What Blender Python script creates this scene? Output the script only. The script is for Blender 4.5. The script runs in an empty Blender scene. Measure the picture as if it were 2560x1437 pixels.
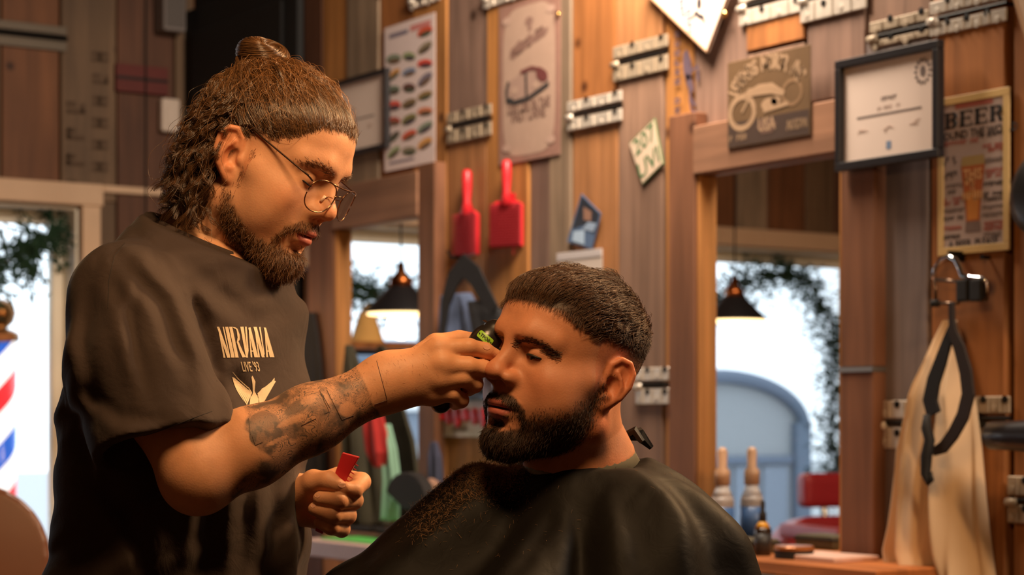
import bpy, bmesh, math, random, time
import numpy as np
from mathutils import Vector, Matrix
T0 = time.time()
random.seed(7); RNG = np.random.default_rng(7)
SC = bpy.context.scene
COL = SC.collection
# ------------------------------------------------------------------ camera
FPX, CXP, CYP = 5000.0, 1280.0, 1040.0          # focal length and horizon in pixels of the 2560x1437 frame
CA, SA = 0.5543, 0.8323                          # heading of the mirror wall against the view
CR, CF, ZC = -1.275, 7.968, 1.20                 # room corner as seen from the camera (right, forward), eye height
def c2w(r, f, u=0.0):
    """camera-aligned metres (right, forward, up from the lens) -> room metres"""
    return Vector((CA*(r-CR)-SA*(f-CF), SA*(r-CR)+CA*(f-CF), ZC+u))
CAMLOC = c2w(0, 0, 0)
cam = bpy.data.cameras.new('camera'); camo = bpy.data.objects.new('camera', cam); COL.objects.link(camo)
camo.location = CAMLOC; camo.rotation_euler = (math.pi/2, 0, math.atan2(SA, CA))
cam.sensor_width = 36; cam.lens = 36*FPX/2560; cam.shift_y = (CYP-718.5)/2560; cam.shift_x = 0
cam.clip_start = 0.05; cam.clip_end = 200
cam.dof.use_dof = True; cam.dof.focus_distance = 2.46; cam.dof.aperture_fstop = 6.2; cam.dof.aperture_blades = 0
SC.camera = camo
# ------------------------------------------------------------------ world, lights, exposure
w = bpy.data.worlds.new('sky'); SC.world = w; w.use_nodes = True
bg = w.node_tree.nodes['Background']; bg.inputs[0].default_value = (0.78, 0.90, 1.0, 1); bg.inputs[1].default_value = 2.6
SC.view_settings.view_transform = 'Standard'; SC.view_settings.look = 'None'; SC.view_settings.gamma = 1.0
SC.view_settings.use_curve_mapping = False
SC.view_settings.exposure = 0.0
def area(name, loc, target, size, power, color, shape='DISK'):
    l = bpy.data.lights.new(name, 'AREA'); l.shape = shape; l.size = size; l.energy = power; l.color = color
    o = bpy.data.objects.new(name, l); COL.objects.link(o); o.location = loc
    o.rotation_euler = (Vector(target)-Vector(loc)).to_track_quat('-Z', 'Y').to_euler()
    return o
WARM = (1.0, 0.59, 0.27)
# unseen area lights above the frame, added to light the figures and wall
area('unseen_area_light', c2w(1.15, 3.15, 1.15), c2w(-0.20, 2.55, 0.00), 0.32, 46, WARM)
area('unseen_area_light', c2w(-0.02, 1.80, 1.02), c2w(-0.25, 2.5, 0.15), 0.36, 15, WARM)
area('unseen_area_light', c2w(1.70, 2.7, 1.35), c2w(1.00, 4.7, -0.15), 0.5, 26, (1.0, 0.83, 0.66))
area('unseen_area_light', c2w(0.28, 4.9, 1.75), c2w(0.22, 6.2, 0.3), 0.7, 76, (1.0, 0.83, 0.66))
# ------------------------------------------------------------------ helpers
def s2l(c):
    return tuple(((x/255.0)/12.92 if x/255.0 <= 0.04045 else ((x/255.0+0.055)/1.055)**2.4) for x in c)
MATS = {}
def mat(name, rgb, rough=0.6, metal=0.0, spec=0.5, vary=0.0, vscale=20.0, bump=0.0, bscale=80.0, emit=0.0, sss=0.0, alpha=1.0, trans=0.0):
    """plain procedural material; rgb is sRGB 0-255"""
    if name in MATS: return MATS[name]
    m = bpy.data.materials.new(name); m.use_nodes = True; MATS[name] = m
    nt = m.node_tree; b = nt.nodes['Principled BSDF']; c = s2l(rgb)
    b.inputs['Base Color'].default_value = (*c, 1); b.inputs['Roughness'].default_value = rough
    b.inputs['Metallic'].default_value = metal; b.inputs['Specular IOR Level'].default_value = spec
    if emit: b.inputs['Emission Color'].default_value = (*c, 1); b.inputs['Emission Strength'].default_value = emit
    if trans: b.inputs['Transmission Weight'].default_value = trans
    if sss: b.inputs['Subsurface Weight'].default_value = sss; b.inputs['Subsurface Radius'].default_value = (.012, .005, .003)
    if alpha < 1: b.inputs['Alpha'].default_value = alpha
    if vary or bump:
        tc = nt.nodes.new('ShaderNodeTexCoord'); no = nt.nodes.new('ShaderNodeTexNoise')
        no.inputs['Scale'].default_value = vscale; no.inputs['Detail'].default_value = 6
        nt.links.new(tc.outputs['Object'], no.inputs['Vector'])
        if vary:
            mx = nt.nodes.new('ShaderNodeMix'); mx.data_type = 'RGBA'
            mx.inputs[6].default_value = (*[x*(1-vary) for x in c], 1); mx.inputs[7].default_value = (*[min(1, x*(1+vary)) for x in c], 1)
            nt.links.new(no.outputs['Fac'], mx.inputs[0]); nt.links.new(mx.outputs[2], b.inputs['Base Color'])
        if bump:
            n2 = nt.nodes.new('ShaderNodeTexNoise'); n2.inputs['Scale'].default_value = bscale; n2.inputs['Detail'].default_value = 4
            nt.links.new(tc.outputs['Object'], n2.inputs['Vector'])
            bp = nt.nodes.new('ShaderNodeBump'); bp.inputs['Strength'].default_value = bump; bp.inputs['Distance'].default_value = 0.002
            nt.links.new(n2.outputs['Fac'], bp.inputs['Height']); nt.links.new(bp.outputs['Normal'], b.inputs['Normal'])
    return m
def wood(name, rgb, dark=0.68, rough=0.62, axis='Z'):
    """planed timber: grain stretched along the board, knots, per-board shift"""
    if name in MATS: return MATS[name]
    m = bpy.data.materials.new(name); m.use_nodes = True; MATS[name] = m
    nt = m.node_tree; N = nt.nodes; Lk = nt.links.new; b = N['Principled BSDF']; b.inputs['Roughness'].default_value = rough
    b.inputs['Specular IOR Level'].default_value = 0.3
    c = s2l(rgb)
    tc = N.new('ShaderNodeTexCoord'); oi = N.new('ShaderNodeObjectInfo')
    mp = N.new('ShaderNodeVectorMath'); mp.operation = 'MULTIPLY'
    mp.inputs[1].default_value = (16, 16, 1.1) if axis == 'Z' else (1.1, 16, 16)
    ad = N.new('ShaderNodeVectorMath'); ad.operation = 'ADD'
    sc = N.new('ShaderNodeMath'); sc.operation = 'MULTIPLY'; sc.inputs[1].default_value = 37.0
    Lk(oi.outputs['Random'], sc.inputs[0]); Lk(tc.outputs['Object'], mp.inputs[0]); Lk(mp.outputs[0], ad.inputs[0]); Lk(sc.outputs[0], ad.inputs[1])
    n1 = N.new('ShaderNodeTexNoise'); n1.inputs['Scale'].default_value = 1.6; n1.inputs['Detail'].default_value = 8; n1.inputs['Distortion'].default_value = 0.6
    Lk(ad.outputs[0], n1.inputs['Vector'])
    r1 = N.new('ShaderNodeValToRGB'); e = r1.color_ramp.elements
    e[0].position = 0.30; e[0].color = (*[x*dark for x in c], 1); e[1].position = 0.68; e[1].color = (*[min(1, x*1.18) for x in c], 1)
    Lk(n1.outputs['Fac'], r1.inputs['Fac'])
    n2 = N.new('ShaderNodeTexNoise'); n2.inputs['Scale'].default_value = 2.2; n2.inputs['Detail'].default_value = 3
    a2 = N.new('ShaderNodeVectorMath'); a2.operation = 'ADD'; Lk(tc.outputs['Object'], a2.inputs[0]); Lk(sc.outputs[0], a2.inputs[1]); Lk(a2.outputs[0], n2.inputs['Vector'])
    vo = N.new('ShaderNodeTexVoronoi'); vo.inputs['Scale'].default_value = 4.2
    Lk(a2.outputs[0], vo.inputs['Vector'])
    kr = N.new('ShaderNodeValToRGB'); k = kr.color_ramp.elements; k[0].position = 0.035; k[0].color = (.22, .16, .12, 1); k[1].position = 0.10; k[1].color = (1, 1, 1, 1)
    Lk(vo.outputs['Distance'], kr.inputs['Fac'])
    r2 = N.new('ShaderNodeValToRGB'); f = r2.color_ramp.elements; f[0].position = .3; f[0].color = (.72, .70, .70, 1); f[1].position = .7; f[1].color = (1.1, 1.08, 1.05, 1)
    Lk(n2.outputs['Fac'], r2.inputs['Fac'])
    m1 = N.new('ShaderNodeMix'); m1.data_type = 'RGBA'; m1.blend_type = 'MULTIPLY'; m1.inputs[0].default_value = 1
    m2 = N.new('ShaderNodeMix'); m2.data_type = 'RGBA'; m2.blend_type = 'MULTIPLY'; m2.inputs[0].default_value = 1
    Lk(r1.outputs[0], m1.inputs[6]); Lk(r2.outputs[0], m1.inputs[7]); Lk(m1.outputs[2], m2.inputs[6]); Lk(kr.outputs[0], m2.inputs[7])
    Lk(m2.outputs[2], b.inputs['Base Color'])
    bp = N.new('ShaderNodeBump'); bp.inputs['Strength'].default_value = 0.25; bp.inputs['Distance'].default_value = 0.003
    Lk(n1.outputs['Fac'], bp.inputs['Height']); Lk(bp.outputs['Normal'], b.inputs['Normal'])
    return m
def tag(o, label=None, cat=None, group=None, kind=None):
    if label: o['label'] = label
    if cat: o['category'] = cat
    if group: o['group'] = group
    if kind: o['kind'] = kind
    return o
def link(o, parent=None):
    COL.objects.link(o)
    if parent is not None: o.parent = parent
    return o
def empty(name, loc, label=None, cat=None, group=None, kind=None):
    o = bpy.data.objects.new(name, None); o.location = loc; o.empty_display_size = 0.05
    link(o); return tag(o, label, cat, group, kind)
class MB:
    """collects verts/faces, builds one mesh object"""
    def __init__(s): s.v = []; s.f = []
    def add(s, v, f):
        n = len(s.v); s.v += [tuple(p) for p in v]; s.f += [tuple(i+n for i in q) for q in f]; return s
    def box(s, a, b):
        x0, y0, z0 = a; x1, y1, z1 = b
        return s.add([(x0,y0,z0),(x1,y0,z0),(x1,y1,z0),(x0,y1,z0),(x0,y0,z1),(x1,y0,z1),(x1,y1,z1),(x0,y1,z1)],
                     [(0,3,2,1),(4,5,6,7),(0,1,5,4),(1,2,6,5),(2,3,7,6),(3,0,4,7)])
    def tube(s, pts, rad, n=8, cap=True):
        pts = [Vector(p) for p in pts]; k = len(pts)
        rad = [rad]*k if not hasattr(rad, '__len__') else rad
        base = len(s.v); up = None
        for i, p in enumerate(pts):
            d = (pts[min(i+1, k-1)]-pts[max(i-1, 0)]).normalized()
            if up is None: up = d.orthogonal().normalized()
            up = (up-d*up.dot(d)).normalized(); sd = d.cross(up)
            for j in range(n):
                a = 2*math.pi*j/n; s.v.append(tuple(p+(up*math.cos(a)+sd*math.sin(a))*rad[i]))
        for i in range(k-1):
            for j in range(n):
                s.f.append((base+i*n+j, base+i*n+(j+1) % n, base+(i+1)*n+(j+1) % n, base+(i+1)*n+j))
        if cap:
            s.f.append(tuple(base+j for j in range(n))[::-1]); s.f.append(tuple(base+(k-1)*n+j for j in range(n)))
        return s
    def lathe(s, prof, c=(0,0,0), n=24):
        """prof: (radius, z) from bottom to top"""
        base = len(s.v)
        for r, z in prof:
            for j in range(n):
                a = 2*math.pi*j/n; s.v.append((c[0]+r*math.cos(a), c[1]+r*math.sin(a), c[2]+z))
        for i in range(len(prof)-1):
            for j in range(n):
                s.f.append((base+i*n+j, base+i*n+(j+1) % n, base+(i+1)*n+(j+1) % n, base+(i+1)*n+j))
        s.f.append(tuple(base+j for j in range(n))[::-1]); s.f.append(tuple(base+(len(prof)-1)*n+j for j in range(n)))
        return s
    def prism(s, poly, y0, y1):
        """polygon in (x,z) extruded from y0 (front) to y1"""
        n = len(poly); ar = sum(poly[i][0]*poly[(i+1) % n][1]-poly[(i+1) % n][0]*poly[i][1] for i in range(n))
        if ar < 0: poly = poly[::-1]
        v = [(x, y0, z) for x, z in poly]+[(x, y1, z) for x, z in poly]
        f = [tuple(range(n)), tuple(range(n, 2*n))[::-1]]+[(i, i+n, (i+1) % n+n, (i+1) % n) for i in range(n)]
        return s.add(v, f)
    def build(s, name, m, parent=None, loc=None, smooth=False, bevel=0.0, seg=1):
        me = bpy.data.meshes.new(name); me.from_pydata(s.v, [], s.f); me.validate()
        if bevel:
            bm = bmesh.new(); bm.from_mesh(me)
            bmesh.ops.bevel(bm, geom=bm.edges[:], offset=bevel, segments=seg, profile=0.6, affect='EDGES', clamp_overlap=True)
            bm.to_mesh(me); bm.free()
        if m: me.materials.append(m)
        if smooth: me.shade_smooth()
        o = bpy.data.objects.new(name, me); link(o, parent)
        if loc is not None: o.location = loc
        return o
def ray(px, py):
    return c2w((px-CXP)/FPX, 1.0, -(py-CYP)/FPX)-CAMLOC
def W1(px, py, off=0.0):
    """pixel -> (X, Z) on the mirror wall, off metres proud of it"""
    d = ray(px, py); t = (-off-CAMLOC.y)/d.y; p = CAMLOC+d*t; return p.x, p.z
def W2(px, py, off=0.0):
    d = ray(px, py); t = (off-CAMLOC.x)/d.x; p = CAMLOC+d*t; return p.y, p.z
def PD(px, py, f):
    """pixel at forward distance f -> room point"""
    return c2w((px-CXP)/FPX*f, f, -(py-CYP)/FPX*f)
_txt = {}
def text_poly(body, size=1.0, xs=1.0, bold=0.0, align='CENTER'):
    """flat glyph outlines from the built-in font as (verts, faces) in x,z"""
    key = (body, size, xs, bold, align)
    if key in _txt: return _txt[key]
    cu = bpy.data.curves.new('t', 'FONT'); cu.body = body; cu.size = size; cu.align_x = align; cu.align_y = 'CENTER'; cu.offset = bold; cu.resolution_u = 2
    o = bpy.data.objects.new('t', cu); COL.objects.link(o)
    dg = bpy.context.evaluated_depsgraph_get(); me = bpy.data.meshes.new_from_object(o.evaluated_get(dg))
    v = [(p.co.x*xs, p.co.y) for p in me.vertices]; f = [tuple(q.vertices) for q in me.polygons]
    bpy.data.objects.remove(o); bpy.data.curves.remove(cu); bpy.data.meshes.remove(me)
    _txt[key] = (v, f); return v, f
def put_text(mb, body, x, z, size, y=-0.001, xs=1.0, bold=0.0, align='CENTER', rot=0.0):
    v, f = text_poly(body, size, xs, bold, align); c, s = math.cos(rot), math.sin(rot)
    mb.add([(x+c*a-s*b, y, z+s*a+c*b) for a, b in v], f)
def disc(mb, x, z, rx, rz, y, n=16, rot=0.0):
    c, s = math.cos(rot), math.sin(rot); pts = []
    for i in range(n):
        a = 2*math.pi*i/n; u, w_ = rx*math.cos(a), rz*math.sin(a); pts.append((x+c*u-s*w_, y, z+s*u+c*w_))
    mb.add(pts, [tuple(range(n))])
def rect(mb, x0, x1, z0, z1, y): mb.add([(x0,y,z0),(x1,y,z0),(x1,y,z1),(x0,y,z1)], [(0,1,2,3)])
# ------------------------------------------------------------------ room shell
CEIL = 3.3
M_dark = mat('backing_dark', (24, 17, 13), 0.9)
M_floor = wood('floor_boards', (92, 66, 48), axis='X')
M_ceil = mat('ceiling_paint', (70, 58, 48), 0.9, vary=.2)
XR = 7.9; YN = -5.2
tag(MB().box((-.35, YN, -.05), (XR, .12, 0)).build('floor', M_floor), kind='structure')
ceil_o = tag(MB().box((-.35, YN, CEIL), (XR, .12, CEIL+.05)).build('ceiling', M_ceil), kind='structure')
for lo_ in [o for o in COL.objects if o.type == 'LIGHT']:        # added housings and stems round the unseen area lights, above the picture
    rr_ = lo_.data.size/2*1.12; hs = MB().lathe([(rr_, -.01), (rr_, .05), (rr_*.55, .16), (.03, .20)], n=24); hs.f.pop(-2)
    ho = hs.build('added_light_housing', mat('added_housing', (28, 26, 26), .5, .3), ceil_o, lo_.location, smooth=True); ho.rotation_euler = lo_.rotation_euler
    up_ = lo_.matrix_basis.to_3x3()@Vector((0, 0, .18)); MB().tube([lo_.location+up_, (lo_.location.x+up_.x, lo_.location.y+up_.y, CEIL)], .012, 8).build('added_light_stem', mat('added_housing', (28, 26, 26), .5, .3), ceil_o)
wall1 = tag(MB().box((-.2, .012, 0), (XR, .12, CEIL)).build('wall_back', M_dark), kind='structure')
wall2 = empty('wall_left', (0, 0, 0), kind='structure')
WY0, WY1, WZ0, WZ1 = -0.47, -3.75, 0.42, 2.01      # window opening in the left wall
MB().box((-.2, WY0, 0), (-.012, .12, CEIL)).build('backing', M_dark, wall2)
MB().box((-.2, YN, 0), (-.012, WY1, CEIL)).build('backing', M_dark, wall2)
MB().box((-.2, WY1, WZ1), (-.012, WY0, CEIL)).build('backing', M_dark, wall2)
MB().box((-.2, WY1, 0), (-.012, WY0, WZ0)).build('backing', M_dark, wall2)
M_plain = mat('plaster_warm', (120, 96, 76), 0.9, vary=.15)
tag(MB().box((-.2, YN-.12, 0), (XR, YN, CEIL)).build('wall_front', M_plain), kind='structure')
tag(MB().box((XR, YN-.12, 0), (XR+.12, .12, CEIL)).build('wall_right', M_plain), kind='structure')
WD = {'or': wood('timber_orange', (182, 124, 68)), 'ob': wood('timber_tan', (176, 122, 78)), 'br': wood('timber_brown', (146, 115, 96)),
      'mv': wood('timber_mauve', (138, 110, 96)), 'gr': wood('timber_grey', (148, 126, 104)), 'dk': wood('timber_dark', (98, 64, 46)),
      'rd': wood('timber_red', (162, 104, 58)), 'gm': wood('timber_silver', (126, 112, 108)), 'ft': wood('timber_frame', (128, 86, 62)),
      'w2a': wood('timber_umber', (118, 76, 48)), 'w2b': wood('timber_ash', (112, 88, 66)), 'fh': wood('timber_header', (158, 116, 90), axis='X')}
def zat(px, py, off=0.0): return W1(px, py, off)[1]
def plank1(xl, xr, key, z0=0.0, z1=CEIL, th=None):
    a = W1(xl, 500)[0]; b = W1(xr, 500)[0]; th = th or random.uniform(.014, .024)
    g = .003
    cx = (a+b)/2; cz = (z0+z1)/2
    MB().box((a+g-cx, -th, z0-cz), (b-g-cx, .011, z1-cz)).build('plank', WD[key], wall1, (cx, 0, cz), bevel=.003)
def split(xl, xr, py, up, lo):
    z = zat((xl+xr)/2, py); plank1(xl, xr, lo, 0, z-.004); plank1(xl, xr, up, z+.004, CEIL)
plank1(770, 817, 'dk'); plank1(817, 878, 'or'); plank1(878, 960, 'gr'); plank1(960, 1045, 'rd'); plank1(1045, 1130, 'or')
split(1130, 1229, 305, 'mv', 'ob'); plank1(1229, 1335, 'or'); plank1(1335, 1384, 'mv'); plank1(1384, 1441, 'gr')
split(1441, 1556, 275, 'rd', 'ob'); split(1558, 1671, 143, 'ob', 'br'); plank1(1673, 1746, 'or'); plank1(1747, 1880, 'mv')
split(1881, 2027, 120, 'rd', 'br'); split(2029, 2178, 250, 'mv', 'br'); split(2180, 2341, 75, 'br', 'gm'); split(2343, 2532, 30, 'ob', 'rd')
plank1(2543, 2720, 'rd'); plank1(2722, 2900, 'mv'); plank1(2903, 3150, 'ob'); plank1(3153, 3500, 'gr'); plank1(3503, 3950, 'rd')
# left wall planks, above and beside the window
def plank2(y0, y1, key, z0, z1):
    th = random.uniform(.012, .022); cy = (y0+y1)/2; cz = (z0+z1)/2
    MB().box((-.011, y0+.003-cy, z0-cz), (th, y1-.003-cy, z1-cz)).build('plank', WD[key], wall2, (0, cy, cz), bevel=.003)
ed = [W2(p, 300)[0] for p in (480, 432, 288, 147, 0, -150)]
ks = ['w2b', 'dk', 'w2b', 'w2a', 'w2b']
plank2(ed[0], 0.0, 'w2a', 0, CEIL)
for i in range(5):
    if ed[i] <= WY0+.02: plank2(ed[i+1], ed[i], ks[i], WZ1+.02, CEIL)
    elif ed[i+1] < WY0: plank2(ed[i+1], ed[i], ks[i], WZ1+.02, CEIL); plank2(WY0+.06, ed[i], ks[i], 0, WZ1+.02)
    else: plank2(ed[i+1], ed[i], ks[i], 0, CEIL)
y = ed[5]; i = 0
while y > YN+.1:
    wd = random.choice((.16, .2, .24, .19)); k = ('w2a', 'w2b', 'dk', 'w2a', 'gr')[i % 5]; i += 1
    n = max(y-wd, YN+.01); plank2(n, y, k, (WZ1+.02 if y > WY1-.02 else 0), CEIL); y = n
# ------------------------------------------------------------------ shop window in the left wall
M_white = mat('window_paint', (232, 224, 208), 0.5, vary=.04)
M_case = mat('casing_paint', (205, 170, 138), 0.6, vary=.06)
win = empty('window_1', (0, (WY0+WY1)/2, WZ0), kind='structure')
def wbox(name, a, b, m, bev=.004):
    c = [(p+q)/2 for p, q in zip(a, b)]
    return MB().box([p-q for p, q in zip(a, c)], [p-q for p, q in zip(b, c)]).build(name, m, win, (c[0], c[1]-win.location.y, c[2]-win.location.z), bevel=bev)
wbox('casing', (-.01, WY1-.09, WZ1), (.035, WY0+.085, WZ1+.085), M_case)
wbox('casing', (-.01, WY0, 0.30), (.032, WY0+.075, WZ1), M_case)
wbox('casing', (-.01, WY1-.075, 0.30), (.032, WY1, WZ1), M_case)
wbox('reveal', (-.20, WY0-.012, WZ0), (-.011, WY0, WZ1), M_white); wbox('reveal', (-.20, WY1, WZ0), (-.011, WY1+.012, WZ1), M_white)
wbox('reveal', (-.20, WY1, WZ1-.015), (-.011, WY0, WZ1), M_white)
wbox('sill', (-.20, WY1-.05, WZ0-.03), (.12, WY0+.05, WZ0+.01), M_white)
for a in (WY0-.06, -2.15, WY1+.012):
    wbox('mullion', (-.185, a, WZ0+.01), (-.135, a+.048, WZ1-.015), M_white)
wbox('rail', (-.185, WY1+.06, WZ1-.065), (-.135, WY0-.06, WZ1-.015), M_white); wbox('rail', (-.185, WY1+.06, WZ0+.01), (-.135, WY0-.06, WZ0+.06), M_white)
mg = bpy.data.materials.new('window_glass'); mg.use_nodes = True; nt = mg.node_tree
tr = nt.nodes.new('ShaderNodeBsdfTransparent'); gl = nt.nodes.new('ShaderNodeBsdfGlossy'); gl.inputs['Roughness'].default_value = 0.02
mx = nt.nodes.new('ShaderNodeMixShader'); fr = nt.nodes.new('ShaderNodeFresnel'); fr.inputs[0].default_value = 1.45
nt.links.new(fr.outputs[0], mx.inputs[0]); nt.links.new(tr.outputs[0], mx.inputs[1]); nt.links.new(gl.outputs[0], mx.inputs[2])
nt.links.new(mx.outputs[0], nt.nodes['Material Output'].inputs[0])
wbox('pane', (-.164, -2.15+.048, WZ0+.06), (-.160, WY0-.06, WZ1-.065), mg, 0); wbox('pane', (-.164, WY1+.06, WZ0+.06), (-.160, -2.15, WZ1-.065), mg, 0)
tag(MB().box((0, 0, 0), (.022, WY0*-1-.15, .028)).build('trim_1', M_case, None, (.012, WY0+.085, WZ1+.055), bevel=.003), kind='structure')
# dark doorway at the far end of the mirror wall
dx0 = W1(482, 400)[0]; dx1 = W1(768, 400)[0]; dz = W1(520, 18)[1]
door = empty('door_1', ((dx0+dx1)/2, 0, 0), kind='structure')
M_blk = mat('door_black', (15, 12, 11), 0.75, vary=.2)
hw = (dx1-dx0)/2
MB().box((-hw, -.04, 0), (hw, .01, dz)).build('leaf', M_blk, door, bevel=.004)
for zz in (.12, 1.05, 1.98):
    MB().box((-hw+.10, -.052, zz), (hw-.10, -.040, min(zz+.82, dz-.1))).build('panel', M_blk, door, bevel=.006)
dh = MB(); dh.tube([(hw-.06, -.05, 1.02), (hw-.06, -.10, 1.02)], .010, 10); dh.tube([(hw-.06, -.095, 1.02), (hw-.17, -.095, 1.02)], .009, 10); dh.build('handle', mat('steel_dark', (90, 86, 80), .35, 1), door, smooth=True)
# ------------------------------------------------------------------ outside: pavement, kiosk, pale building
tag(MB().box((-40, -40, -.25), (-.36, 30, -.16)).build('pavement', mat('pavement_grey', (168, 170, 172), .9, vary=.1)), kind='structure')
M_pal = mat('facade_blue_grey', (126, 134, 146), .8, vary=.04); M_pal2 = mat('facade_panel', (146, 148, 150), .8, vary=.05); M_pal3 = mat('facade_pillar', (98, 108, 124), .8, vary=.05)
def world_dir(px, py, f, mirror=True):
    p = PD(px, py, f); return Vector((p.x, -p.y if mirror else p.y, p.z))
kc = world_dir(1800, 1000, 19.0)
kio = empty('arched_kiosk', (kc.x, kc.y, -.16), 'pale grey arched kiosk outside, seen in the right-hand wall mirror', 'kiosk')
hwk = 1.05; pol = [(-hwk, 0), (hwk, 0), (hwk, 1.25)]+[(hwk*math.cos(a), 1.25+.46*math.sin(a)) for a in np.linspace(.12, math.pi-.12, 16)]+[(-hwk, 1.25)]
k1 = MB().prism(pol, 0, 2.0).build('wall', M_pal2, kio)
for sx in (-1, 1): MB().box((sx*hwk-.10, -.08, 0), (sx*hwk+.10, .02, 1.30)).build('pillar', M_pal3, kio, bevel=.01)
arch = MB().tube([(1.04*hwk*math.cos(a), -.04, 1.24+.50*math.sin(a)) for a in np.linspace(0, math.pi, 24)], .07, 6).build('arch_trim', M_pal3, kio)
MB().box((-hwk+.12, -.06, .90), (hwk-.12, 0, .98)).build('ledge', M_pal3, kio, bevel=.01)
for q in range(5): MB().box((-hwk+.16+q*.36, -.03, .06), (-hwk+.16+q*.36+.32, 0, .88)).build('panel', M_pal, kio, bevel=.008)
kio.rotation_euler[2] = math.radians(90)
bc = world_dir(990, 900, 26.0)
bl = empty('pale_building', (bc.x, bc.y, -.16), 'pale blue grey shop front outside, seen in the left wall mirror', 'building')
MB().box((-2.6, 0, 0), (3.2, 3, 2.35)).build('wall', M_pal, bl); MB().box((-2.6, -.2, 2.0), (3.2, 0, 2.12)).build('ledge', M_pal3, bl, bevel=.02)
for q in range(12): MB().box((-2.5+q*.47, -.05, .05), (-2.5+q*.47+.40, 0, 1.0)).build('panel', M_pal2, bl, bevel=.01)
MB().box((-1.2, -.12, 1.42), (.55, 0, 1.9)).build('sign', mat('sign_white', (250, 250, 250), .5), bl, bevel=.12, seg=4)
bl.rotation_euler[2] = math.radians(90)
# ------------------------------------------------------------------ pine garland on the window
M_pine = mat('pine_needles', (34, 66, 44), .7, vary=.4, vscale=60); M_twig = mat('garland_wire', (58, 44, 30), .8)
gar = empty('pine_garland', (-.09, (WY0+WY1)/2, 1.7), 'green pine garland draped in swags across the shop window', 'garland')
gp = [(-.53, 1.93), (-.60, 1.85), (-.70, 1.80), (-.85, 1.74), (-1.05, 1.70), (-1.3, 1.75), (-1.6, 1.86), (-1.9, 1.80), (-2.2, 1.70), (-2.5, 1.64), (-2.75, 1.70), (-2.95, 1.82), (-3.15, 1.90), (-3.4, 1.88), (-3.55, 1.70), (-3.58, 1.4), (-3.57, 1.1), (-3.6, .85)]
sp = []
for a, b in zip(gp[:-1], gp[1:]):
    n = max(2, int(math.hypot(a[0]-b[0], a[1]-b[1])/.012))
    sp += [(a[0]+(b[0]-a[0])*t/n, a[1]+(b[1]-a[1])*t/n) for t in range(n)]
gl0 = gar.location
MB().tube([(0, yy-gl0.y, zz-gl0.z) for yy, zz in sp[::3]], .006, 6).build('wire', M_twig, gar)
nb = MB()
for yy, zz in sp:
    for q in range(6 if random.random() < .75 else 2):
        d = Vector((random.uniform(-.4, .4), random.gauss(0, 1), random.gauss(-.15, 1))).normalized(); L = random.uniform(.05, .17); p0 = Vector((random.uniform(-.015, .015), yy-gl0.y, zz-gl0.z)); bend = Vector((0, 0, -random.uniform(.0, .05)))
        nn = int(L/.014)
        for m_ in range(nn):
            t_ = (m_+.5)/nn; p = p0+d*L*t_+bend*t_*t_; dd = (d*.7+Vector((random.gauss(0, .35), random.gauss(0, .8), random.gauss(0, .8)))).normalized(); sd = dd.orthogonal().normalized()*random.uniform(.0040, .0085); ln_ = random.uniform(.025, .055)
            nb.add([p, p+dd*ln_*.5+sd, p+dd*ln_, p+dd*ln_*.5-sd], [(0, 1, 2, 3)])
tag(nb.build('needles', M_pine, gar), kind='stuff')
# barber pole outside the glass
pc = W2(-2, 1000, -.30); pol_o = empty('barber_pole', (-.30, pc[0], 0), 'red, white and blue striped barber pole outside the shop window', 'barber pole')
mp_ = bpy.data.materials.new('pole_stripes'); mp_.use_nodes = True; nt = mp_.node_tree; N = nt.nodes; b = N['Principled BSDF']
tc = N.new('ShaderNodeTexCoord'); sx = N.new('ShaderNodeSeparateXYZ'); nt.links.new(tc.outputs['Object'], sx.inputs[0])
at = N.new('ShaderNodeMath'); at.operation = 'ARCTAN2'; nt.links.new(sx.outputs['Y'], at.inputs[0]); nt.links.new(sx.outputs['X'], at.inputs[1])
m1 = N.new('ShaderNodeMath'); m1.operation = 'MULTIPLY'; m1.inputs[1].default_value = 1/(2*math.pi); nt.links.new(at.outputs[0], m1.inputs[0])
m2 = N.new('ShaderNodeMath'); m2.operation = 'MULTIPLY_ADD'; m2.inputs[1].default_value = -2.25; nt.links.new(sx.outputs['Z'], m2.inputs[0]); nt.links.new(m1.outputs[0], m2.inputs[2])
m3 = N.new('ShaderNodeMath'); m3.operation = 'FRACT'; nt.links.new(m2.outputs[0], m3.inputs[0])
cr = N.new('ShaderNodeValToRGB'); cr.color_ramp.interpolation = 'CONSTANT'; el = cr.color_ramp.elements
el[0].position = 0; el[0].color = (*s2l((214, 42, 48)), 1); el[1].position = .22; el[1].color = (.9, .9, .9, 1)
for p_, c_ in ((.5, (40, 92, 190)), (.72, (244, 244, 244))):
    e_ = el.new(p_); e_.color = (*s2l(c_), 1)
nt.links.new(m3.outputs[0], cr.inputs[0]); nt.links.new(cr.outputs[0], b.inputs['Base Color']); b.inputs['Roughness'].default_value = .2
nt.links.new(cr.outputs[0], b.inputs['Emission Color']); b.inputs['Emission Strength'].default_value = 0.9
zt = W2(0, 853, -.30)[1]
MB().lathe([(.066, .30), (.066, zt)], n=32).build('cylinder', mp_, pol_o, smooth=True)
M_brass = mat('brass_dark', (128, 84, 46), .3, 1)
MB().lathe([(.078, zt), (.078, zt+.03), (.05, zt+.045), (.03, zt+.05), (.055, zt+.075), (.066, zt+.11), (.055, zt+.145), (.02, zt+.165)], n=28).build('finial', M_brass, pol_o, smooth=True)
MB().lathe([(.03, .12), (.06, .16), (.08, .24), (.08, .30)], n=28).build('foot_cap', M_brass, pol_o, smooth=True)
MB().box((-.03, -.03, -.16), (.03, .03, .14)).build('post', M_brass, pol_o, bevel=.004)
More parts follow.
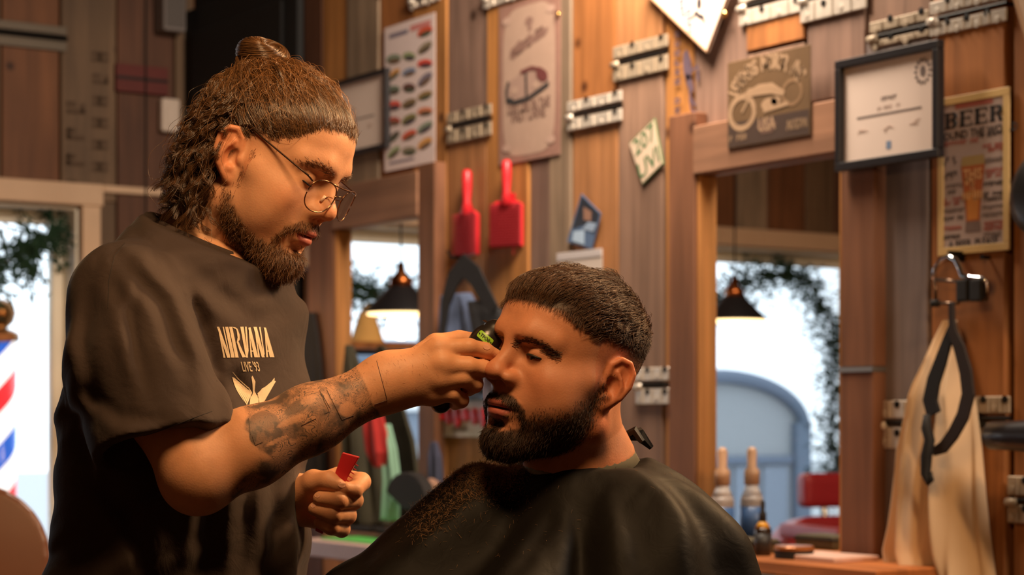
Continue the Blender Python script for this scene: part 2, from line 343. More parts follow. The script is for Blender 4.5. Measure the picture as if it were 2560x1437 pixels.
# ------------------------------------------------------------------ mirrors with timber frames
mm = bpy.data.materials.new('mirror_silver'); mm.use_nodes = True; b = mm.node_tree.nodes['Principled BSDF']
b.inputs['Base Color'].default_value = (.90, .92, .93, 1); b.inputs['Metallic'].default_value = 1; b.inputs['Roughness'].default_value = 0.0
def mirror(name, label, xs, head, zb, joint=None, inner='or'):
    """xs: outer-left, inner-left, inner-right, outer-right px; head: px rows at the left end of the header (top, bottom)"""
    A, B, C, D = [W1(p, 700, .055)[0] for p in xs]
    zt = W1(xs[1], head[0], .05)[1]; zo = W1(xs[1], head[1], .05)[1]
    r = empty(name, ((B+C)/2, 0, zb), label, 'mirror'); cx = (B+C)/2
    def bx(nm, x0, x1, z0, z1, d, key):
        c = ((x0+x1)/2-cx, 0, (z0+z1)/2-zb)
        return MB().box((-(x1-x0)/2, -d, -(z1-z0)/2), ((x1-x0)/2, -.018, (z1-z0)/2)).build(nm, WD[key], r, c, bevel=.003)
    MB().box((B-cx-.02, -.026, 0), (C-cx+.02, -.020, zo-zb+.02)).build('glass', mm, r)
    if joint is None: bx('stile', A, B, zb, zt+.02, .062, 'ft'); bx('stile', C, D, zb, zt+.02, .062, 'ft')
    else:
        zj = W1(xs[3], joint, .06)[1]; bx('stile', A, B, zb, zt+.04, .062, 'ft')
        bx('stile', C, D, zb, zj-.006, .062, 'ft'); bx('stile', C, D, zj+.006, zt+.02, .060, 'ft')
        MB().box((C-cx, -.066, zj-zb-.006), (D-cx, -.02, zj-zb+.006)).build('joint_strip', mat('steel_grey', (150, 146, 142), .4, .8), r)
    bx('header', B-.002, C+.002, zo, zt, .068, 'fh')
    # thin inner lining that shows beside the glass
    bx('lining', B, B+.012, zb, zo, .056, 'or'); bx('lining', C-.012, C, zb, zo, .056, 'or')
    return r
mirror('wall_mirror', 'wall mirror in a brown timber frame behind the barber\'s arm', (775, 838, 1050, 1091), (470, 575), .86)
mirror('wall_mirror', 'tall wall mirror in a dark timber frame right of the seated client', (1676, 1742, 2106, 2190), (318, 438), .86, 922)
# ------------------------------------------------------------------ galvanised crate hinges on the planks
M_galv = mat('galvanised', (204, 192, 178), .36, .35, vary=.25, vscale=40, bump=.3)
M_galv2 = mat('galvanised_dull', (166, 148, 126), .5, .30, vary=.25, vscale=40, bump=.3)
M_rod = mat('iron_black', (26, 24, 22), .5, .6)
def hinge(px0, px1, ytop, yrod, ybot, label, dull=False, holes=4):
    pm = (px0+px1)/2; x0 = W1(px0, 500, .03)[0]; x1 = W1(px1, 500, .03)[0]
    zt, zr, zb = [W1(pm, y, .03)[1] for y in (ytop, yrod, ybot)]
    r = empty('crate_hinge', ((x0+x1)/2, -.024, zr), label, 'hinge', 'galvanised crate hinges on the plank wall')
    hw = (x1-x0)/2; m = M_galv2 if dull else M_galv
    for z0, z1 in ((.010, zt-zr), (zb-zr, -.010)):
        p = MB().box((-hw, -.006, z0), (hw, 0, z1)).build('plate', m, r, bevel=.0025)
        zc = (z0+z1)/2
        for k in range(holes):
            xk = -hw*.78+2*hw*.78*k/(holes-1)
            MB().lathe([(.0085, 0), (.0085, .0018), (.004, .0026)], n=10).build('nail_head', M_rod if k % 2 else m, p, (xk, -.006, zc+(.012 if k % 2 else -.008))).rotation_euler = (math.pi/2, 0, 0)
        for k in range(holes-1):
            xk = -hw*.55+2*hw*.55*k/max(1, holes-2)
            MB().box((-.002, -.0095, min(z0, z1)+.003), (.002, -.005, max(z0, z1)-.003)).build('rib', m, p, (xk, 0, 0))
    MB().tube([(-hw*.86, -.003, 0), (hw, -.003, 0)], .0050, 8).build('rod', M_rod, r)
    c = MB().tube([(-hw, -.006, -.006), (-hw+.03, -.006, -.006)], .010, 10).build('knuckle', m, r, smooth=True)
for a in ((1116, 1227, 271, 307, 349, 'dull crate hinge left of the sepia car poster', True), (1417, 1553, 240, 276, 315, 'crate hinge between the sepia car poster and the green plate'),
          (1531, 1668, 101, 142, 190, 'dull crate hinge directly above the green lettered plate', True), (1846, 2008, -38, -2, 48, 'crate hinge right of the tilted white plate, at the top edge'),
          (1999, 2165, -52, -22, 40, 'crate hinge at the top edge above the framed certificate\'s left corner'), (2172, 2320, 40, 78, 106, 'dull crate hinge touching the top of the right framed certificate', True),
          (2322, 2516, -16, 28, 73, 'large ribbed crate hinge above the beer sign', False, 7), (1588, 1671, 918, 961, 1010, 'crate hinge beside the client\'s ear'),
          (2193, 2330, 1000, 1057, 1122, 'crate hinge left of the hanging cream cloth'), (2420, 2524, 990, 1045, 1092, 'dull crate hinge right of the hanging cream cloth', True),
          (2517, 2640, 1191, 1251, 1310, 'crate hinge at the lower right edge of the picture', True), (1022, 1098, -40, -12, 12, 'crate hinge at the top edge above the sticker poster'),
          (1207, 1330, -55, -25, 4, 'crate hinge at the top edge left of the sepia car poster')):
    hinge(*a)
hz = W2(70, 90)[1]; hy0 = W2(0, 90)[0]; hy1 = W2(142, 90)[0]
r = empty('crate_hinge', (.024, (hy0+hy1)/2, hz), 'dim crate hinge high on the left wall above the window', 'hinge', 'galvanised crate hinges on the plank wall')
hw = (hy1-hy0)/2+.03
for z0, z1 in ((.012, .045), (-.05, -.012)): MB().box((0, -hw, z0), (.006, hw, z1)).build('plate', mat('galvanised_shaded', (104, 92, 78), .6, .3), r, bevel=.002)  # darker copy of the galvanised metal, the wall's dimness put into its colour
MB().tube([(.006, -hw, 0), (.006, hw, 0)], .009, 8).build('rod', M_rod, r)
# ------------------------------------------------------------------ framed certificates
M_frame = mat('frame_black', (34, 30, 32), .4); M_paper = mat('certificate_paper', (236, 214, 200), .7, vary=.02); M_inkg = mat('print_grey', (120, 104, 98), .8); M_inkb = mat('print_blue', (120, 140, 170), .8)
M_inkf = mat('print_faint', (196, 172, 160), .8)
def marks(mb, n, x, z, size, y, rot=0.0, gap=.62):
    """unreadable small print: n letter-like marks centred on x,z"""
    c, s_ = math.cos(rot), math.sin(rot)
    for k in range(n):
        if k and random.random() < .14: continue
        u = (k-(n-1)/2)*size*gap; w_ = size*.16; h = size*random.uniform(.62, .8)
        for a, b0, b1, ww in ((u-size*.16, -h/2, h/2, w_), (u+size*.12, random.choice((-h/2, 0)), h/2, w_), (u-.02*size, random.choice((-h/2, h*.3, -.05*h)), None, size*.34)):
            if b1 is None: q_ = [(a-ww/2, b0), (a+ww/2, b0), (a+ww/2, b0+size*.15), (a-ww/2, b0+size*.15)]
            else: q_ = [(a-ww/2, b0), (a+ww/2, b0), (a+ww/2, b1), (a-ww/2, b1)]
            mb.add([(x+c*p-s_*q, y, z+s_*p+c*q) for p, q in q_], [(0, 1, 2, 3)])
def flat(q, y):
    q.v = [(p[0], y+(.0002 if k % 2 else 0), p[2]) for k, p in enumerate(q.v)]; return q
def plaque(name, pxl, pxr, ytl, ybl, label, cat, off=.03, ytr=None, ybr=None, roll=0.0):
    x0 = W1(pxl, 400, off)[0]; x1 = W1(pxr, 400, off)[0]
    zt = W1(pxl, ytl, off)[1]; zb = W1(pxl, ybl, off)[1]
    if ytr is not None: zt = (zt+W1(pxr, ytr, off)[1])/2; zb = (zb+W1(pxr, ybr, off)[1])/2
    r = empty(name, ((x0+x1)/2, -.022, (zt+zb)/2), label, cat); return r, (x1-x0)/2, (zt-zb)/2
def frame_parts(r, hw, hh, t=.018, d=.022):
    for a, b in (((-hw, -d, hh-t), (hw, 0, hh)), ((-hw, -d, -hh), (hw, 0, -hh+t)), ((-hw, -d, -hh+t), (-hw+t, 0, hh-t)), ((hw-t, -d, -hh+t), (hw, 0, hh-t))):
        MB().box(a, b).build('frame_bar', M_frame, r, bevel=.002)
    return MB().box((-hw+t, -.008, -hh+t), (hw-t, -.002, hh-t)).build('certificate', M_paper, r)
def cert_print(p, hw, hh):
    q = MB(); rect(q, -hw*.62, hw*.62, -.004-.08*hh, .001-.08*hh, -.0086)
    marks(q, 6, 0, .18*hh, .014, -.0086); q.build('heading', M_inkg, p)
    q = MB(); marks(q, 11, 0, .02*hh, .011, -.0086)
    for xx, zz in ((-.5, -.36), (0, -.38), (.5, -.32)):
        for k in range(3): q.tube([(hw*xx-.018+k*.006, -.0088, hh*zz+random.uniform(-.005, .005)), (hw*xx-.008+k*.007, -.0088, hh*zz+random.uniform(-.006, .01)), (hw*xx+.004+k*.006, -.0088, hh*zz+random.uniform(-.005, .006))], .0006, 4)
    tag(q.build('signature_line', M_inkf, p), kind='stuff')
    q = MB(); rect(q, -.008, .008, -hh*.72, -hh*.58, -.0086); q.build('stamp', M_inkb, p)
r, hw, hh = plaque('framed_certificate', 2092, 2352, 152, 428, 'black framed certificate hanging left of the beer sign', 'framed certificate', .085, 100, 394); r.location.y = -.072
p = frame_parts(r, hw, hh, .020); cert_print(p, hw, hh)
q = MB()
for k in range(14):
    a = 2*math.pi*k/14; disc(q, hw-.060+.022*math.cos(a), hh-.062+.026*math.sin(a), .0055, .0038, -.0086, 8, a)
disc(q, hw-.060, hh-.062, .009, .013, -.0086, 10); q.build('wreath_crest', M_inkg, p)
r, hw, hh = plaque('framed_certificate', 790, 972, 226, 418, 'black framed certificate half hidden by the barber\'s head', 'framed certificate', .03, 164, 360)
p = frame_parts(r, hw, hh, .016); cert_print(p, hw, hh)
r, hw, hh = plaque('framed_picture', 690, 793, 585, 690, 'dark framed pale picture below the barber\'s chin', 'framed picture', .03, 560, 672)
p = frame_parts(r, hw, hh, .016); q = MB(); rect(q, -hw*.4, hw*.4, -hh*.5, hh*.3, -.0086); q.build('print', mat('print_tan', (190, 140, 96), .8), p)
# ------------------------------------------------------------------ sticker poster with rows of little dishes
r, hw, hh = plaque('sticker_poster', 964, 1090, 71, 430, 'white poster printed with rows of small colourful shapes', 'poster', .02, 31, 405)
r.location.y = -.0225
MB().box((-hw, -.0015, -hh), (hw, 0, hh)).build('sheet', mat('poster_white', (226, 206, 202), .5), r)
cl = [(214, 90, 63), (112, 126, 107), (134, 126, 75), (217, 156, 87), (136, 112, 80), (136, 146, 126), (104, 63, 58), (214, 131, 95), (129, 143, 170), (153, 122, 75), (151, 161, 117), (126, 117, 131), (102, 90, 80), (234, 80, 61), (183, 82, 65), (146, 131, 109), (229, 92, 75)]
q0 = 0
for rr in range(8):
    for cc in range(3):
        if rr == 0 and cc < 2: continue
        x = (-.62+cc*.62)*hw; z = hh*(.78-rr*.215)-(.03*hh if cc == 0 else (.055*hh if cc == 1 else 0)); c = cl[(q0*5) % len(cl)]; q0 += 1
        q = MB(); a = random.uniform(-.5, .7); sx_, sz_ = hw*random.uniform(.26, .31), hh*random.uniform(.055, .075)
        disc(q, x, z, sx_, sz_, -.0022, 14, a*.4); n = q.build('dish_print', mat('dish_%d' % (cl.index(c)), c, .5, vary=.35, vscale=90), r)
        q = MB(); disc(q, x+sx_*.1, z-sz_*.45, sx_*.8, sz_*.5, -.0026, 12, a*.4); q.build('garnish', mat('dish_dk%d' % (q0 % 4), [(84, 70, 54), (70, 78, 60), (110, 84, 64), (66, 58, 66)][q0 % 4], .5, vary=.3, vscale=120), n)
q = MB(); rect(q, -hw*.8, -hw*.05, hh*.83, hh*.89, -.0022); q.build('title_bar', mat('print_slate', (126, 116, 132), .6), r)
q = MB(); rect(q, hw*.05, hw*.85, hh*.84, hh*.92, -.0022); q.build('title_bar', mat('print_pink', (206, 130, 124), .6), r)
q = MB(); rect(q, -hw*.8, hw*.2, -hh*.91, -hh*.88, -.0022); q.build('footer_bar', mat('print_slate', (126, 116, 132), .6), r)
# ------------------------------------------------------------------ sepia poster with a car
r, hw, hh = plaque('sepia_poster', 1250, 1403, 22, 410, 'tall faded sepia poster with a car drawing', 'poster', .02, -28, 390)
r.location.y = -.0225
MB().box((-hw, -.0015, -hh), (hw, 0, hh)).build('sheet', mat('sepia_edge', (150, 112, 98), .6, vary=.18, vscale=30), r)
M_sep = mat('sepia_paper', (178, 148, 130), .6, vary=.1, vscale=25); M_sepd = mat('sepia_ink', (112, 82, 72), .7); M_sepk = mat('sepia_black', (48, 44, 44), .7); M_sepr = mat('sepia_red', (104, 52, 50), .7)
q = MB(); n = 40; pts = []
for k in range(n):
    a = 2*math.pi*k/n; c_, s_ = math.cos(a), math.sin(a); e_ = 4.5
    pts.append((hw*.86*math.copysign(abs(c_)**(2/e_), c_), -.0022, hh*.93*math.copysign(abs(s_)**(2/e_), s_)))
q.add(pts, [tuple(range(n))]); q.build('field', M_sep, r)
q = MB(); disc(q, .02*hw, hh*.72, hw*.13, hh*.055, -.003); rect(q, -.02*hw, .10*hw, hh*.60, hh*.68, -.003)
for k in range(7): disc(q, hw*(-.5+k*.17), hh*(.42+k*.022+(.02 if k % 2 else -.02)), hw*.12, hh*.045, -.003, 12, .5)
q.tube([(-.62*hw, -.003, hh*.33), (-.2*hw, -.003, hh*.39), (.45*hw, -.003, hh*.50)], .006, 4); flat(q, -.0030).build('script_print', mat('sepia_soft', (138, 106, 94), .7), r)
q = MB(); marks(q, 8, -.02*hw, .46*hh, .044, -.0034, .28, .5); tag(q.build('script_letters', mat('sepia_mid', (134, 100, 88), .7), r), kind='stuff')
car = MB()
car.prism([(-.72*hw, -.20*hh), (-.70*hw, .02*hh), (-.45*hw, .06*hh), (-.10*hw, .12*hh), (.30*hw, .10*hh), (.62*hw, .0*hh), (.70*hw, -.08*hh), (.60*hw, -.14*hh), (.1*hw, -.24*hh), (-.45*hw, -.24*hh)], -.0030, -.0024)
cb = car.build('car_print', mat('sepia_body', (164, 134, 120), .6), r)
q = MB(); q.tube([(-.66*hw, -.0036, .03*hh), (-.72*hw, -.0036, -.08*hh), (-.70*hw, -.0036, -.21*hh), (-.45*hw, -.0036, -.245*hh), (-.02*hw, -.0036, -.235*hh), (.35*hw, -.0036, -.17*hh), (.66*hw, -.0036, -.11*hh)], .0075, 5)
q.tube([(-.08*hw, -.0036, .10*hh), (-.06*hw, -.0036, -.21*hh)], .006, 5); disc(q, -.62*hw, -.21*hh, hw*.12, hh*.035, -.0040); flat(q, -.0040).build('outline', M_sepk, cb)
q = MB(); disc(q, .45*hw, .015*hh, hw*.20, hh*.075, -.0038, 14, -.4); q.tube([(-.25*hw, -.0036, .11*hh), (.1*hw, -.0036, .135*hh), (.45*hw, -.0036, .08*hh)], .006, 5); flat(q, -.0046).build('red_roof', M_sepr, cb)
q = MB(); disc(q, -.45*hw, -.10*hh, hw*.12, hh*.05, -.0038); disc(q, .25*hw, -.09*hh, hw*.1, hh*.045, -.0038); q.build('lamp_print', M_sep, cb)
q = MB(); put_text(q, 'LIVE LIFE IN THE', 0, -.33*hh, .042, -.0034, .74, .001); put_text(q, 'FAST LANE', 0, -.44*hh, .046, -.0034, .8, .001); q.build('lettering', M_sepd, r)
for sx_ in (-1, 1):
    for sz_ in (-1, 1): q = MB(); disc(q, sx_*hw*.72, sz_*hh*.80, hw*.14, hh*.05, -.0034); q.build('corner_ornament', mat('sepia_pale', (184, 152, 136), .6), r)
q = MB().lathe([(.006, 0), (.009, .002), (.008, .006), (.002, .009)], n=12).build('brass_pin', mat('brass_bright', (240, 190, 110), .12, 1), r, (hw-.006, -.002, hh*.70), smooth=True); q.rotation_euler = (math.pi/2, 0, 0)
# ------------------------------------------------------------------ green-lettered diamond plate
def diamond(name, c, corners, off, label, cat):
    P = [W1(px, py, off) for px, py in corners]; cx = sum(p[0] for p in P)/4; cz = sum(p[1] for p in P)/4
    r = empty(name, (cx, -off+.008, cz), label, cat); return r, [(p[0]-cx, p[1]-cz) for p in P]
r, P = diamond('number_plate', None, ((1633, 294), (1656, 410), (1603, 463), (1569, 358)), .03, 'small tilted white plate with green letters 207 UVI', 'number plate')
g = MB().prism(P, -.004, 0).build('plate', mat('plate_green', (84, 112, 70), .4), r, bevel=.001)
MB().prism([(x*.93, z*.93) for x, z in P], -.0055, -.004).build('face', mat('plate_cream', (214, 190, 166), .35), r)
ux = Vector((P[0][0]-P[3][0], 0, P[0][1]-P[3][1])); uz = Vector((P[0][0]-P[1][0], 0, P[0][1]-P[1][1]))
q = MB()
for body, t in (('207', .26), ('UVI', -.24)):
    v, f = text_poly(body, 1.0, 1.0, .01)
    mx_ = max(abs(a) for a, b_ in v); mz_ = max(abs(b_) for a, b_ in v)
    q.add([tuple(ux*(a/mx_*.40)+uz*(t+b_/mz_*.19)+Vector((0, -.0062, 0))) for a, b_ in v], f)
q.build('lettering', mat('print_green', (56, 104, 62), .5), r)
# ------------------------------------------------------------------ tilted white enamel plate at the top edge
r, P = diamond('enamel_plate', None, ((1650, -125), (1852, -95), (1768, 132), (1608, -22)), .05, 'glossy white enamel plate hung on its corner at the top edge', 'enamel sign')
r.rotation_euler = (0, 0, 0)
M_enam = mat('enamel_white', (226, 208, 196), .16, spec=.8)
MB().prism(P, -.006, 0).build('plate', M_enam, r, bevel=.002)
q = MB(); q.tube([(x*.985, -.007, z*.985) for x, z in P+[P[0]]], .004, 6); q.build('rim', mat('rim_tan', (150, 116, 88), .5), r)
q = MB(); disc(q, .10, .062, .050, .055, -.0068, 20); q.build('emblem_disc', mat('print_navy', (62, 60, 88), .4), r)
q = MB(); e = Vector((P[1][0]-P[2][0], 0, P[1][1]-P[2][1])).normalized(); ang = math.atan2(e.z, e.x)
for k in range(3): marks(q, 6, -.055+k*.030, .03-k*.05, .030, -.0068, ang-math.pi/2-.9)
tag(q.build('lettering', mat('print_slate2', (128, 126, 146), .5), r), kind='stuff')
q = MB(); cx_, cz_ = P[2][0]-.035, P[2][1]+.105
disc(q, cx_, cz_+.03, .010, .016, -.0068, 12); q.tube([(cx_-.03, -.007, cz_-.005), (cx_-.012, -.007, cz_+.008), (cx_, -.007, cz_-.004), (cx_+.014, -.007, cz_-.008), (cx_+.024, -.007, cz_-.026)], [.002, .007, .006, .006, .002], 6)
flat(q, -.0070).build('moustache_print', mat('print_ink', (44, 40, 48), .5), r)
q = MB().lathe([(.005, 0), (.010, .002), (.009, .007), (.002, .010)], n=12).build('screw', mat('brass_bright', (240, 190, 110), .12, 1), r, (P[1][0]*.50+P[2][0]*.50+.004, -.006, P[1][1]*.42+P[2][1]*.58), smooth=True); q.rotation_euler = (math.pi/2, 0, 0)
r, P = diamond('enamel_plate', None, ((2700, -160), (2760, 40), (2590, 190), (2516, -60)), .05, 'cream plate hung on its corner, cut off by the top right corner', 'enamel sign')
MB().prism(P, -.005, 0).build('plate', mat('enamel_cream', (206, 176, 150), .3), r, bevel=.002); q = MB(); q.tube([(x*.985, -.006, z*.985) for x, z in P+[P[0]]], .004, 6); q.build('rim', mat('rim_tan', (150, 116, 88), .5), r)
# stencil on the orange plank
xs_ = W1(1712, 230, .024)[0]; zs_ = W1(1712, 200, .024)[1]
r = empty('stencil_mark', (xs_, -.0255, zs_), 'dark blue rooster stencil and lettering on an orange plank', 'stencil'); M_st = mat('stencil_blue', (88, 70, 84), .8)
q = MB(); marks(q, 11, -.030, 0, .034, 0, math.pi/2, .75); tag(q.build('lettering', M_st, r), kind='stuff')
q = MB(); disc(q, .012, .035, .017, .045, 0, 16, .15); disc(q, .022, -.01, .012, .03, 0, 12, .5)
q.tube([(.018, 0, 0), (.026, 0, -.05), (.045, 0, -.075)], .005, 5); q.tube([(.03, 0, .02), (.055, 0, .03), (.058, 0, -.01)], .005, 5); q.tube([(.022, 0, -.05), (.030, 0, -.085), (.050, 0, -.09)], .004, 5); flat(q, -.0004).build('rooster', M_st, r)
# ------------------------------------------------------------------ brown motorcycle tin sign
r, hw, hh = plaque('tin_sign', 1817, 2025, 153, 368, 'square brown tin sign with a pale motorcycle', 'tin sign', .075, 113, 342)
r.location.y = -.0705
MB().box((-hw, -.003, -hh), (hw, 0, hh)).build('plate', mat('tin_brown', (104, 80, 56), .45, vary=.25, vscale=14), r, bevel=.0015)
M_tin = mat('tin_pale', (160, 130, 102), .5, vary=.15); M_tin2 = mat('tin_mid', (132, 102, 74), .5, vary=.15); M_tind = mat('tin_dark', (70, 54, 46), .5)
q = MB(); rect(q, -hw*.97, hw*.97, -hh*.97, -hh*.42, -.0034); q.build('ground_print', M_tind, r)
q = MB(); q.tube([(-.62*hw+.30*hw*math.cos(a), -.0042, -.22*hh+.36*hh*math.sin(a)) for a in np.linspace(0, 2*math.pi, 28)], .008, 5); flat(q, -.0044).build('wheel_print', M_tin, r)
q = MB(); q.tube([(.58*hw+.22*hw*math.cos(a), -.0040, .02*hh+.27*hh*math.sin(a)) for a in np.linspace(0, 2*math.pi, 24)], .005, 5); flat(q, -.0040).build('wheel_print', M_tin2, r)
q = MB(); q.tube([(-.55*hw, -.0042, .16*hh), (-.2*hw, -.0042, .22*hh), (.1*hw, -.0042, .20*hh), (.4*hw, -.0042, .02*hh)], [.006, .014, .014, .006], 6); disc(q, .05*hw, -.14*hh, .20*hw, .14*hh, -.0046); disc(q, .20*hw, -.10*hh, .12*hw, .10*hh, -.0050); disc(q, -.42*hw, .26*hh, .07*hw, .04*hh, -.0046)
q.tube([(-.62*hw, -.0042, -.22*hh), (-.35*hw, -.0042, .22*hh)], .004, 5); q.tube([(-.1*hw, -.0042, -.28*hh), (.5*hw, -.0042, -.20*hh)], .006, 5); flat(q, -.0048).build('motorcycle_print', M_tin, r)
q = MB(); wd = 'LEGENDS MOTOR INC.'
for k, ch in enumerate(wd):
    if ch == ' ': continue
    a = math.radians(158-(k)*(136/(len(wd)-1))); put_text(q, ch, .90*hw*math.cos(a)*.98, -.02*hh+.80*hh*math.sin(a), .052, -.0040, .8, .002, rot=a-math.pi/2)
q.build('arched_lettering', M_tin, r)
q = MB(); disc(q, -.02*hw, -.62*hh, .24*hw, .20*hh, -.0040, 6); q.build('badge', mat('tin_badge', (108, 82, 70), .5), r)
q = MB(); put_text(q, 'USA', -.02*hw, -.60*hh, .045, -.0046, .8, .001); marks(q, 5, -.72*hw, -.78*hh, .022, -.0046); marks(q, 6, .70*hw, -.66*hh, .020, -.0046); marks(q, 7, .70*hw, -.76*hh, .018, -.0046); tag(q.build('small_lettering', M_tin, r), kind='stuff')
# ------------------------------------------------------------------ beer sign
r, hw, hh = plaque('beer_sign', 2343, 2522, 250, 643, 'cream tin sign reading BEER with a full glass', 'tin sign', .03, 214, 622)
r.location.y = -.024
MB().box((-hw, -.003, -hh), (hw, 0, hh)).build('plate', mat('beer_cream', (206, 168, 112), .4), r, bevel=.002)
t = .018
for a, b in (((-hw, -.006, hh-t), (hw, -.003, hh)), ((-hw, -.006, -hh), (hw, -.003, -hh+t)), ((-hw, -.006, -hh+t), (-hw+t, -.003, hh-t)), ((hw-t, -.006, -hh+t), (hw, -.003, hh-t))):
    MB().box(a, b).build('border', mat('beer_border', (214, 178, 118), .4), r, bevel=.0012)
q = MB(); rect(q, -hw+t, hw-t, -hh+t, hh-t, -.0034); q.build('panel_print', mat('beer_panel', (178, 154, 142), .5, vary=.12, vscale=12), r)
def serif(mb, ch, x, z, w_, h, y):
    s = w_*.30; th = h*.09
    def bar(x0, x1, z0, z1): rect(mb, x+x0, x+x1, z+z0, z+z1, y)
    bar(-.5*w_, -.5*w_+s*1.5, 0, th); bar(-.5*w_, -.5*w_+s*1.5, h-th, h); bar(-.42*w_, -.42*w_+s, 0, h)
    if ch == 'E':
        bar(-.2*w_, .5*w_, 0, th); bar(-.2*w_, .5*w_, h-th, h); bar(-.2*w_, .32*w_, h*.48, h*.48+th); bar(.40*w_, .5*w_, 0, h*.25); bar(.40*w_, .5*w_, h*.75, h); bar(.24*w_, .33*w_, h*.38, h*.64)
    elif ch == 'B':
        for zc, rr in ((h*.27, h*.27), (h*.76, h*.24)): mb.tube([(x+.02*w_+.36*w_*math.cos(a), y-.0003, z+zc+rr*.86*math.sin(a)) for a in np.linspace(-1.57, 1.57, 10)], [w_*.05+.10*w_*math.cos(a) for a in np.linspace(-1.57, 1.57, 10)], 4)
        bar(-.2*w_, .1*w_, 0, th); bar(-.2*w_, .1*w_, h-th, h); bar(-.2*w_, .1*w_, h*.48, h*.48+th*.8)
    elif ch == 'R':
        mb.tube([(x+.02*w_+.36*w_*math.cos(a), y-.0003, z+h*.74+h*.22*math.sin(a)) for a in np.linspace(-1.57, 1.57, 10)], [w_*.05+.10*w_*math.cos(a) for a in np.linspace(-1.57, 1.57, 10)], 4)
        bar(-.2*w_, .1*w_, h-th, h); bar(-.2*w_, .1*w_, h*.48, h*.48+th*.8); mb.add([(x+.02*w_, y, z+h*.5), (x+.22*w_, y, z+h*.5), (x+.5*w_, y, z), (x+.24*w_, y, z)], [(0, 3, 2, 1)]); bar(.2*w_, .56*w_, 0, th)
M_bk = mat('print_black', (44, 42, 42), .5); M_rdp = mat('print_red', (176, 84, 70), .5); M_dim = mat('print_dim', (112, 96, 90), .5)
q = MB()
for k, ch in enumerate('BEER'): serif(q, ch, hw*(-.62+k*.42), hh*.60, hw*.36, hh*.20, -.0040)
q.build('title_letters', M_bk, r)
q = MB(); rect(q, -hw*.50, hw*.55, hh*.835, hh*.90, -.0040); q.build('ribbon', mat('beer_ribbon', (168, 92, 76), .5), r)
q = MB(); put_text(q, 'AROUND THE WORLD', .06*hw, .50*hh, .026, -.0042, .92, .0005); q.build('subtitle', M_bk, r)
RD = [(12, -.32, .41, 1), (10, .55, .45, 0), (8, .60, .31, 1), (5, .62, .26, 1), (3, -.62, .22, 0), (7, -.66, .16, 0), (8, .66, .13, 2), (4, -.6, .03, 0), (4, -.7, -.02, 2), (8, .68, 0, 1), (5, .58, -.06, 1), (8, -.6, -.13, 2), (4, -.55, -.21, 0), (9, .66, -.16, 0), (9, -.62, -.30, 1), (8, -.62, -.35, 1), (8, .62, -.29, 0), (8, .64, -.35, 0), (9, -.6, -.44, 2), (9, .64, -.45, 2), (8, -.6, -.54, 0), (9, .62, -.54, 2), (7, -.6, -.66, 1), (8, .64, -.65, 1), (9, .66, -.71, 1), (8, -.6, -.77, 0), (8, .62, -.79, 2)]
for col in (0, 1, 2):
    q = MB()
    for n_, xx, zz, cc in RD:
        if cc == col: marks(q, n_, hw*xx, hh*zz, .0140, -.0042)
    tag(q.build('words', (M_bk, M_rdp, M_dim)[col], r), kind='stuff')
q = MB(); put_text(q, 'A BEER, PLEASE', 0, -.87*hh, .023, -.0042, .95, .0004); q.build('caption', M_bk, r)
gw = [(.30, .22), (.33, .10), (.31, 0), (.25, -.25), (.20, -.48), (.19, -.60), (.22, -.70), (.21, -.74)]
def glass_poly(z1, z0):
    L = [(-a*hw, b_*hh) for a, b_ in gw if z0-1e-6 <= b_ <= z1+1e-6]; return L+[(-x, z) for x, z in L[::-1]]
for nm, a, b_, c, pr in (('beer_print', .10, -.60, (176, 92, 36), 0), ('foam_print', .22, .10, (170, 140, 84), 0), ('glass_foot_print', -.60, -.74, (124, 100, 88), 0)):
    q = MB(); P = glass_poly(a, b_); q.add([(x, -.0042, z) for x, z in P], [tuple(range(len(P)))]); q.build(nm, mat(nm, c, .5, vary=.15, vscale=18), r)
q = MB(); q.add([(x*.72, -.0046, z) for x, z in [(-.25*hw, -.22*hh), (-.20*hw, -.58*hh), (.20*hw, -.58*hh), (.25*hw, -.22*hh)]], [(0, 1, 2, 3)]); q.build('beer_glow_print', mat('beer_amber', (204, 128, 44), .5, vary=.2, vscale=14), r)
q = MB(); put_text(q, 'THIS', 0, -.02*hh, .034, -.0050, .8, .0008); marks(q, 3, 0, -.10*hh, .026, -.0050); put_text(q, 'IS', 0, -.17*hh, .026, -.0050, .8); marks(q, 4, 0, -.28*hh, .026, -.0050); q.build('glass_lettering', mat('beer_letter', (222, 168, 110), .5), r)
MB().lathe([(.004, 0), (.004, .02), (.006, .024)], n=8).build('hook', M_rod, r, (hw*.42, 0, -hh-.012)).rotation_euler = (math.pi/2, 0, 0)
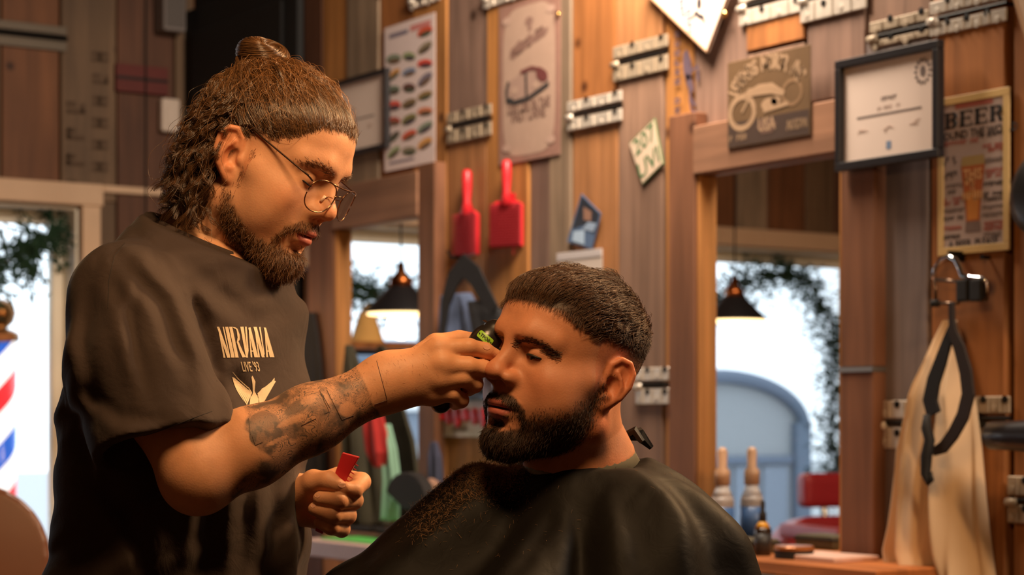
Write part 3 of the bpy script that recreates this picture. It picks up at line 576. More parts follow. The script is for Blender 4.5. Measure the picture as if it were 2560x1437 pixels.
# ------------------------------------------------------------------ red brushes and comb on the planks
M_red = mat('red_plastic', (206, 40, 48), .35)
M_redd = mat('red_bristle', (150, 24, 34), .7, bump=.6, bscale=400)
def brush(px, ytop, ymid, ybot, wpx, off, label, tilt=0.0):
    x, zt = W1(px, ytop, off); zm = W1(px, ymid, off)[1]; zb = W1(px, ybot, off)[1]
    hw = (W1(px+wpx/2, ymid, off)[0]-W1(px-wpx/2, ymid, off)[0])/2
    r = empty('hair_brush', (x, -off+.012, zm), label, 'hair brush', 'red brushes hung on the planks'); H = zm-zb; G = zt-zm
    P = [(-hw, -H), (hw, -H), (hw, -.01), (hw*.6, .004), (-hw*.6, .004), (-hw, -.01)]
    MB().prism(P, -.014, 0).build('paddle', M_red, r, bevel=.004, seg=2)
    n = MB(); n.tube([(0, -.008, -.01), (0, -.010, G*.25), (0, -.010, G*.6), (0, -.010, G*.92), (0, -.010, G)], [hw*.44, hw*.20, hw*.28, hw*.27, hw*.16], 12); n.build('handle', M_red, r, smooth=True)
    q = MB()
    for i in range(9):
        for j in range(16):
            q.tube([(-hw*.85+hw*1.7*i/8, -.012, -H*.06-H*.88*j/15), (-hw*.85+hw*1.7*i/8, -.034, -H*.06-H*.88*j/15)], .0014, 4, cap=False)
    tag(q.build('bristles', M_redd, r), kind='stuff')
    MB().box((-hw*.92, -.018, -H*.97), (hw*.92, -.013, -H*.04)).build('cushion', M_redd, r, bevel=.002)
    r.rotation_euler = (0, 0, math.radians(tilt)); return r
brush(1166, 424, 530, 640, 52, .05, 'red paddle brush hung above the dark bag')
brush(1262, 400, 505, 618, 52, .05, 'red paddle brush hung under the sepia poster', 28)
x, z = W1(1283, 560, .03); hcm = W1(1283, 500, .03)[1]-W1(1283, 655, .03)[1]
r = empty('tail_comb', (x, -.03, z), 'narrow red comb hung behind the right brush', 'comb')
MB().prism([(-.014, hcm*.5), (.012, hcm*.5), (.012, -hcm*.25), (.004, -hcm*.5), (-.002, -hcm*.25), (-.008, -hcm*.25)], -.004, 0).build('spine', M_red, r, bevel=.001)
for k in range(14): MB().box((.012, -.003, -hcm*.22+k*hcm*.05), (.026, -.001, -.205*hcm+k*hcm*.05)).build('tooth', M_red, r)
# ------------------------------------------------------------------ photo card and paper slip
P = [W1(px, py, .03) for px, py in ((1452, 484), (1501, 534), (1478, 622), (1416, 604))]; cx = sum(p[0] for p in P)/4; cz = sum(p[1] for p in P)/4
r = empty('photo_card', (cx, -.026, cz), 'tilted glossy blue and black photo card on the planks', 'photo card'); Q = [(p[0]-cx, p[1]-cz) for p in P]
MB().prism(Q, -.002, 0).build('card', mat('card_blue', (86, 108, 142), .25), r)
def inq(u, v):  # bilinear in the card
    a = [Q[0][k]*(1-u)+Q[1][k]*u for k in (0, 1)]; b_ = [Q[3][k]*(1-u)+Q[2][k]*u for k in (0, 1)]; return [a[k]*(1-v)+b_[k]*v for k in (0, 1)]
def patch(nm, uv, c, y):
    q = MB(); q.add([(inq(*t)[0], y, inq(*t)[1]) for t in uv], [tuple(range(len(uv)))]); q.build(nm, mat(nm+'_ink', c, .3), r)
patch('dark_print', [(.05, .03), (.95, .03), (.95, .62), (.5, .5), (.05, .72)], (40, 44, 54), -.0026)
patch('skin_print', [(.25, .18), (.62, .14), (.7, .34), (.4, .42)], (150, 112, 92), -.0032)
patch('shirt_print', [(.6, .4), (.95, .3), (.9, .55), (.45, .62)], (150, 170, 196), -.0034); patch('light_print', [(.15, .75), (.55, .62), (.7, .95), (.2, .95)], (176, 200, 226), -.0036)
x0, z0 = W1(1390, 660, .03); x1, z1 = W1(1502, 622, .03); zb = W1(1390, 640, .03)[1]
r = empty('paper_slip', ((x0+x1)/2, -.024, z0), 'pale paper slip in a plastic sleeve above the client\'s hair', 'paper')
hw = (x1-x0)/2; zt_ = W1(1446, 627, .03)[1]-z0
MB().box((-hw, -.002, -.16), (hw, 0, zt_)).build('sheet', mat('slip_paper', (206, 190, 178), .4), r); MB().box((-hw, -.004, zt_-.022), (hw, -.002, zt_)).build('clip_bar', mat('slip_bar', (196, 186, 184), .25), r, bevel=.001)
# ------------------------------------------------------------------ draped cloth helper
def cloth(name, rows, off, depth, m, parent=None, loc=None, folds=5.0, amp=.35, nu=28, nv=40, seed=0, skew=.8):
    """rows (py,xl,xr) in pixels on the mirror wall; a solid hanging sheet with vertical folds"""
    rr = np.array(rows, float); tt = np.linspace(rr[0, 0], rr[-1, 0], nv)
    xl = np.interp(tt, rr[:, 0], rr[:, 1]); xr = np.interp(tt, rr[:, 0], rr[:, 2]); rs = np.random.default_rng(seed); ph = rs.uniform(0, 6, 4)
    v = []; f = []
    for k in range(nv):
        mid = (xl[k]+xr[k])/2; dk = depth*min(1.0, .15+(xr[k]-xl[k])/140.0); om = off+dk*.08; X0 = W1(xl[k], tt[k], om)[0]; X1 = W1(xr[k], tt[k], om)[0]; Z = W1(mid, tt[k], om)[1]
        for side in (0, 1):
            for i in range(nu):
                u = i/(nu-1); s_ = math.sin(math.pi*u)**.6 if 0 < u < 1 else 0
                g = (math.sin(folds*6.283*u+ph[0]+skew*math.sin(k*.09+ph[1]))*.6+math.sin(folds*2.3*6.283*u+ph[2]+k*.05)*.25)*amp*min(1, .25+k/12)
                d = dk*s_*(.62+g) if side == 0 else dk*.02
                v.append((X0+(X1-X0)*u, -off-max(.001, d)+(.0 if side == 0 else depth*.02+.002), Z))
    W_ = 2*nu
    for k in range(nv-1):
        for i in range(nu-1):
            a = k*W_+i; f.append((a, a+W_, a+W_+1, a+1)); a += nu; f.append((a, a+1, a+W_+1, a+W_))
        f.append((k*W_, k*W_+nu, (k+1)*W_+nu, (k+1)*W_)); f.append((k*W_+nu-1, (k+1)*W_+nu-1, (k+1)*W_+2*nu-1, k*W_+2*nu-1))
    for i in range(nu-1):
        f.append((i, i+1, nu+i+1, nu+i)); a = (nv-1)*W_+i; f.append((a, a+nu, a+nu+1, a+1))
    c = Vector(loc) if loc is not None else Vector(v[0]); mb = MB(); mb.add([tuple(Vector(p)-c) for p in v], f)
    o = mb.build(name, m, parent, None if parent is not None else c, smooth=True); return o
# black bag with blue garment on a hook
xb, zb_ = W1(1160, 660, .03); L0 = Vector((xb, -.03, zb_))
r = empty('hanging_bag', L0, 'black shoulder bag with a slate blue cloth hung below the left brush', 'bag')
M_bkc = mat('cloth_black', (22, 20, 22), .75, bump=.3, bscale=300); M_slate = mat('cloth_slate', (112, 128, 164), .85, bump=.3, bscale=300)
cloth('blue_cloth', [(735, 1100, 1175), (780, 1094, 1200), (870, 1092, 1212), (1000, 1092, 1216)], .03, .05, M_slate, r, L0, 2.5, seed=3)
cloth('bag_body', [(752, 1168, 1222), (780, 1172, 1258), (830, 1180, 1268), (900, 1190, 1272), (985, 1196, 1272)], .075, .07, M_bkc, r, L0, 1.5, amp=.2, seed=4)
def strap(name, pts, off, wd, m, parent, base, th=.006):
    C = [Vector((W1(px, py, off)[0], -off, W1(px, py, off)[1]))-base for px, py in pts]; q = MB(); n = len(C)
    wd = [wd]*n if not hasattr(wd, '__len__') else wd
    for i, p in enumerate(C):
        d = (C[min(i+1, n-1)]-C[max(i-1, 0)]).normalized(); sd = d.cross(Vector((0, -1, 0))).normalized()*wd[i]/2
        q.v += [tuple(p-sd), tuple(p+sd), tuple(p+sd+Vector((0, th, 0))), tuple(p-sd+Vector((0, th, 0)))]
        if i:
            a = (i-1)*4
            for j in range(4): q.f.append((a+j, a+(j+1) % 4, a+4+(j+1) % 4, a+4+j))
    q.f += [(3, 2, 1, 0), tuple((n-1)*4+j for j in range(4))]; return q.build(name, m, parent, bevel=.0015)
strap('strap', [(1108, 900), (1106, 820), (1112, 760), (1130, 700), (1158, 664), (1186, 690), (1212, 740), (1232, 780)], .10, [.02, .03, .05, .07, .075, .07, .06, .06], M_bkc, r, L0)
MB().tube([(0, .03, .02), (0, -.05, .02), (0, -.06, .04)], .005, 8).build('hook', M_rod, r)
# red clips on a white card
x0, z0 = W1(1092, 1090, .03); x1, _ = W1(1235, 1090, .03); zt_ = W1(1160, 992, .03)[1]; zc_ = W1(1160, 1092, .03)[1]
r = empty('clip_card', ((x0+x1)/2, -.024, (zt_+zc_)/2), 'white card of red hair clips under the barber\'s hand', 'hair clips'); hw = (x1-x0)/2; hh = (zt_-zc_)/2
MB().box((-hw, -.003, -hh), (hw, 0, hh)).build('card', mat('card_white', (222, 214, 216), .5), r)
for k in range(7):
    xx = -hw*.86+k*hw*.30; q = MB(); q.prism([(xx-.012, hh*.35), (xx+.010, hh*.45), (xx+.022, -hh*(.1+.25*(k % 3)/2)), (xx+.008, -hh*(.25+.3*(k % 3)/2)), (xx-.016, -hh*.05)], -.018, -.003); q.build('clip', M_red, r, bevel=.002)
q = MB(); marks(q, 7, -hw*.2, -hh*.62, .022, -.0036); q.build('print', M_inkg, r)
# towels and garments beside the left mirror
M_blk2 = mat('cloth_black_warm', (30, 24, 22), .85); M_olive = mat('cloth_olive', (64, 58, 42), .9, vary=.4, vscale=14); M_mint = mat('cloth_mint', (150, 196, 170), .9); M_redc = mat('cloth_red', (186, 48, 44), .9); M_pinkc = mat('cloth_rust', (150, 96, 72), .9)
tag(cloth('black_jacket', [(782, 764, 784), (830, 756, 792), (900, 752, 800), (1000, 750, 806), (1190, 748, 812)], .075, .10, M_blk2, None, None, 2, seed=11), 'black jacket hanging between the barber\'s chest and the left mirror', 'jacket')
tag(cloth('olive_coat', [(862, 866, 880), (920, 862, 900), (1000, 860, 920), (1100, 862, 948), (1200, 866, 962), (1312, 872, 972)], .085, .10, M_olive, None, None, 3, seed=12), 'dark olive coat hanging at the left mirror above the counter', 'coat')
tag(cloth('red_cloth', [(1020, 905, 950), (1080, 908, 966), (1130, 915, 974), (1168, 935, 962)], .20, .06, M_redc, None, None, 2, seed=13), 'red cloth hanging over the olive coat', 'cloth')
tag(cloth('mint_towel', [(1060, 950, 975), (1120, 950, 990), (1200, 955, 1000), (1300, 950, 996)], .19, .05, M_mint, None, None, 2, seed=14), 'mint green towel hanging beside the red cloth', 'towel')
# bluish cloth and brush roll by the frame
tag(cloth('navy_cloth', [(1104, 1076, 1092), (1140, 1068, 1102), (1190, 1070, 1106), (1250, 1074, 1108)], .09, .06, mat('cloth_navy', (64, 66, 88), .85), None, None, 2, seed=15), 'small navy cloth hanging on the left mirror frame', 'cloth')
# ------------------------------------------------------------------ counters
def counter(name, label, pxl, pxr, ytop, ybot, off, key):
    xa, zt_ = W1(pxl, ytop, off); xc = W1(pxr, ytop, off)[0]; zb_ = W1(pxl, ybot, off)[1]
    r = empty(name, ((xa+xc)/2, -off/2, 0), label, 'counter'); hw = (xc-xa)/2
    MB().box((-hw, -off/2, zb_), (hw, off/2-.021, zt_)).build('top', key, r, bevel=.004)
    for sx_ in (-.6, .6): MB().box((sx_*hw-.03, -off*.25, 0), (sx_*hw+.03, off*.40, zb_)).build('leg', WD['ob'], r, bevel=.004)
    return r, zt_, (xa, xc)
M_ctop = mat('counter_edge', (196, 164, 156), .45, vary=.12, vscale=30)
c1, zc1, cx1 = counter('wall_counter', 'pale counter with a green mat under the left mirror', 751, 1330, 1345, 1388, .36, M_ctop)
c2, zc2, cx2 = counter('wall_counter', 'orange timber counter under the right mirror', 1700, 2192, 1381, 1412, .30, wood('timber_counter', (186, 112, 58), axis='X'))
r = tag(MB().box((-.42, -.13, 0), (.42, .13, .006)).build('cutting_mat', mat('mat_green', (86, 180, 82), .6, vary=.08), None, (cx1[0]+.5, -.20, zc1), bevel=.002), 'bright green mat lying on the left counter', 'mat')
def on_counter(px, off): return W1(px, 1380, off)[0]
# tray on the left counter
xt = on_counter(905, .15); r = empty('tool_tray', (xt, -.15, zc1+.006), 'brown leather tool tray lying on the green mat', 'tray')
MB().box((-.10, -.05, 0), (.28, .06, .012)).build('base', mat('leather_tray', (110, 66, 38), .6), r, bevel=.004)
MB().box((-.04, -.03, .012), (.10, .03, .03)).build('pouch', M_blk2, r, bevel=.008, seg=2); MB().box((.14, -.03, .012), (.24, .03, .026)).build('pouch', M_blk2, r, bevel=.006, seg=2)
# black fan-shaped neck brush on the left counter
xf, zf = W1(1030, 1230, .22); r = empty('neck_brush', (xf, -.22, zc1+.0065), 'black fan shaped neck brush standing on the counter', 'neck brush'); hz_ = zf-zc1
fan = [(0.05*math.cos(a)*2.4-.01, hz_-.03+.085*math.sin(a)) for a in np.linspace(.10, math.pi-.25, 14)]
MB().prism(fan+[(-.02, hz_-.06), (.04, hz_-.06)], -.02, .02).build('bristle_fan', M_blk2, r, bevel=.006, seg=2)
MB().lathe([(.028, 0), (.028, .01), (.012, .03), (.014, hz_-.05)], (.01, 0, 0), n=14).build('handle', M_rod, r, smooth=True)
xf, zf = W1(1078, 1225, .16); r = empty('shaving_brush', (xf, -.16, zc1+.0065), 'small tan shaving brush beside the neck brush', 'shaving brush'); h_ = zf-zc1
MB().lathe([(.018, 0), (.020, .02), (.013, .05), (.016, h_-.03)], n=14).build('handle', mat('tan_wood', (176, 128, 84), .5), r, smooth=True); MB().lathe([(.014, h_-.03), (.026, h_), (.024, h_+.02), (.006, h_+.03)], n=14).build('bristles', mat('bristle_tan', (150, 112, 92), .8), r, smooth=True)
# bottles and tins on the right counter
def bottle(px, off, ytop, rad, label, cols, neck=.35, name='bottle'):
    x = on_counter(px, off); zt_ = W1(px, ytop, off)[1]-zc2; r = empty(name, (x, -off, zc2), label, 'bottle'); h = zt_
    MB().lathe([(rad*.9, 0), (rad, .004), (rad, h*.46), (rad*.9, h*.50)], n=20).build('body', cols[0], r, smooth=True)
    MB().lathe([(rad*1.015, h*.08), (rad*1.015, h*.40)], n=20).build('label', cols[1], r, smooth=True)
    MB().lathe([(rad*.88, h*.50), (rad*.6, h*.58), (rad*neck, h*.62)], n=20).build('shoulder', cols[2], r, smooth=True)
    MB().lathe([(rad*neck*1.2, h*.62), (rad*neck*1.2, h*.76), (rad*neck*.7, h*.80), (rad*neck*.8, h*.96), (rad*neck*.4, h)], n=16).build('cap', cols[3], r, smooth=True)
    return r
M_amb = mat('amber_dark', (40, 26, 16), .2); M_yel = mat('amber_yellow', (206, 146, 30), .3)
bottle(1907, .20, 1250, .021, 'dark amber dropper bottle with a yellow shoulder on the right counter', (M_amb, M_bk, M_yel, M_blk2))
bottle(1806, .075, 1118, .030, 'tall blue and grey spray bottle beside the right mirror frame', (mat('bottle_grey', (140, 128, 122), .4), mat('bottle_blue', (52, 84, 130), .4), mat('bottle_white', (214, 214, 220), .3), mat('bottle_tan', (176, 136, 104), .4)), .55)
xt = on_counter(1985, .20); r = empty('pomade_tin', (xt, -.20, zc2), 'flat dark pomade tin with an orange lid on the right counter', 'tin')
MB().lathe([(.044, 0), (.046, .003), (.046, .020)], n=28).build('base', M_blk2, r, smooth=False); MB().lathe([(.047, .020), (.047, .027), (.044, .030)], n=28).build('lid', mat('lid_orange', (160, 96, 44), .35, .4), r)
xt = on_counter(1866, .16); r = empty('leather_case', (xt, -.16, zc2), 'low dark olive case on the right counter beside the cape', 'case')
MB().box((-.07, -.05, 0), (.07, .05, .035)).build('body', mat('case_olive', (76, 64, 36), .6), r, bevel=.008, seg=2); MB().box((-.072, -.052, .022), (.072, .052, .028)).build('rim', M_blk2, r, bevel=.001)
xt = on_counter(2060, .16); r = tag(MB().box((-.09, -.07, 0), (.11, .07, .012)).build('paper_stack', mat('paper_pinkish', (214, 176, 160), .7), None, (xt, -.16, zc2), bevel=.002), 'stack of pale paper lying on the right counter', 'papers')
# lower drawer shelf with magazines below right counter
xa, za = W1(1855, 1418, .30); xc = W1(2050, 1418, .30)[0]
r = empty('magazine_shelf', ((xa+xc)/2, -.18, 0), 'white shelf holding pale magazines below the right counter', 'shelf'); hw = (xc-xa)/2
MB().box((-hw, -.15, za-.05), (hw, .16, za-.02)).build('board', M_white, r, bevel=.003); MB().box((-hw, -.13, 0), (-hw+.03, .15, za-.05)).build('leg', M_white, r); MB().box((hw-.03, -.13, 0), (hw, .15, za-.05)).build('leg', M_white, r)
for k, c in enumerate(((224, 226, 232), (226, 170, 110), (230, 200, 170))):
    tag(MB().box((-.07, -.10, 0), (.07, .10, .008)).build('magazine', mat('mag_%d' % k, c, .4), None, ((xa+xc)/2-hw*.62+k*hw*.60, -.20, za-.02), bevel=.001), ('white magazine on the low shelf, nearest the cape', 'orange magazine in the middle of the low shelf', 'cream magazine on the low shelf beside the mirror frame')[k], 'magazine', 'magazines on the low shelf')
# ------------------------------------------------------------------ clip hanger with strap and cream cloth
M_chr = mat('chrome', (214, 214, 216), .12, 1)
h0 = W1(2375, 760, .06); HB = Vector((h0[0], -.06, h0[1])); r = empty('clip_hanger', HB, 'chrome clip hanger on the orange plank under the beer sign', 'hanger')
def hp(px, py, off=.075): a = W1(px, py, off); return Vector((a[0], -off, a[1]))-HB
q = MB(); q.tube([hp(2334, 697), hp(2338, 670), hp(2352, 650), hp(2372, 640), hp(2390, 650), hp(2400, 672), hp(2406, 690), hp(2430, 694), hp(2458, 697), hp(2466, 706)], .0062, 10); q.build('hook', M_chr, r, smooth=True)
q = MB(); q.tube([hp(2336, 690), hp(2340, 760)], .004, 8); q.tube([hp(2340, 698), hp(2396, 704), hp(2396, 752), hp(2468, 748), hp(2470, 704)], .0045, 8); q.tube([hp(2336, 758), hp(2396, 758)], .004, 8); q.build('wire', mat('steel_warm', (120, 96, 78), .3, .9), r, smooth=True)
for px in (2412, 2446):
    MB().box((-.016, -.012, -.024), (.016, .012, .024)).build('clip_jaw', M_bkc, r, hp(px, 726), bevel=.004, seg=2)
MB().lathe([(.010, -.008), (.012, 0), (.010, .008)], n=12).build('knob', M_bkc, r, hp(2338, 758), smooth=True)
MB().box((-.004, .0, -.01), (.004, .06, .012)).build('wall_nail', M_rod, r, hp(2372, 640, .07))
M_cream = mat('cloth_cream', (220, 190, 156), .9, bump=.25, bscale=260)
c0 = W1(2378, 830, .05); CB = Vector((c0[0], -.05, c0[1])); r = empty('cream_cloth', CB, 'cream towel with a black strap hanging from the clip hanger', 'towel')
cloth('cloth', [(800, 2366, 2388), (850, 2350, 2400), (900, 2340, 2416), (960, 2318, 2424), (1040, 2296, 2436), (1120, 2268, 2446), (1230, 2250, 2456), (1320, 2236, 2466), (1380, 2222, 2474), (1450, 2232, 2484), (1700, 2226, 2496)], .035, .13, M_cream, r, CB, 3.2, amp=.42, nu=60, nv=90, seed=21)
M_brs = mat('strap_dark', (38, 26, 22), .7, bump=.2, bscale=300)
strap('strap', [(2376, 755), (2377, 800), (2380, 832), (2396, 870), (2412, 930), (2418, 985), (2404, 1040), (2380, 1085), (2355, 1118), (2330, 1130)], .175, [.016, .016, .024, .031, .035, .036, .034, .031, .028, .018], M_brs, r, CB, .008)
strap('strap', [(2377, 815), (2366, 850), (2350, 900), (2332, 950), (2322, 1000), (2332, 1036)], .172, [.016, .026, .034, .038, .042, .04], M_bkc, r, CB, .008)
q = MB(); q.tube([(Vector((W1(px, py, .185)[0], -.185, W1(px, py, .185)[1]))-CB) for px, py in ((2318, 1036), (2316, 1070), (2324, 1100), (2316, 1140), (2314, 1185), (2322, 1208), (2330, 1200), (2326, 1180))], [.008, .012, .012, .013, .011, .007, .005, .004], 8); q.build('tie_cord', M_bkc, r, smooth=True)
# ------------------------------------------------------------------ hair dryer in a wall holder and dark round lamp at the right edge
d0 = W1(2592, 1090, .12); r = empty('hair_dryer', (d0[0], -.12, d0[1]), 'black hair dryer in a wall holder at the right edge', 'hair dryer')
q = MB().lathe([(.024, -.13), (.030, -.125), (.032, -.06), (.036, 0), (.040, .08), (.030, .12)], n=20).build('barrel', mat('dryer_black', (34, 32, 36), .3), r, smooth=True); q.rotation_euler = (0, math.pi/2, 0)
MB().box((-.014, -.02, -.16), (.022, .02, -.02)).build('handle', mat('dryer_black', (34, 32, 36), .3), r, (.02, 0, 0), bevel=.008, seg=2); MB().box((-.01, 0, -.03), (.03, .10, -.01)).build('holder', M_rod, r, (.02, 0, 0))
d0 = W1(2640, 480, .10); r = empty('wall_lamp', (d0[0], -.10, d0[1]), 'round black wall lamp cut off by the right edge', 'lamp')
q = MB().lathe([(.02, -.06), (.09, -.04), (.105, 0), (.10, .03), (.07, .05)], n=28).build('shade', mat('lamp_black', (30, 27, 26), .35, .3), r, smooth=True); q.rotation_euler = (math.radians(80), 0, 0)
MB().tube([(0, .10, 0), (0, .02, 0)], .014, 10).build('arm', M_rod, r)
# ------------------------------------------------------------------ small fittings on the left wall
def fit2(name, px0, px1, y0, y1, m, label, cat, d=.04, bev=.012):
    ya, zt_ = W2(px0, y0, .03); yb, zb_ = W2(px1, y1, .03); r = empty(name, (.022, (ya+yb)/2, (zt_+zb_)/2), label, cat)
    hy, hz__ = abs(yb-ya)/2, (zt_-zb_)/2; MB().box((0, -hy, -hz__), (d, hy, hz__)).build('housing', m, r, bevel=bev, seg=3)
    return r, hy, hz__, d
r, hy, hz__, d = fit2('junction_box', 397, 443, 246, 334, mat('box_white', (206, 186, 170), .5), 'white rounded junction box on the left wall', 'junction box')
MB().box((d, -hy*.6, -hz__*.6), (d+.004, hy*.6, hz__*.6)).build('cover', mat('box_white', (196, 172, 152), .5), r, bevel=.002)
r, hy, hz__, d = fit2('speaker_box', 386, 442, -40, 90, mat('box_grey', (120, 110, 106), .6), 'grey speaker box at the top of the left wall', 'speaker', .10)
MB().box((d, -hy*.8, -hz__*.85), (d+.004, hy*.8, hz__*.85)).build('grille', mat('grille_grey', (92, 84, 80), .8), r, bevel=.002)
r, hy, hz__, d = fit2('red_board', 288, 418, 158, 240, mat('board_red', (92, 28, 20), .7, vary=.2), 'dark red wooden board across the left wall', 'board', .02, .003)
MB().box((d, -hy*.98, -.006), (d+.003, hy*.98, .006)).build('groove', M_rod, r)
ya, za = W2(195, 300, .03); yb, _ = W2(250, 300, .03); r = empty('stamp_mark', (.0235, (ya+yb)/2, za), 'faded black stencil marks on a grey plank of the left wall', 'stencil')
q = MB(); q2 = MB(); marks(q, 7, 0, 0, .085, 0, math.pi/2, 1.0); q.v = [(0, p[0]+.05, p[2]) for p in q.v]; marks(q2, 4, 0, -.1, .10, 0, math.pi/2, 1.0); q.add([(0, p[0]-.05, p[2]) for p in q2.v], q2.f); tag(q.build('marks', mat('stamp_dark', (86, 66, 50), .9), r), kind='stuff')
# ------------------------------------------------------------------ pendant lamps near the window (seen in the mirrors)
M_shade = mat('shade_black', (46, 42, 44), .45, .3); M_cop = mat('copper', (206, 120, 66), .3, 1)
def pendant(px, py, f, label, rad=.14):
    p = PD(px, py, f); p = Vector((p.x, -p.y, p.z)); r = empty('pendant_lamp', p, label, 'lamp', 'black pendant lamps with copper tops')
    MB().lathe([(rad, 0), (rad*.98, .006), (rad*.34, .095), (rad*.30, .10)], n=28).build('shade', M_shade, r, smooth=True)
    MB().lathe([(rad*.31, .10), (rad*.28, .13), (rad*.12, .155), (.012, .19)], n=24).build('copper_cap', M_cop, r, smooth=True)
    MB().lathe([(.02, -.012), (rad*.90, -.010), (rad*.92, -.002), (.02, .0)], n=24).build('diffuser', mat('lamp_glow', (255, 214, 150), .5, emit=4.0), r, smooth=True)
    MB().tube([(0, 0, .19), (0, 0, CEIL-p.z-.03)], .004, 6).build('cord', M_rod, r); MB().lathe([(.05, CEIL-p.z-.03), (.05, CEIL-p.z)], n=20).build('ceiling_rose', M_shade, r)
    l = bpy.data.lights.new('pendant_bulb', 'POINT'); l.energy = 6; l.color = WARM; l.shadow_soft_size = .05
    o = bpy.data.objects.new('pendant_bulb', l); COL.objects.link(o); o.parent = r; o.location = (0, 0, -.05)
pendant(1860, 800, 8.6, 'black pendant lamp reflected in the right mirror')
pendant(1032, 782, 7.6, 'black pendant lamp reflected at the edge of the left mirror')
# straw cone on a small shelf by the window
yy = W2(-45, 800, .10)[0]; zz = W2(-20, 830, .10)[1]
r = empty('window_shelf', (.0, yy, zz), 'narrow timber shelf fixed across the shop window', 'shelf'); MB().box((-.11, -.20, -.03), (.05, .14, 0)).build('board', WD['rd'], r, bevel=.003); MB().box((-.12, -.19, -.05), (-.10, .13, -.03)).build('bracket', M_rod, r)
MB().lathe([(.075, 0), (.070, .01), (.035, .12), (.008, .16)], n=24).build('straw_cone', mat('straw', (222, 172, 100), .8, vary=.1), None, (-.03, yy+.02, zz), smooth=True); tag(bpy.data.objects['straw_cone'], 'tan straw cone standing on the window shelf', 'cone')
# ------------------------------------------------------------------ barber chairs in the room
def barber_chair(loc, rz, m, label, top, headrest=True):
    r = empty('barber_chair', loc, label, 'barber chair', 'empty barber chairs in the shop'); r.rotation_euler = (0, 0, rz)
    MB().lathe([(.30, 0), (.30, .02), (.10, .05), (.05, .09), (.05, .42)], n=28).build('pedestal', M_chr, r, smooth=True)
    MB().box((-.27, -.25, .42), (.27, .27, .56)).build('seat', m, r, bevel=.05, seg=4)
    n = 12; q = MB()
    rc = .17; bp_ = [(-.25, .55), (.25, .55)]+[(.25-rc+rc*math.cos(a), top-rc+rc*math.sin(a)) for a in np.linspace(0, math.pi/2, 8)]+[(-.25+rc+rc*math.cos(a), top-rc+rc*math.sin(a)) for a in np.linspace(math.pi/2, math.pi, 8)]
    b_ = MB().prism(bp_, -.06, .07).build('backrest', m, r, (0, .27, 0), bevel=.035, seg=4, smooth=True); b_.rotation_euler = (math.radians(-8), 0, 0)
    for s in (-1, 1):
        MB().box((s*.27-.03, -.20, .72), (s*.27+.03, .24, .78)).build('armrest', m, r, bevel=.02, seg=3); MB().tube([(s*.27, -.1, .50), (s*.27, -.1, .74)], .015, 8).build('arm_post', M_chr, r)
    if headrest:
        MB().tube([(0, .36, top-.06), (0, .38, top+.06)], .016, 8).build('headrest_post', M_chr, r); MB().box((-.11, .33, top+.03), (.11, .42, top+.17)).build('headrest', m, r, bevel=.035, seg=4)
    MB().box((-.18, -.50, .12), (.18, -.40, .15)).build('footrest', M_chr, r, bevel=.006); MB().tube([(0, -.45, .14), (0, -.2, .40)], .02, 8).build('footrest_arm', M_chr, r)
    for x_ in (-.12, 0, .12): MB().box((x_-.004, -.062, .60), (x_+.004, -.056, top-.08)).build('seam', mat('seam_dark', (40, 22, 16), .7), b_)
p = PD(-175, 1100, 4.2); barber_chair((p.x, p.y, 0), math.radians(70), mat('leather_brown', (118, 70, 44), .35, vary=.15, vscale=9), 'brown leather barber chair at the lower left corner', 1.05, False)
p = PD(2215, 1200, 7.8); barber_chair((p.x, -p.y, 0), math.radians(100), mat('leather_red', (150, 34, 40), .4, vary=.1), 'red leather barber chair seen in the right mirror', .80)
# ================================================================== organic modelling: signed distance fields meshed by surface nets
V3 = lambda *a: np.array(a, np.float32)
def ell(p, c, r):
    d = p-V3(*c); r = V3(*r); k0 = np.sqrt(((d/r)**2).sum(1)); k1 = np.sqrt(((d/(r*r))**2).sum(1))+1e-9
    return k0*(k0-1)/k1
def sph(p, c, r): return np.sqrt(((p-V3(*c))**2).sum(1))-r
def cap(p, a, b, ra, rb):
    a = V3(*a); b = V3(*b); ab = b-a; h = np.clip(((p-a)@ab)/(ab@ab), 0, 1)
    return np.sqrt(((p-a-h[:, None]*ab)**2).sum(1))-(ra+(rb-ra)*h)
def chain(p, pts, rs, k=0.0):
    d = None
    for i in range(len(pts)-1):
        e = cap(p, pts[i], pts[i+1], rs[i], rs[i+1]); d = e if d is None else (smin(d, e, k) if k else np.minimum(d, e))
    return d
def smin(a, b, k):
    h = np.maximum(k-np.abs(a-b), 0)/k; return np.minimum(a, b)-h*h*k*.25
def smax(a, b, k): return -smin(-a, -b, k)
def sub(a, b, k): return smax(a, -b, k)
def vnoise(p, scale, seed=0):
    """smooth value noise in [-1,1]"""
    q = p*scale; i = np.floor(q).astype(np.int64); f = (q-i).astype(np.float32); f = f*f*(3-2*f)
    def h(dx, dy, dz):
        n = (i[:, 0]+dx)*374761393+(i[:, 1]+dy)*668265263+(i[:, 2]+dz)*2147483647+seed*974711
        n = (n ^ (n >> 13))*1274126177; n = n ^ (n >> 16); return ((n & 0xffff)/32767.5-1).astype(np.float32)
    x0 = h(0,0,0)*(1-f[:,0])+h(1,0,0)*f[:,0]; x1 = h(0,1,0)*(1-f[:,0])+h(1,1,0)*f[:,0]; x2 = h(0,0,1)*(1-f[:,0])+h(1,0,1)*f[:,0]; x3 = h(0,1,1)*(1-f[:,0])+h(1,1,1)*f[:,0]
    y0 = x0*(1-f[:,1])+x1*f[:,1]; y1 = x2*(1-f[:,1])+x3*f[:,1]
    return y0*(1-f[:,2])+y1*f[:,2]
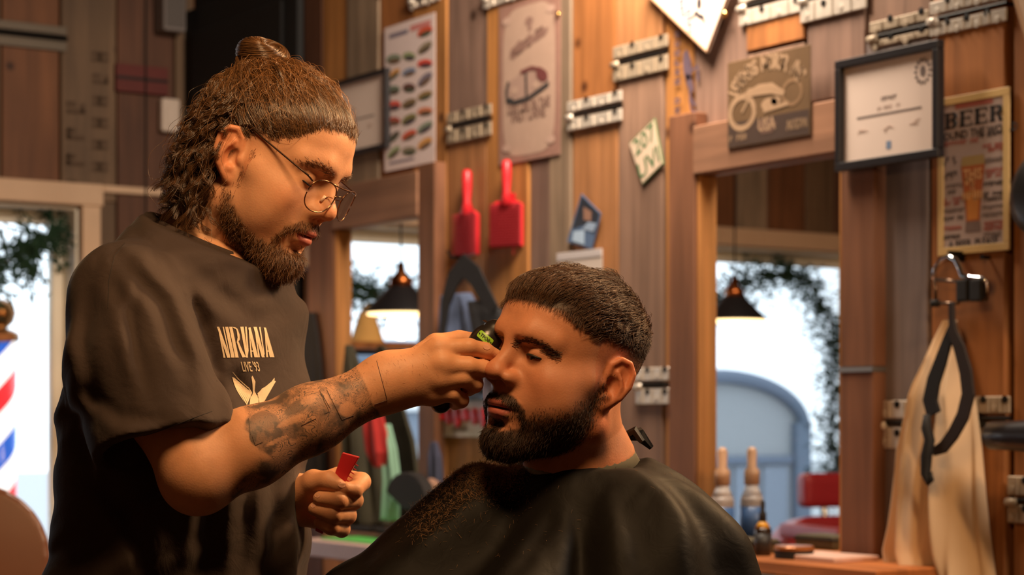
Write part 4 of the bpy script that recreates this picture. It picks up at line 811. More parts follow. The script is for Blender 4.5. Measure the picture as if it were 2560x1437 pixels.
def surf(fn, lo, hi, h, B=6):
    """mesh fn<0 inside the box lo..hi; returns verts (n,3), quads (m,4)"""
    lo = np.array(lo, np.float32); hi = np.array(hi, np.float32)
    nb = np.ceil((hi-lo)/(h*B)).astype(int); n = nb*B+1
    # coarse pass at block centres
    bx = [lo[k]+(np.arange(nb[k])+.5)*B*h for k in range(3)]
    G = np.stack(np.meshgrid(*bx, indexing='ij'), -1).reshape(-1, 3).astype(np.float32)
    c = fn(G).reshape(nb); act = np.abs(c) < B*h*1.35
    V = np.kron(c, np.ones((B, B, B), np.float32)); V = np.pad(V, ((0, 1),)*3, mode='edge')
    m = np.kron(act, np.ones((B, B, B), bool)); m = np.pad(m, ((0, 1),)*3, mode='edge')
    m2 = m.copy()
    for ax in range(3):
        m2 |= np.roll(m2, 1, ax)
    idx = np.argwhere(m2)
    pts = lo+idx.astype(np.float32)*h
    out = np.empty(len(pts), np.float32)
    for s in range(0, len(pts), 400000): out[s:s+400000] = fn(pts[s:s+400000])
    V[m2] = out
    ins = V < 0
    s8 = np.zeros(tuple(k-1 for k in n), np.int8)
    for dx in (0, 1):
        for dy in (0, 1):
            for dz in (0, 1): s8 += ins[dx:n[0]-1+dx, dy:n[1]-1+dy, dz:n[2]-1+dz]
    cell = (s8 > 0) & (s8 < 8); ci = np.argwhere(cell); idm = np.full(cell.shape, -1, np.int32); idm[cell] = np.arange(len(ci))
    off = np.array([(dx, dy, dz) for dx in (0, 1) for dy in (0, 1) for dz in (0, 1)]); cv = np.stack([V[ci[:, 0]+o[0], ci[:, 1]+o[1], ci[:, 2]+o[2]] for o in off], 1)
    acc = np.zeros((len(ci), 3), np.float32); cnt = np.zeros(len(ci), np.float32)
    for a in range(8):
        for b in range(a+1, 8):
            if np.abs(off[a]-off[b]).sum() != 1: continue
            va, vb = cv[:, a], cv[:, b]; x = (va < 0) != (vb < 0); t = np.where(x, va/np.where(x, va-vb, 1), 0)
            acc += np.where(x[:, None], off[a]+t[:, None]*(off[b]-off[a]), 0); cnt += x
    verts = lo+(ci+acc/cnt[:, None])*h
    quads = []
    for ax in range(3):
        u, v = (ax+1) % 3, (ax+2) % 3; sl0 = [slice(None)]*3; sl1 = [slice(None)]*3; sl0[ax] = slice(0, -1); sl1[ax] = slice(1, None)
        A = ins[tuple(sl0)]; Bq = ins[tuple(sl1)]; e = np.argwhere(A != Bq)
        ok = (e[:, u] > 0) & (e[:, v] > 0) & (e[:, u] < n[u]-1) & (e[:, v] < n[v]-1); e = e[ok]
        flip = A[e[:, 0], e[:, 1], e[:, 2]]
        def cellid(du, dv):
            q = e.copy(); q[:, u] += du; q[:, v] += dv; return idm[q[:, 0], q[:, 1], q[:, 2]]
        q = np.stack([cellid(-1, -1), cellid(0, -1), cellid(0, 0), cellid(-1, 0)], 1)
        q[~flip] = q[~flip][:, ::-1]; quads.append(q)
    Q = np.concatenate(quads); Q = Q[(Q >= 0).all(1)]
    return verts.astype(np.float32), Q
def np_mesh(name, verts, quads, m, parent=None, smooth=True, attrs=None):
    me = bpy.data.meshes.new(name); nv, nq = len(verts), len(quads); k = quads.shape[1]
    me.vertices.add(nv); me.vertices.foreach_set('co', np.ascontiguousarray(verts, np.float32).ravel())
    me.loops.add(nq*k); me.loops.foreach_set('vertex_index', np.ascontiguousarray(quads, np.int32).ravel())
    me.polygons.add(nq); me.polygons.foreach_set('loop_start', np.arange(0, nq*k, k, dtype=np.int32)); me.polygons.foreach_set('loop_total', np.full(nq, k, np.int32))
    me.update(); me.validate()
    for an, (ty, arr) in (attrs or {}).items():
        at_ = me.attributes.new(an, ty, 'POINT'); at_.data.foreach_set('color' if ty == 'FLOAT_COLOR' else 'value', np.ascontiguousarray(arr, np.float32).ravel())
    if m: me.materials.append(m)
    if smooth: me.shade_smooth()
    o = bpy.data.objects.new(name, me); link(o, parent); return o
def C2W(P):
    P = np.asarray(P, np.float64); r, f, u = P[:, 0]-CR, P[:, 1]-CF, P[:, 2]
    return np.stack([CA*r-SA*f, SA*r+CA*f, ZC+u], 1)
def J(px, py, d): return np.array([(px-CXP)/FPX*d, d, (CYP-py)/FPX*d], np.float32)
def rotm(yaw, pitch, roll):
    y, p, r = [math.radians(a) for a in (yaw, pitch, roll)]
    Rz = np.array([[math.cos(y), -math.sin(y), 0], [math.sin(y), math.cos(y), 0], [0, 0, 1]])
    Rx = np.array([[1, 0, 0], [0, math.cos(p), -math.sin(p)], [0, math.sin(p), math.cos(p)]])
    Ry = np.array([[math.cos(r), 0, math.sin(r)], [0, 1, 0], [-math.sin(r), 0, math.cos(r)]])
    return (Rz@Rx@Ry).astype(np.float32)
def strands(name, P, rad, m, parent, base):
    """P (n,k,3) camera-frame points -> one hair object"""
    n, k = P.shape[:2]; W_ = (C2W(P.reshape(-1, 3))-np.array(base)).astype(np.float32)
    hc = bpy.data.hair_curves.new(name); hc.add_curves([k]*n)
    hc.attributes['position'].data.foreach_set('vector', W_.ravel()) if 'position' in hc.attributes else hc.position_data.foreach_set('vector', W_.ravel())
    ra = hc.attributes.get('radius') or hc.attributes.new('radius', 'FLOAT', 'POINT')
    R = np.broadcast_to(rad, (n, k)).astype(np.float32); ra.data.foreach_set('value', np.ascontiguousarray(R).ravel())
    hc.materials.append(m); o = bpy.data.objects.new(name, hc); link(o, parent); return o
def hairmat(name, rgb, rough=.32, var=.35, spec=.6):
    m = bpy.data.materials.new(name); m.use_nodes = True; nt = m.node_tree; b = nt.nodes['Principled BSDF']; c = s2l(rgb)
    hi = nt.nodes.new('ShaderNodeHairInfo'); mx = nt.nodes.new('ShaderNodeMix'); mx.data_type = 'RGBA'
    mx.inputs[6].default_value = (*[x*(1-var) for x in c], 1); mx.inputs[7].default_value = (*[min(1, x*(1+var*1.3)) for x in c], 1)
    nt.links.new(hi.outputs['Random'], mx.inputs[0]); nt.links.new(mx.outputs[2], b.inputs['Base Color'])
    b.inputs['Roughness'].default_value = rough; b.inputs['Specular IOR Level'].default_value = spec
    return m
def skinmat(name, ink=False, rough=.54):
    m = bpy.data.materials.new(name); m.use_nodes = True; nt = m.node_tree; N = nt.nodes; Lk = nt.links.new; b = N['Principled BSDF']
    a = N.new('ShaderNodeAttribute'); a.attribute_name = 'tint'; tc = N.new('ShaderNodeTexCoord')
    no = N.new('ShaderNodeTexNoise'); no.inputs['Scale'].default_value = 70; no.inputs['Detail'].default_value = 5; Lk(tc.outputs['Object'], no.inputs['Vector'])
    mr = N.new('ShaderNodeMapRange'); mr.inputs['To Min'].default_value = .86; mr.inputs['To Max'].default_value = 1.12; Lk(no.outputs['Fac'], mr.inputs['Value'])
    mu = N.new('ShaderNodeMix'); mu.data_type = 'RGBA'; mu.blend_type = 'MULTIPLY'; mu.inputs[0].default_value = 1; Lk(a.outputs['Color'], mu.inputs[6]); Lk(mr.outputs[0], mu.inputs[7])
    last = mu.outputs[2]
    if ink:  # tattoo: dark grey drawing confined by the per-vertex mask
        k = N.new('ShaderNodeAttribute'); k.attribute_name = 'ink'
        nd = N.new('ShaderNodeTexNoise'); nd.inputs['Scale'].default_value = 50; nd.inputs['Detail'].default_value = 2.5; nd.inputs['Distortion'].default_value = 1.1; Lk(tc.outputs['Object'], nd.inputs['Vector'])
        wa = N.new('ShaderNodeMath'); wa.operation = 'MULTIPLY'; wa.inputs[1].default_value = 44; Lk(nd.outputs['Fac'], wa.inputs[0])
        sn = N.new('ShaderNodeMath'); sn.operation = 'SINE'; Lk(wa.outputs[0], sn.inputs[0]); ab = N.new('ShaderNodeMath'); ab.operation = 'ABSOLUTE'; Lk(sn.outputs[0], ab.inputs[0])
        r1 = N.new('ShaderNodeMapRange'); r1.inputs['From Min'].default_value = .10; r1.inputs['From Max'].default_value = .55; r1.inputs['To Min'].default_value = .80; r1.inputs['To Max'].default_value = 0; Lk(ab.outputs[0], r1.inputs['Value'])
        n3 = N.new('ShaderNodeTexNoise'); n3.inputs['Scale'].default_value = 42; n3.inputs['Detail'].default_value = 4; Lk(tc.outputs['Object'], n3.inputs['Vector'])
        r2 = N.new('ShaderNodeMapRange'); r2.inputs['From Min'].default_value = .44; r2.inputs['From Max'].default_value = .64; r2.inputs['To Max'].default_value = .80; Lk(n3.outputs['Fac'], r2.inputs['Value'])
        mxm = N.new('ShaderNodeMath'); mxm.operation = 'MAXIMUM'; Lk(r1.outputs[0], mxm.inputs[0]); Lk(r2.outputs[0], mxm.inputs[1])
        ba = N.new('ShaderNodeMath'); ba.operation = 'ADD'; ba.inputs[1].default_value = .30; Lk(mxm.outputs[0], ba.inputs[0])
        # mask 0..1 line work, 1..2 solid shading
        s1 = N.new('ShaderNodeMath'); s1.operation = 'MINIMUM'; s1.inputs[1].default_value = 1; Lk(k.outputs['Fac'], s1.inputs[0])
        s2 = N.new('ShaderNodeMath'); s2.operation = 'SUBTRACT'; s2.inputs[1].default_value = 1; s2.use_clamp = True; Lk(k.outputs['Fac'], s2.inputs[0])
        f1 = N.new('ShaderNodeMath'); f1.operation = 'MULTIPLY'; Lk(s1.outputs[0], f1.inputs[0]); Lk(ba.outputs[0], f1.inputs[1])
        f2 = N.new('ShaderNodeMath'); f2.operation = 'MAXIMUM'; f2.use_clamp = True; Lk(f1.outputs[0], f2.inputs[0]); Lk(s2.outputs[0], f2.inputs[1])
        f3 = N.new('ShaderNodeMath'); f3.operation = 'MULTIPLY'; f3.inputs[1].default_value = .88; Lk(f2.outputs[0], f3.inputs[0])
        mk = N.new('ShaderNodeMix'); mk.data_type = 'RGBA'; mk.inputs[7].default_value = (.055, .05, .045, 1); Lk(f3.outputs[0], mk.inputs[0]); Lk(last, mk.inputs[6]); last = mk.outputs[2]
    Lk(last, b.inputs['Base Color']); b.inputs['Roughness'].default_value = rough; b.inputs['Specular IOR Level'].default_value = .4
    b.inputs['Subsurface Weight'].default_value = .22; b.inputs['Subsurface Radius'].default_value = (1, .36, .18); b.inputs['Subsurface Scale'].default_value = .010
    n2 = N.new('ShaderNodeTexNoise'); n2.inputs['Scale'].default_value = 420; n2.inputs['Detail'].default_value = 3; Lk(tc.outputs['Object'], n2.inputs['Vector'])
    bp = N.new('ShaderNodeBump'); bp.inputs['Strength'].default_value = .18; bp.inputs['Distance'].default_value = .0012; Lk(n2.outputs['Fac'], bp.inputs['Height']); Lk(bp.outputs['Normal'], b.inputs['Normal'])
    return m
# ------------------------------------------------------------------ head (local frame: x to the person's right, y forward, z up; ear canals at z=0)
def ear_sdf(p, o):
    e0 = V3(.0725+o.get('earx', 0), -.006, .000); U = V3(.10, -.22, .97); U /= np.linalg.norm(U); Bk = V3(.52, -.84, -.20); Bk -= U*(Bk@U); Bk /= np.linalg.norm(Bk); Nn = np.cross(Bk, U)
    if Nn[0] < 0: Nn = -Nn
    d = p-e0; q = np.stack([d@Bk, d@U, d@Nn], 1).astype(np.float32)
    s = o.get('ears', 1.0); q = q/s
    e = ell(q, (.009, .002, 0), (.0165, .029, .0052)); e = smin(e, ell(q, (.0005, -.026, .0005), (.0095, .0105, .0048)), .008)
    hx = [(-.004, .004, .003), (-.004, .020, .0035), (.004, .0305, .0035), (.015, .0300, .004), (.0235, .0200, .005), (.0250, .004, .005), (.0205, -.012, .0045), (.011, -.0235, .003), (.003, -.030, .002)]
    e = smin(e, chain(q, hx, [.0032, .0034, .0036, .0036, .0036, .0036, .0034, .0034, .004]), .004)
    e = sub(e, ell(q, (.0145, .0150, .0078), (.0072, .0120, .0055)), .003)
    e = smin(e, chain(q, [(.016, -.014, .0042), (.0165, 0, .0055), (.0115, .0085, .0055), (.006, .0150, .0045)], [.0030, .0030, .0028, .0024]), .003)
    e = sub(e, ell(q, (.0045, -.0035, .0072), (.0085, .0120, .0085)), .003)
    e = smin(e, ell(q, (-.0055, -.005, .0040), (.0042, .0062, .0042)), .004); e = smin(e, sph(q, (.005, -.0175, .0035), .0042), .004)
    return e*s
def head_sdf(p, o):
    q = p.copy(); q[:, 0] = np.abs(q[:, 0]); fx = o.get('wide', 1.0); qf = q.copy(); qf[:, 0] /= fx
    hz = o.get('top', 0.0)
    d = ell(qf, (0, -.010, .044), (.0745, .0965, .080+hz))
    d = smin(d, ell(qf, (0, .030, .062), (.062, .062, .050)), .03)
    d = smin(d, ell(qf, (0, .028, -.012), (.0615, .064, .090)), .03)
    j = o.get('jaw', 0.0)
    d = smin(d, cap(qf, (.050+j, -.002, -.058), (.014, .074, -.096+o.get('chinz', 0)), .021, .0185), .03)
    d = smin(d, sph(q, (0, .0785+o.get('chiny', 0), -.0945+o.get('chinz', 0)), .0195), .018)
    d = smin(d, cap(qf, (.060, .022, -.006), (.043, .064, -.014), .015, .016), .022)
    ck = o.get('cheek', 0.0)
    if ck: d = smin(d, ell(qf, (.043, .045, -.040), (.022+ck, .030, .032)), .025)
    mz = o.get('mouthz', 0.0); my = o.get('mouthy', 0.0)
    d = smin(d, ell(q, (0, .070+my, -.052+mz), (.034, .0295, .032)), .022)
    br = o.get('brow', 0.0)
    d = smin(d, chain(q, [(.004, .0855, .037), (.024, .0855, .041), (.047, .068, .036)], [.011+br, .0115+br, .010]), .014)
    ez = o.get('eyez', .019)
    d = sub(d, ell(q, (.0325, .0985, ez), (.0185, .0185, .0115)), .014)
    d = sub(d, ell(q, (.0145, .1005, ez+.002), (.007, .010, .012)), .010)
    # lids over the eyeball, upper lid lowered
    d = smin(d, sph(q, (.0320, .0745, ez), .0135), .006)
    d = sub(d, ell(q, (.0325, .0885, ez+.0085), (.015, .0045, .0012)), .0025)
    if o.get('open', 0): d = sub(d, ell(q, (.0315, .0900, ez-.0030), (.0138, .0075, o['open'])), .0010)
    else: d = sub(d, ell(q, (.0325, .0900, ez-.0070), (.0125, .0035, .0009)), .0016)
    # nose
    nz = o.get('nosez', 0.0); ny = o.get('nosey', 0.0); nw = o.get('nosew', 1.0)
    n = chain(q, [(0, .0850, .030), (0, .0930+ny*.6, .014), (0, .1045+ny, -.008+nz)], [.0095, .0092, .0100])
    n = smin(n, ell(q, (0, .1085+ny, -.0150+nz), (.0118*nw, .0118, .0108)), .008)
    n = smin(n, ell(q, (.0128*nw, .0975+ny*.7, -.0200+nz), (.0080, .0115, .0085)), .006)
    d = smin(d, n, .013)
    d = sub(d, ell(q, (.0070*nw, .1020+ny, -.0285+nz), (.0040, .0068, .0045)), .003)
    # mouth
    L = ell(q, (.006, .0920+my, -.0505+mz), (.0175, .0120, .0058)); L = smin(L, ell(q, (.006, .0865+my, -.0505+mz), (.0225, .0100, .0045)), .005)
    L = smin(L, ell(q, (0, .0912+my, -.0632+mz), (.0195, .0125, .0074)), .003)
    d = smin(d, L, .006)
    d = sub(d, ell(q, (0, .1030+my, -.0570+mz), (.0255, .0160, .0011)), .0028)
    d = sub(d, ell(q, (0, .1010+my, -.0765+mz), (.017, .0120, .0042)), .010)
    d = sub(d, ell(q, (0, .1090+my, -.0405+mz), (.0030, .009, .0060)), .006)
    d = smin(d, ear_sdf(q, o), .006)
    # neck
    nb = o['neck']; nr = o.get('neckr', .058)
    d = smin(d, chain(p, [(0, -.016, -.045), tuple((np.array((0, -.016, -.045))*.5+np.array(nb)*.5)), nb], [nr, nr*.98, nr*1.10]), .028)
    return d
def lin(c): return np.array(s2l(c), np.float32)
def sstep(a, b, x): t = np.clip((x-a)/(b-a), 0, 1); return t*t*(3-2*t)
def seg_mask(q, a, b, w0, w1):
    """1 near the segment a-b (3-D), fading between radii w0 and w1"""
    return 1-sstep(w0, w1, cap(q, a, b, 0, 0))
def beard_field(L, o):
    """0..1 beard density in head coordinates"""
    Q = L.copy(); Q[:, 0] = np.abs(Q[:, 0]); x, y, z = Q[:, 0], Q[:, 1], Q[:, 2]; mz = o.get('mouthz', 0); my = o.get('mouthy', 0)
    edge = np.interp(y, *o['beard_edge'])
    f = 1-sstep(-.010, o.get('beard_soft', .006), z-edge+.003*vnoise(L, 160, 5))
    f *= sstep(-.012, .010, y+.25*(z+.03)-o.get('beard_back', 0))
    f *= 1-sstep(.0, .014, -(z+.116)-(y-.03)*.10)
    f *= sstep(-.012, .002, z-np.interp(y, [-.02, .0, .04, .075, .10], [-.064, -.074, -.098, -.120, -.124])+o.get('beard_low', .004))
    d = np.minimum(cap(Q, (.003, .104+my, -.0425+mz), (.020, .097+my, -.0455+mz), 0, 0), cap(Q, (.020, .097+my, -.0455+mz), (.031, .084+my, -.0560+mz), 0, 0))
    d = np.minimum(d, cap(Q, (.031, .084+my, -.0560+mz), (.033, .078+my, -.078+mz), 0, 0))
    f = np.maximum(f, (1-sstep(.0045, .0085, d))*o.get('tache', 1))
    f *= 1-(1-sstep(.005, .010, cap(Q, (.012, .098+my, -.0775+mz), (.027, .088+my, -.0715+mz), 0, 0)))*.75
    f = np.maximum(f, (1-sstep(.004, .008, cap(Q, (0, .100+my, -.074+mz), (0, .096, -.084+mz), 0, 0)))*.9)
    f *= 1-lip_field(L, o)
    return np.clip(f, 0, 1)
def lip_field(L, o):
    x = np.abs(L[:, 0]); y, z = L[:, 1], L[:, 2]-o.get('mouthz', 0)
    top = np.interp(x, [0, .004, .010, .024], [-.0470, -.0455, -.0465, -.0560]); bot = np.interp(x, [0, .010, .024], [-.0705, -.0690, -.0590])
    return (1-sstep(.0215, .0250, x))*sstep(.078, .085, y-o.get('mouthy', 0))*sstep(-.0015, .0010, z-bot)*(1-sstep(-.0010, .0015, z-top))
def brow_curve(o):
    e = o.get('eyez', .019)
    return [(.013, .0975, e+.0165), (.030, .0965, e+.0215), (.045, .083, e+.0190), (.053, .068, e+.0125)]
def build_head(o, R, t, h=.0017):
    f = lambda p: head_sdf(p, o)
    v, q = surf(f, (-.105, -.125, o['neck'][2]-.02 if o['neck'][2] > -.25 else -.25), (.105, .135, .140), h)
    return v, q
def head_tint(L, o):
    sk, lp, hr = lin(o['skin']), lin(o['lips']), lin(o['hair_rgb'])
    n = vnoise(L, 45, 3)[:, None]*.5+vnoise(L, 110, 4)[:, None]*.5
    c = np.tile(sk, (len(L), 1))*(1+.05*n)
    x = np.abs(L[:, 0]); y, z = L[:, 1], L[:, 2]
    red = np.array([1.0, .78, .70], np.float32)
    ck = (1-sstep(.012, .034, np.sqrt((x-.042)**2+(y-.066)**2+(z+.020)**2)))*.5
    ns = (1-sstep(.010, .024, np.sqrt(x**2+(y-.110)**2+(z+.016)**2)))*.6
    er = sstep(.070, .080, x)*(y < .02)*.8
    k = np.clip(ck+ns+er, 0, 1)[:, None]; c = c*(1-k)+c*red*k
    lf = lip_field(L, o)[:, None]; c = c*(1-lf)+lp*lf
    bf = (beard_field(L, o)*o.get('stubble', .75))[:, None]; c = c*(1-bf)+hr*bf
    hf = o['scalp'](L)[:, None]*.93; c = c*(1-hf)+hr*hf
    # eyelid rim and lashes shade
    return c
def lids(o, R, t, parent, base, m):
    e = o.get('eyez', .019); mb = MB()
    for s in (-1, 1):
        P = []
        for a in np.linspace(-1, 1, 13):
            xx = .0325+.0128*a; zz = (e-.0058-.0022*(1-a*a)+.0012*a) if not o.get('open') else (e-.0030+o['open']*.9*(1-a*a)-.0010*a); yy = .0745+math.sqrt(max(1e-6, .0141**2-(xx-.032)**2-(zz-e)**2))
            P.append((s*xx, yy, zz))
        W_ = C2W(np.array(P)@R.T+t)-np.array(base); mb.tube([tuple(p) for p in W_], [.0004]+[o.get('lash', .0010)]*11+[.0004], 6)
    return mb.build('eyelashes', m, parent, smooth=True)
def eyeballs(o, R, t, parent, base, look):
    mw = mat('eye_white', (196, 176, 160), .25); mi = mat('eye_iris', (34, 20, 14), .12)
    e = o.get('eyez', .019)
    for s in (-1, 1):
        c = np.array([s*.0318, .0748, e], np.float32)
        def ball(cc, r, n=18, m=12):
            vv = [(cc[0]+r*math.sin(th)*math.cos(ph), cc[1]+r*math.sin(th)*math.sin(ph), cc[2]+r*math.cos(th)) for th in np.linspace(.01, math.pi-.01, m) for ph in np.linspace(0, 2*math.pi, n, endpoint=False)]
            ff = [(i*n+j, (i+1)*n+j, (i+1)*n+(j+1) % n, i*n+(j+1) % n) for i in range(m-1) for j in range(n)]; W_ = C2W(np.array(vv)@R.T+t)-np.array(base); q = MB(); q.add([tuple(p) for p in W_], ff); return q
        eb = ball(c, .0118).build('eyeball', mw, parent, smooth=True)
        ball(c+np.array([s*look[0], .0062, look[1]]), .0064).build('iris', mi, eb, smooth=True)
# ---- the two heads
def scalp_barber(L):
    x = np.abs(L[:, 0]); y, z = L[:, 1], L[:, 2]
    line = np.interp(y, [-.11, -.03, .0, .02, .045, .060, .075, .095], [-.09, -.07, .028, .040, .047, .062, .083, .090])
    f = sstep(-.010, .012, z-line+vnoise(L, 90, 7)*.005+vnoise(L, 260, 8)*.003); f *= 1-(x > .0775)*(np.abs(z) < .04)*(y > -.05)
    return f
def scalp_client(L):
    x = np.abs(L[:, 0]); y, z = L[:, 1], L[:, 2]
    line = np.interp(y, [-.11, -.06, -.03, .0, .03, .044, .056, .068, .095], [.000, .012, .030, .044, .048, .056, .066, .072, .078])
    f = sstep(-.010, .032, z-line); f = np.where(y > .048, sstep(-.003, .005, z-line), f); f *= 1-(x > .0785)*(np.abs(z) < .04)*(y > -.05)*(y < .02)
    return f
BH = dict(skin=(220, 162, 124), lips=(196, 112, 96), hair_rgb=(72, 46, 28), neck=(0, -.055, -.175), neckr=.056, eyez=.016, mouthz=.004, nosez=.002, stubble=.80, brow=.001, scalp=scalp_barber, wide=1.0, cheek=.003, ears=1.06, beard_edge=([-.02, .0, .02, .045, .062, .075, .10], [-.034, -.040, -.058, -.078, -.084, -.082, -.078]), beard_soft=.010, tache=.62)
CH = dict(lash=.0015, skin=(198, 134, 98), lips=(168, 92, 78), hair_rgb=(34, 22, 15), neck=(.012, -.050, -.165), neckr=.066, open=.0019, eyez=.0165, mouthz=.002, nosez=.003, nosew=1.28, nosey=.004, stubble=.90, brow=.003, scalp=scalp_client, wide=1.05, cheek=.006, jaw=.006, beard_edge=([-.02, .0, .02, .045, .062, .078, .10], [-.004, -.010, -.034, -.054, -.062, -.069, -.074]), beard_soft=.030, beard_back=.004, ears=1.05, earx=.003)
BR, BT = rotm(-114, -28, -5), np.array([-.318, 2.600, .323], np.float32)
CRm, CT = rotm(131, 7, -8), np.array([.0652, 2.515, .0530], np.float32)
# ================================================================== shared builders for the figures
def vnormals(v, q):
    a = v[q[:, 2]]-v[q[:, 0]]; b = v[q[:, 3]]-v[q[:, 1]]; fn = np.cross(a, b); n = np.zeros_like(v)
    for k in range(4): np.add.at(n, q[:, k], fn)
    return n/(np.linalg.norm(n, axis=1, keepdims=True)+1e-12)
def pick(prob, n):
    p = prob.astype(np.float64); p /= p.sum(); return RNG.choice(len(p), n, p=p)
def unit(a): return a/(np.linalg.norm(a, axis=-1, keepdims=True)+1e-12)
def short_hair(v, nrm, prob, n, direction, length, k=5, lift=.55, curl=.25):
    """short strands rooted on verts; direction (m,3) or (3,) in the same frame"""
    i = pick(prob, n); p = v[i]+(RNG.random((n, 3))-.5)*.0026; nn = nrm[i]; d = np.broadcast_to(direction, v.shape)[i]
    d = d-nn*(d*nn).sum(1, keepdims=True); d = unit(d+RNG.normal(0, curl, (n, 3))); L_ = (length if np.isscalar(length) else length[i])*RNG.uniform(.6, 1.15, n) if np.isscalar(length) else length[i]*RNG.uniform(.6, 1.15, n)
    t = np.linspace(0, 1, k)[None, :, None]; a = unit(nn*lift+d*(1-lift))
    P = p[:, None]-nn[:, None]*.0006+(a[:, None]*t+(d-a)[:, None]*t*t*.55)*np.asarray(L_)[:, None, None]
    return P
SK_C, SK_R = np.array([0, -.010, .044], np.float32), np.array([.0745, .0965, .080], np.float32)
def to_local(R, t, P): return (np.asarray(P, np.float32)-t)@R
def midline(R, t, px, py):
    d = J(px, py, 1.0); s = (t@R[:, 0])/(d@R[:, 0]); return to_local(R, t, (d*s)[None])[0]
def slerp(a, b, s):
    w_ = np.arccos(np.clip((a*b).sum(-1), -1, 1))[:, None, None]; w_ = np.maximum(w_, 1e-4); s = s[None, :, None]
    return (np.sin((1-s)*w_)*a[:, None]+np.sin(s*w_)*b[:, None])/np.sin(w_)
def push_out(P, D, o, lift):
    n, k = P.shape[:2]; sd = head_sdf(P.reshape(-1, 3).astype(np.float32), o).reshape(n, k); return P+D*np.maximum(0, lift-sd)[..., None]
M_lash = mat('lash_dark', (18, 12, 10), .6)
def cam_bvh(obj, base):
    from mathutils.bvhtree import BVHTree
    me = obj.data; return BVHTree.FromPolygons([v.co+Vector(base) for v in me.vertices], [tuple(p.vertices) for p in me.polygons])
def cast(bvh, px, py, lift=.0006):
    d = ray(px, py).normalized(); h = bvh.ray_cast(CAMLOC, d)
    if h[0] is None: return None
    n = h[1] if h[1].dot(d) < 0 else -h[1]
    return h[0]+n*lift
def decal(bvh, polys, lift, name, m, parent, base, sub_=6.0):
    """flat print drawn in picture pixels and laid onto the surface below it; polys are convex outlines"""
    mb = MB()
    for poly in polys:
        bm = bmesh.new(); vs = [bm.verts.new((x, y, 0)) for x, y in poly]; bm.faces.new(vs)
        for it in range(4):
            lo = [e for e in bm.edges if e.calc_length() > sub_]
            if not lo: break
            bmesh.ops.subdivide_edges(bm, edges=lo, cuts=1, use_grid_fill=True)
            bmesh.ops.triangulate(bm, faces=bm.faces[:])
        bm.verts.ensure_lookup_table(); bm.verts.index_update(); pts = [cast(bvh, v.co.x, v.co.y, lift) for v in bm.verts]
        if all(p is not None for p in pts): mb.add([tuple(p-Vector(base)) for p in pts], [tuple(v.index for v in f.verts) for f in bm.faces])
        bm.free()
    return mb.build(name, m, parent)
def line_decal(bvh, pts, rad, mb, base, lift=.0002, step=6):
    out = []
    for (x0, y0), (x1, y1) in zip(pts[:-1], pts[1:]):
        n = max(1, int(math.hypot(x1-x0, y1-y0)/step))
        for k in range(n): out.append((x0+(x1-x0)*k/n, y0+(y1-y0)*k/n))
    out.append(pts[-1]); P = [cast(bvh, x, y, lift) for x, y in out]; P = [tuple(p-Vector(base)) for p in P if p is not None]
    if len(P) > 1: mb.tube(P, rad, 5)
# ================================================================== the barber
NB_B = J(498, 612, 2.615)                                   # base of the neck inside the collar
BH['neck'] = tuple(to_local(BR, BT, NB_B[None])[0])
hv, hq = build_head(BH, BR, BT); hL = hv; hC = hv@BR.T+BT; hN = vnormals(hC, hq)
# ---- right arm and hand (near the camera), picture-measured joints with their distances
S_R, E_R, W_R = J(318, 752, 2.455), J(497, 1180, 2.375), J(975, 953, 2.455)
def arm_r(p):
    d = chain(p, [tuple(S_R), tuple(S_R*.40+E_R*.60+V3(-.004, 0, 0)), tuple(E_R)], [.058, .051, .045], .02)
    f1 = E_R*.74+W_R*.26; f2 = E_R*.42+W_R*.58
    d = smin(d, chain(p, [tuple(E_R), tuple(f1), tuple(f2), tuple(W_R)], [.041, .0455, .0390, .0285], .02), .020)
    d = smin(d, sph(p, tuple(E_R+V3(-.002, 0, -.010)), .037), .02)
    # hand
    wr = tuple(W_R)
    mi, mm_, mr_, mp = J(1098, 874, 2.448), J(1108, 912, 2.440), J(1102, 950, 2.444), J(1080, 985, 2.452)
    h = cap(p, wr, tuple(mi), .0270, .0150)
    for q_, ra, rb in ((mm_, .0275, .0155), (mr_, .0265, .0150), (mp, .0240, .0140)): h = smin(h, cap(p, wr, tuple(q_), ra, rb), .016)
    d = smin(d, h, .028)
    F = [([mi, J(1172, 868, 2.444), J(1212, 876, 2.456), J(1237, 888, 2.466)], [.0140, .0108, .0098, .0086]),
         ([mm_, J(1172, 916, 2.440), J(1208, 921, 2.450), J(1232, 924, 2.462)], [.0145, .0112, .0102, .0088]),
         ([mr_, J(1158, 944, 2.442), J(1186, 960, 2.456), J(1172, 972, 2.474)], [.0140, .0112, .0106, .0092]),
         ([mp, J(1130, 984, 2.448), J(1152, 1000, 2.458), J(1138, 1008, 2.474)], [.0130, .0100, .0096, .0084]),
         ([J(1020, 915, 2.470), J(1090, 862, 2.488), J(1148, 850, 2.500), J(1192, 850, 2.502)], [.0170, .0140, .0118, .0095])]
    fd = None
    for pts, rs in F:
        e = chain(p, [tuple(a) for a in pts], rs, .004); fd = e if fd is None else smin(fd, e, .0022)
    d = smin(d, fd, .007)
    # knuckles and tendons
    for q_ in (mi, mm_, mr_): d = smin(d, sph(p, tuple(q_+V3(-.002, -.006, .002)), .0105), .010)
    return d
av, aq = surf(arm_r, tuple(np.minimum(S_R, E_R)-V3(.02, .12, .10)), (.015, 2.60, .25), .0020)
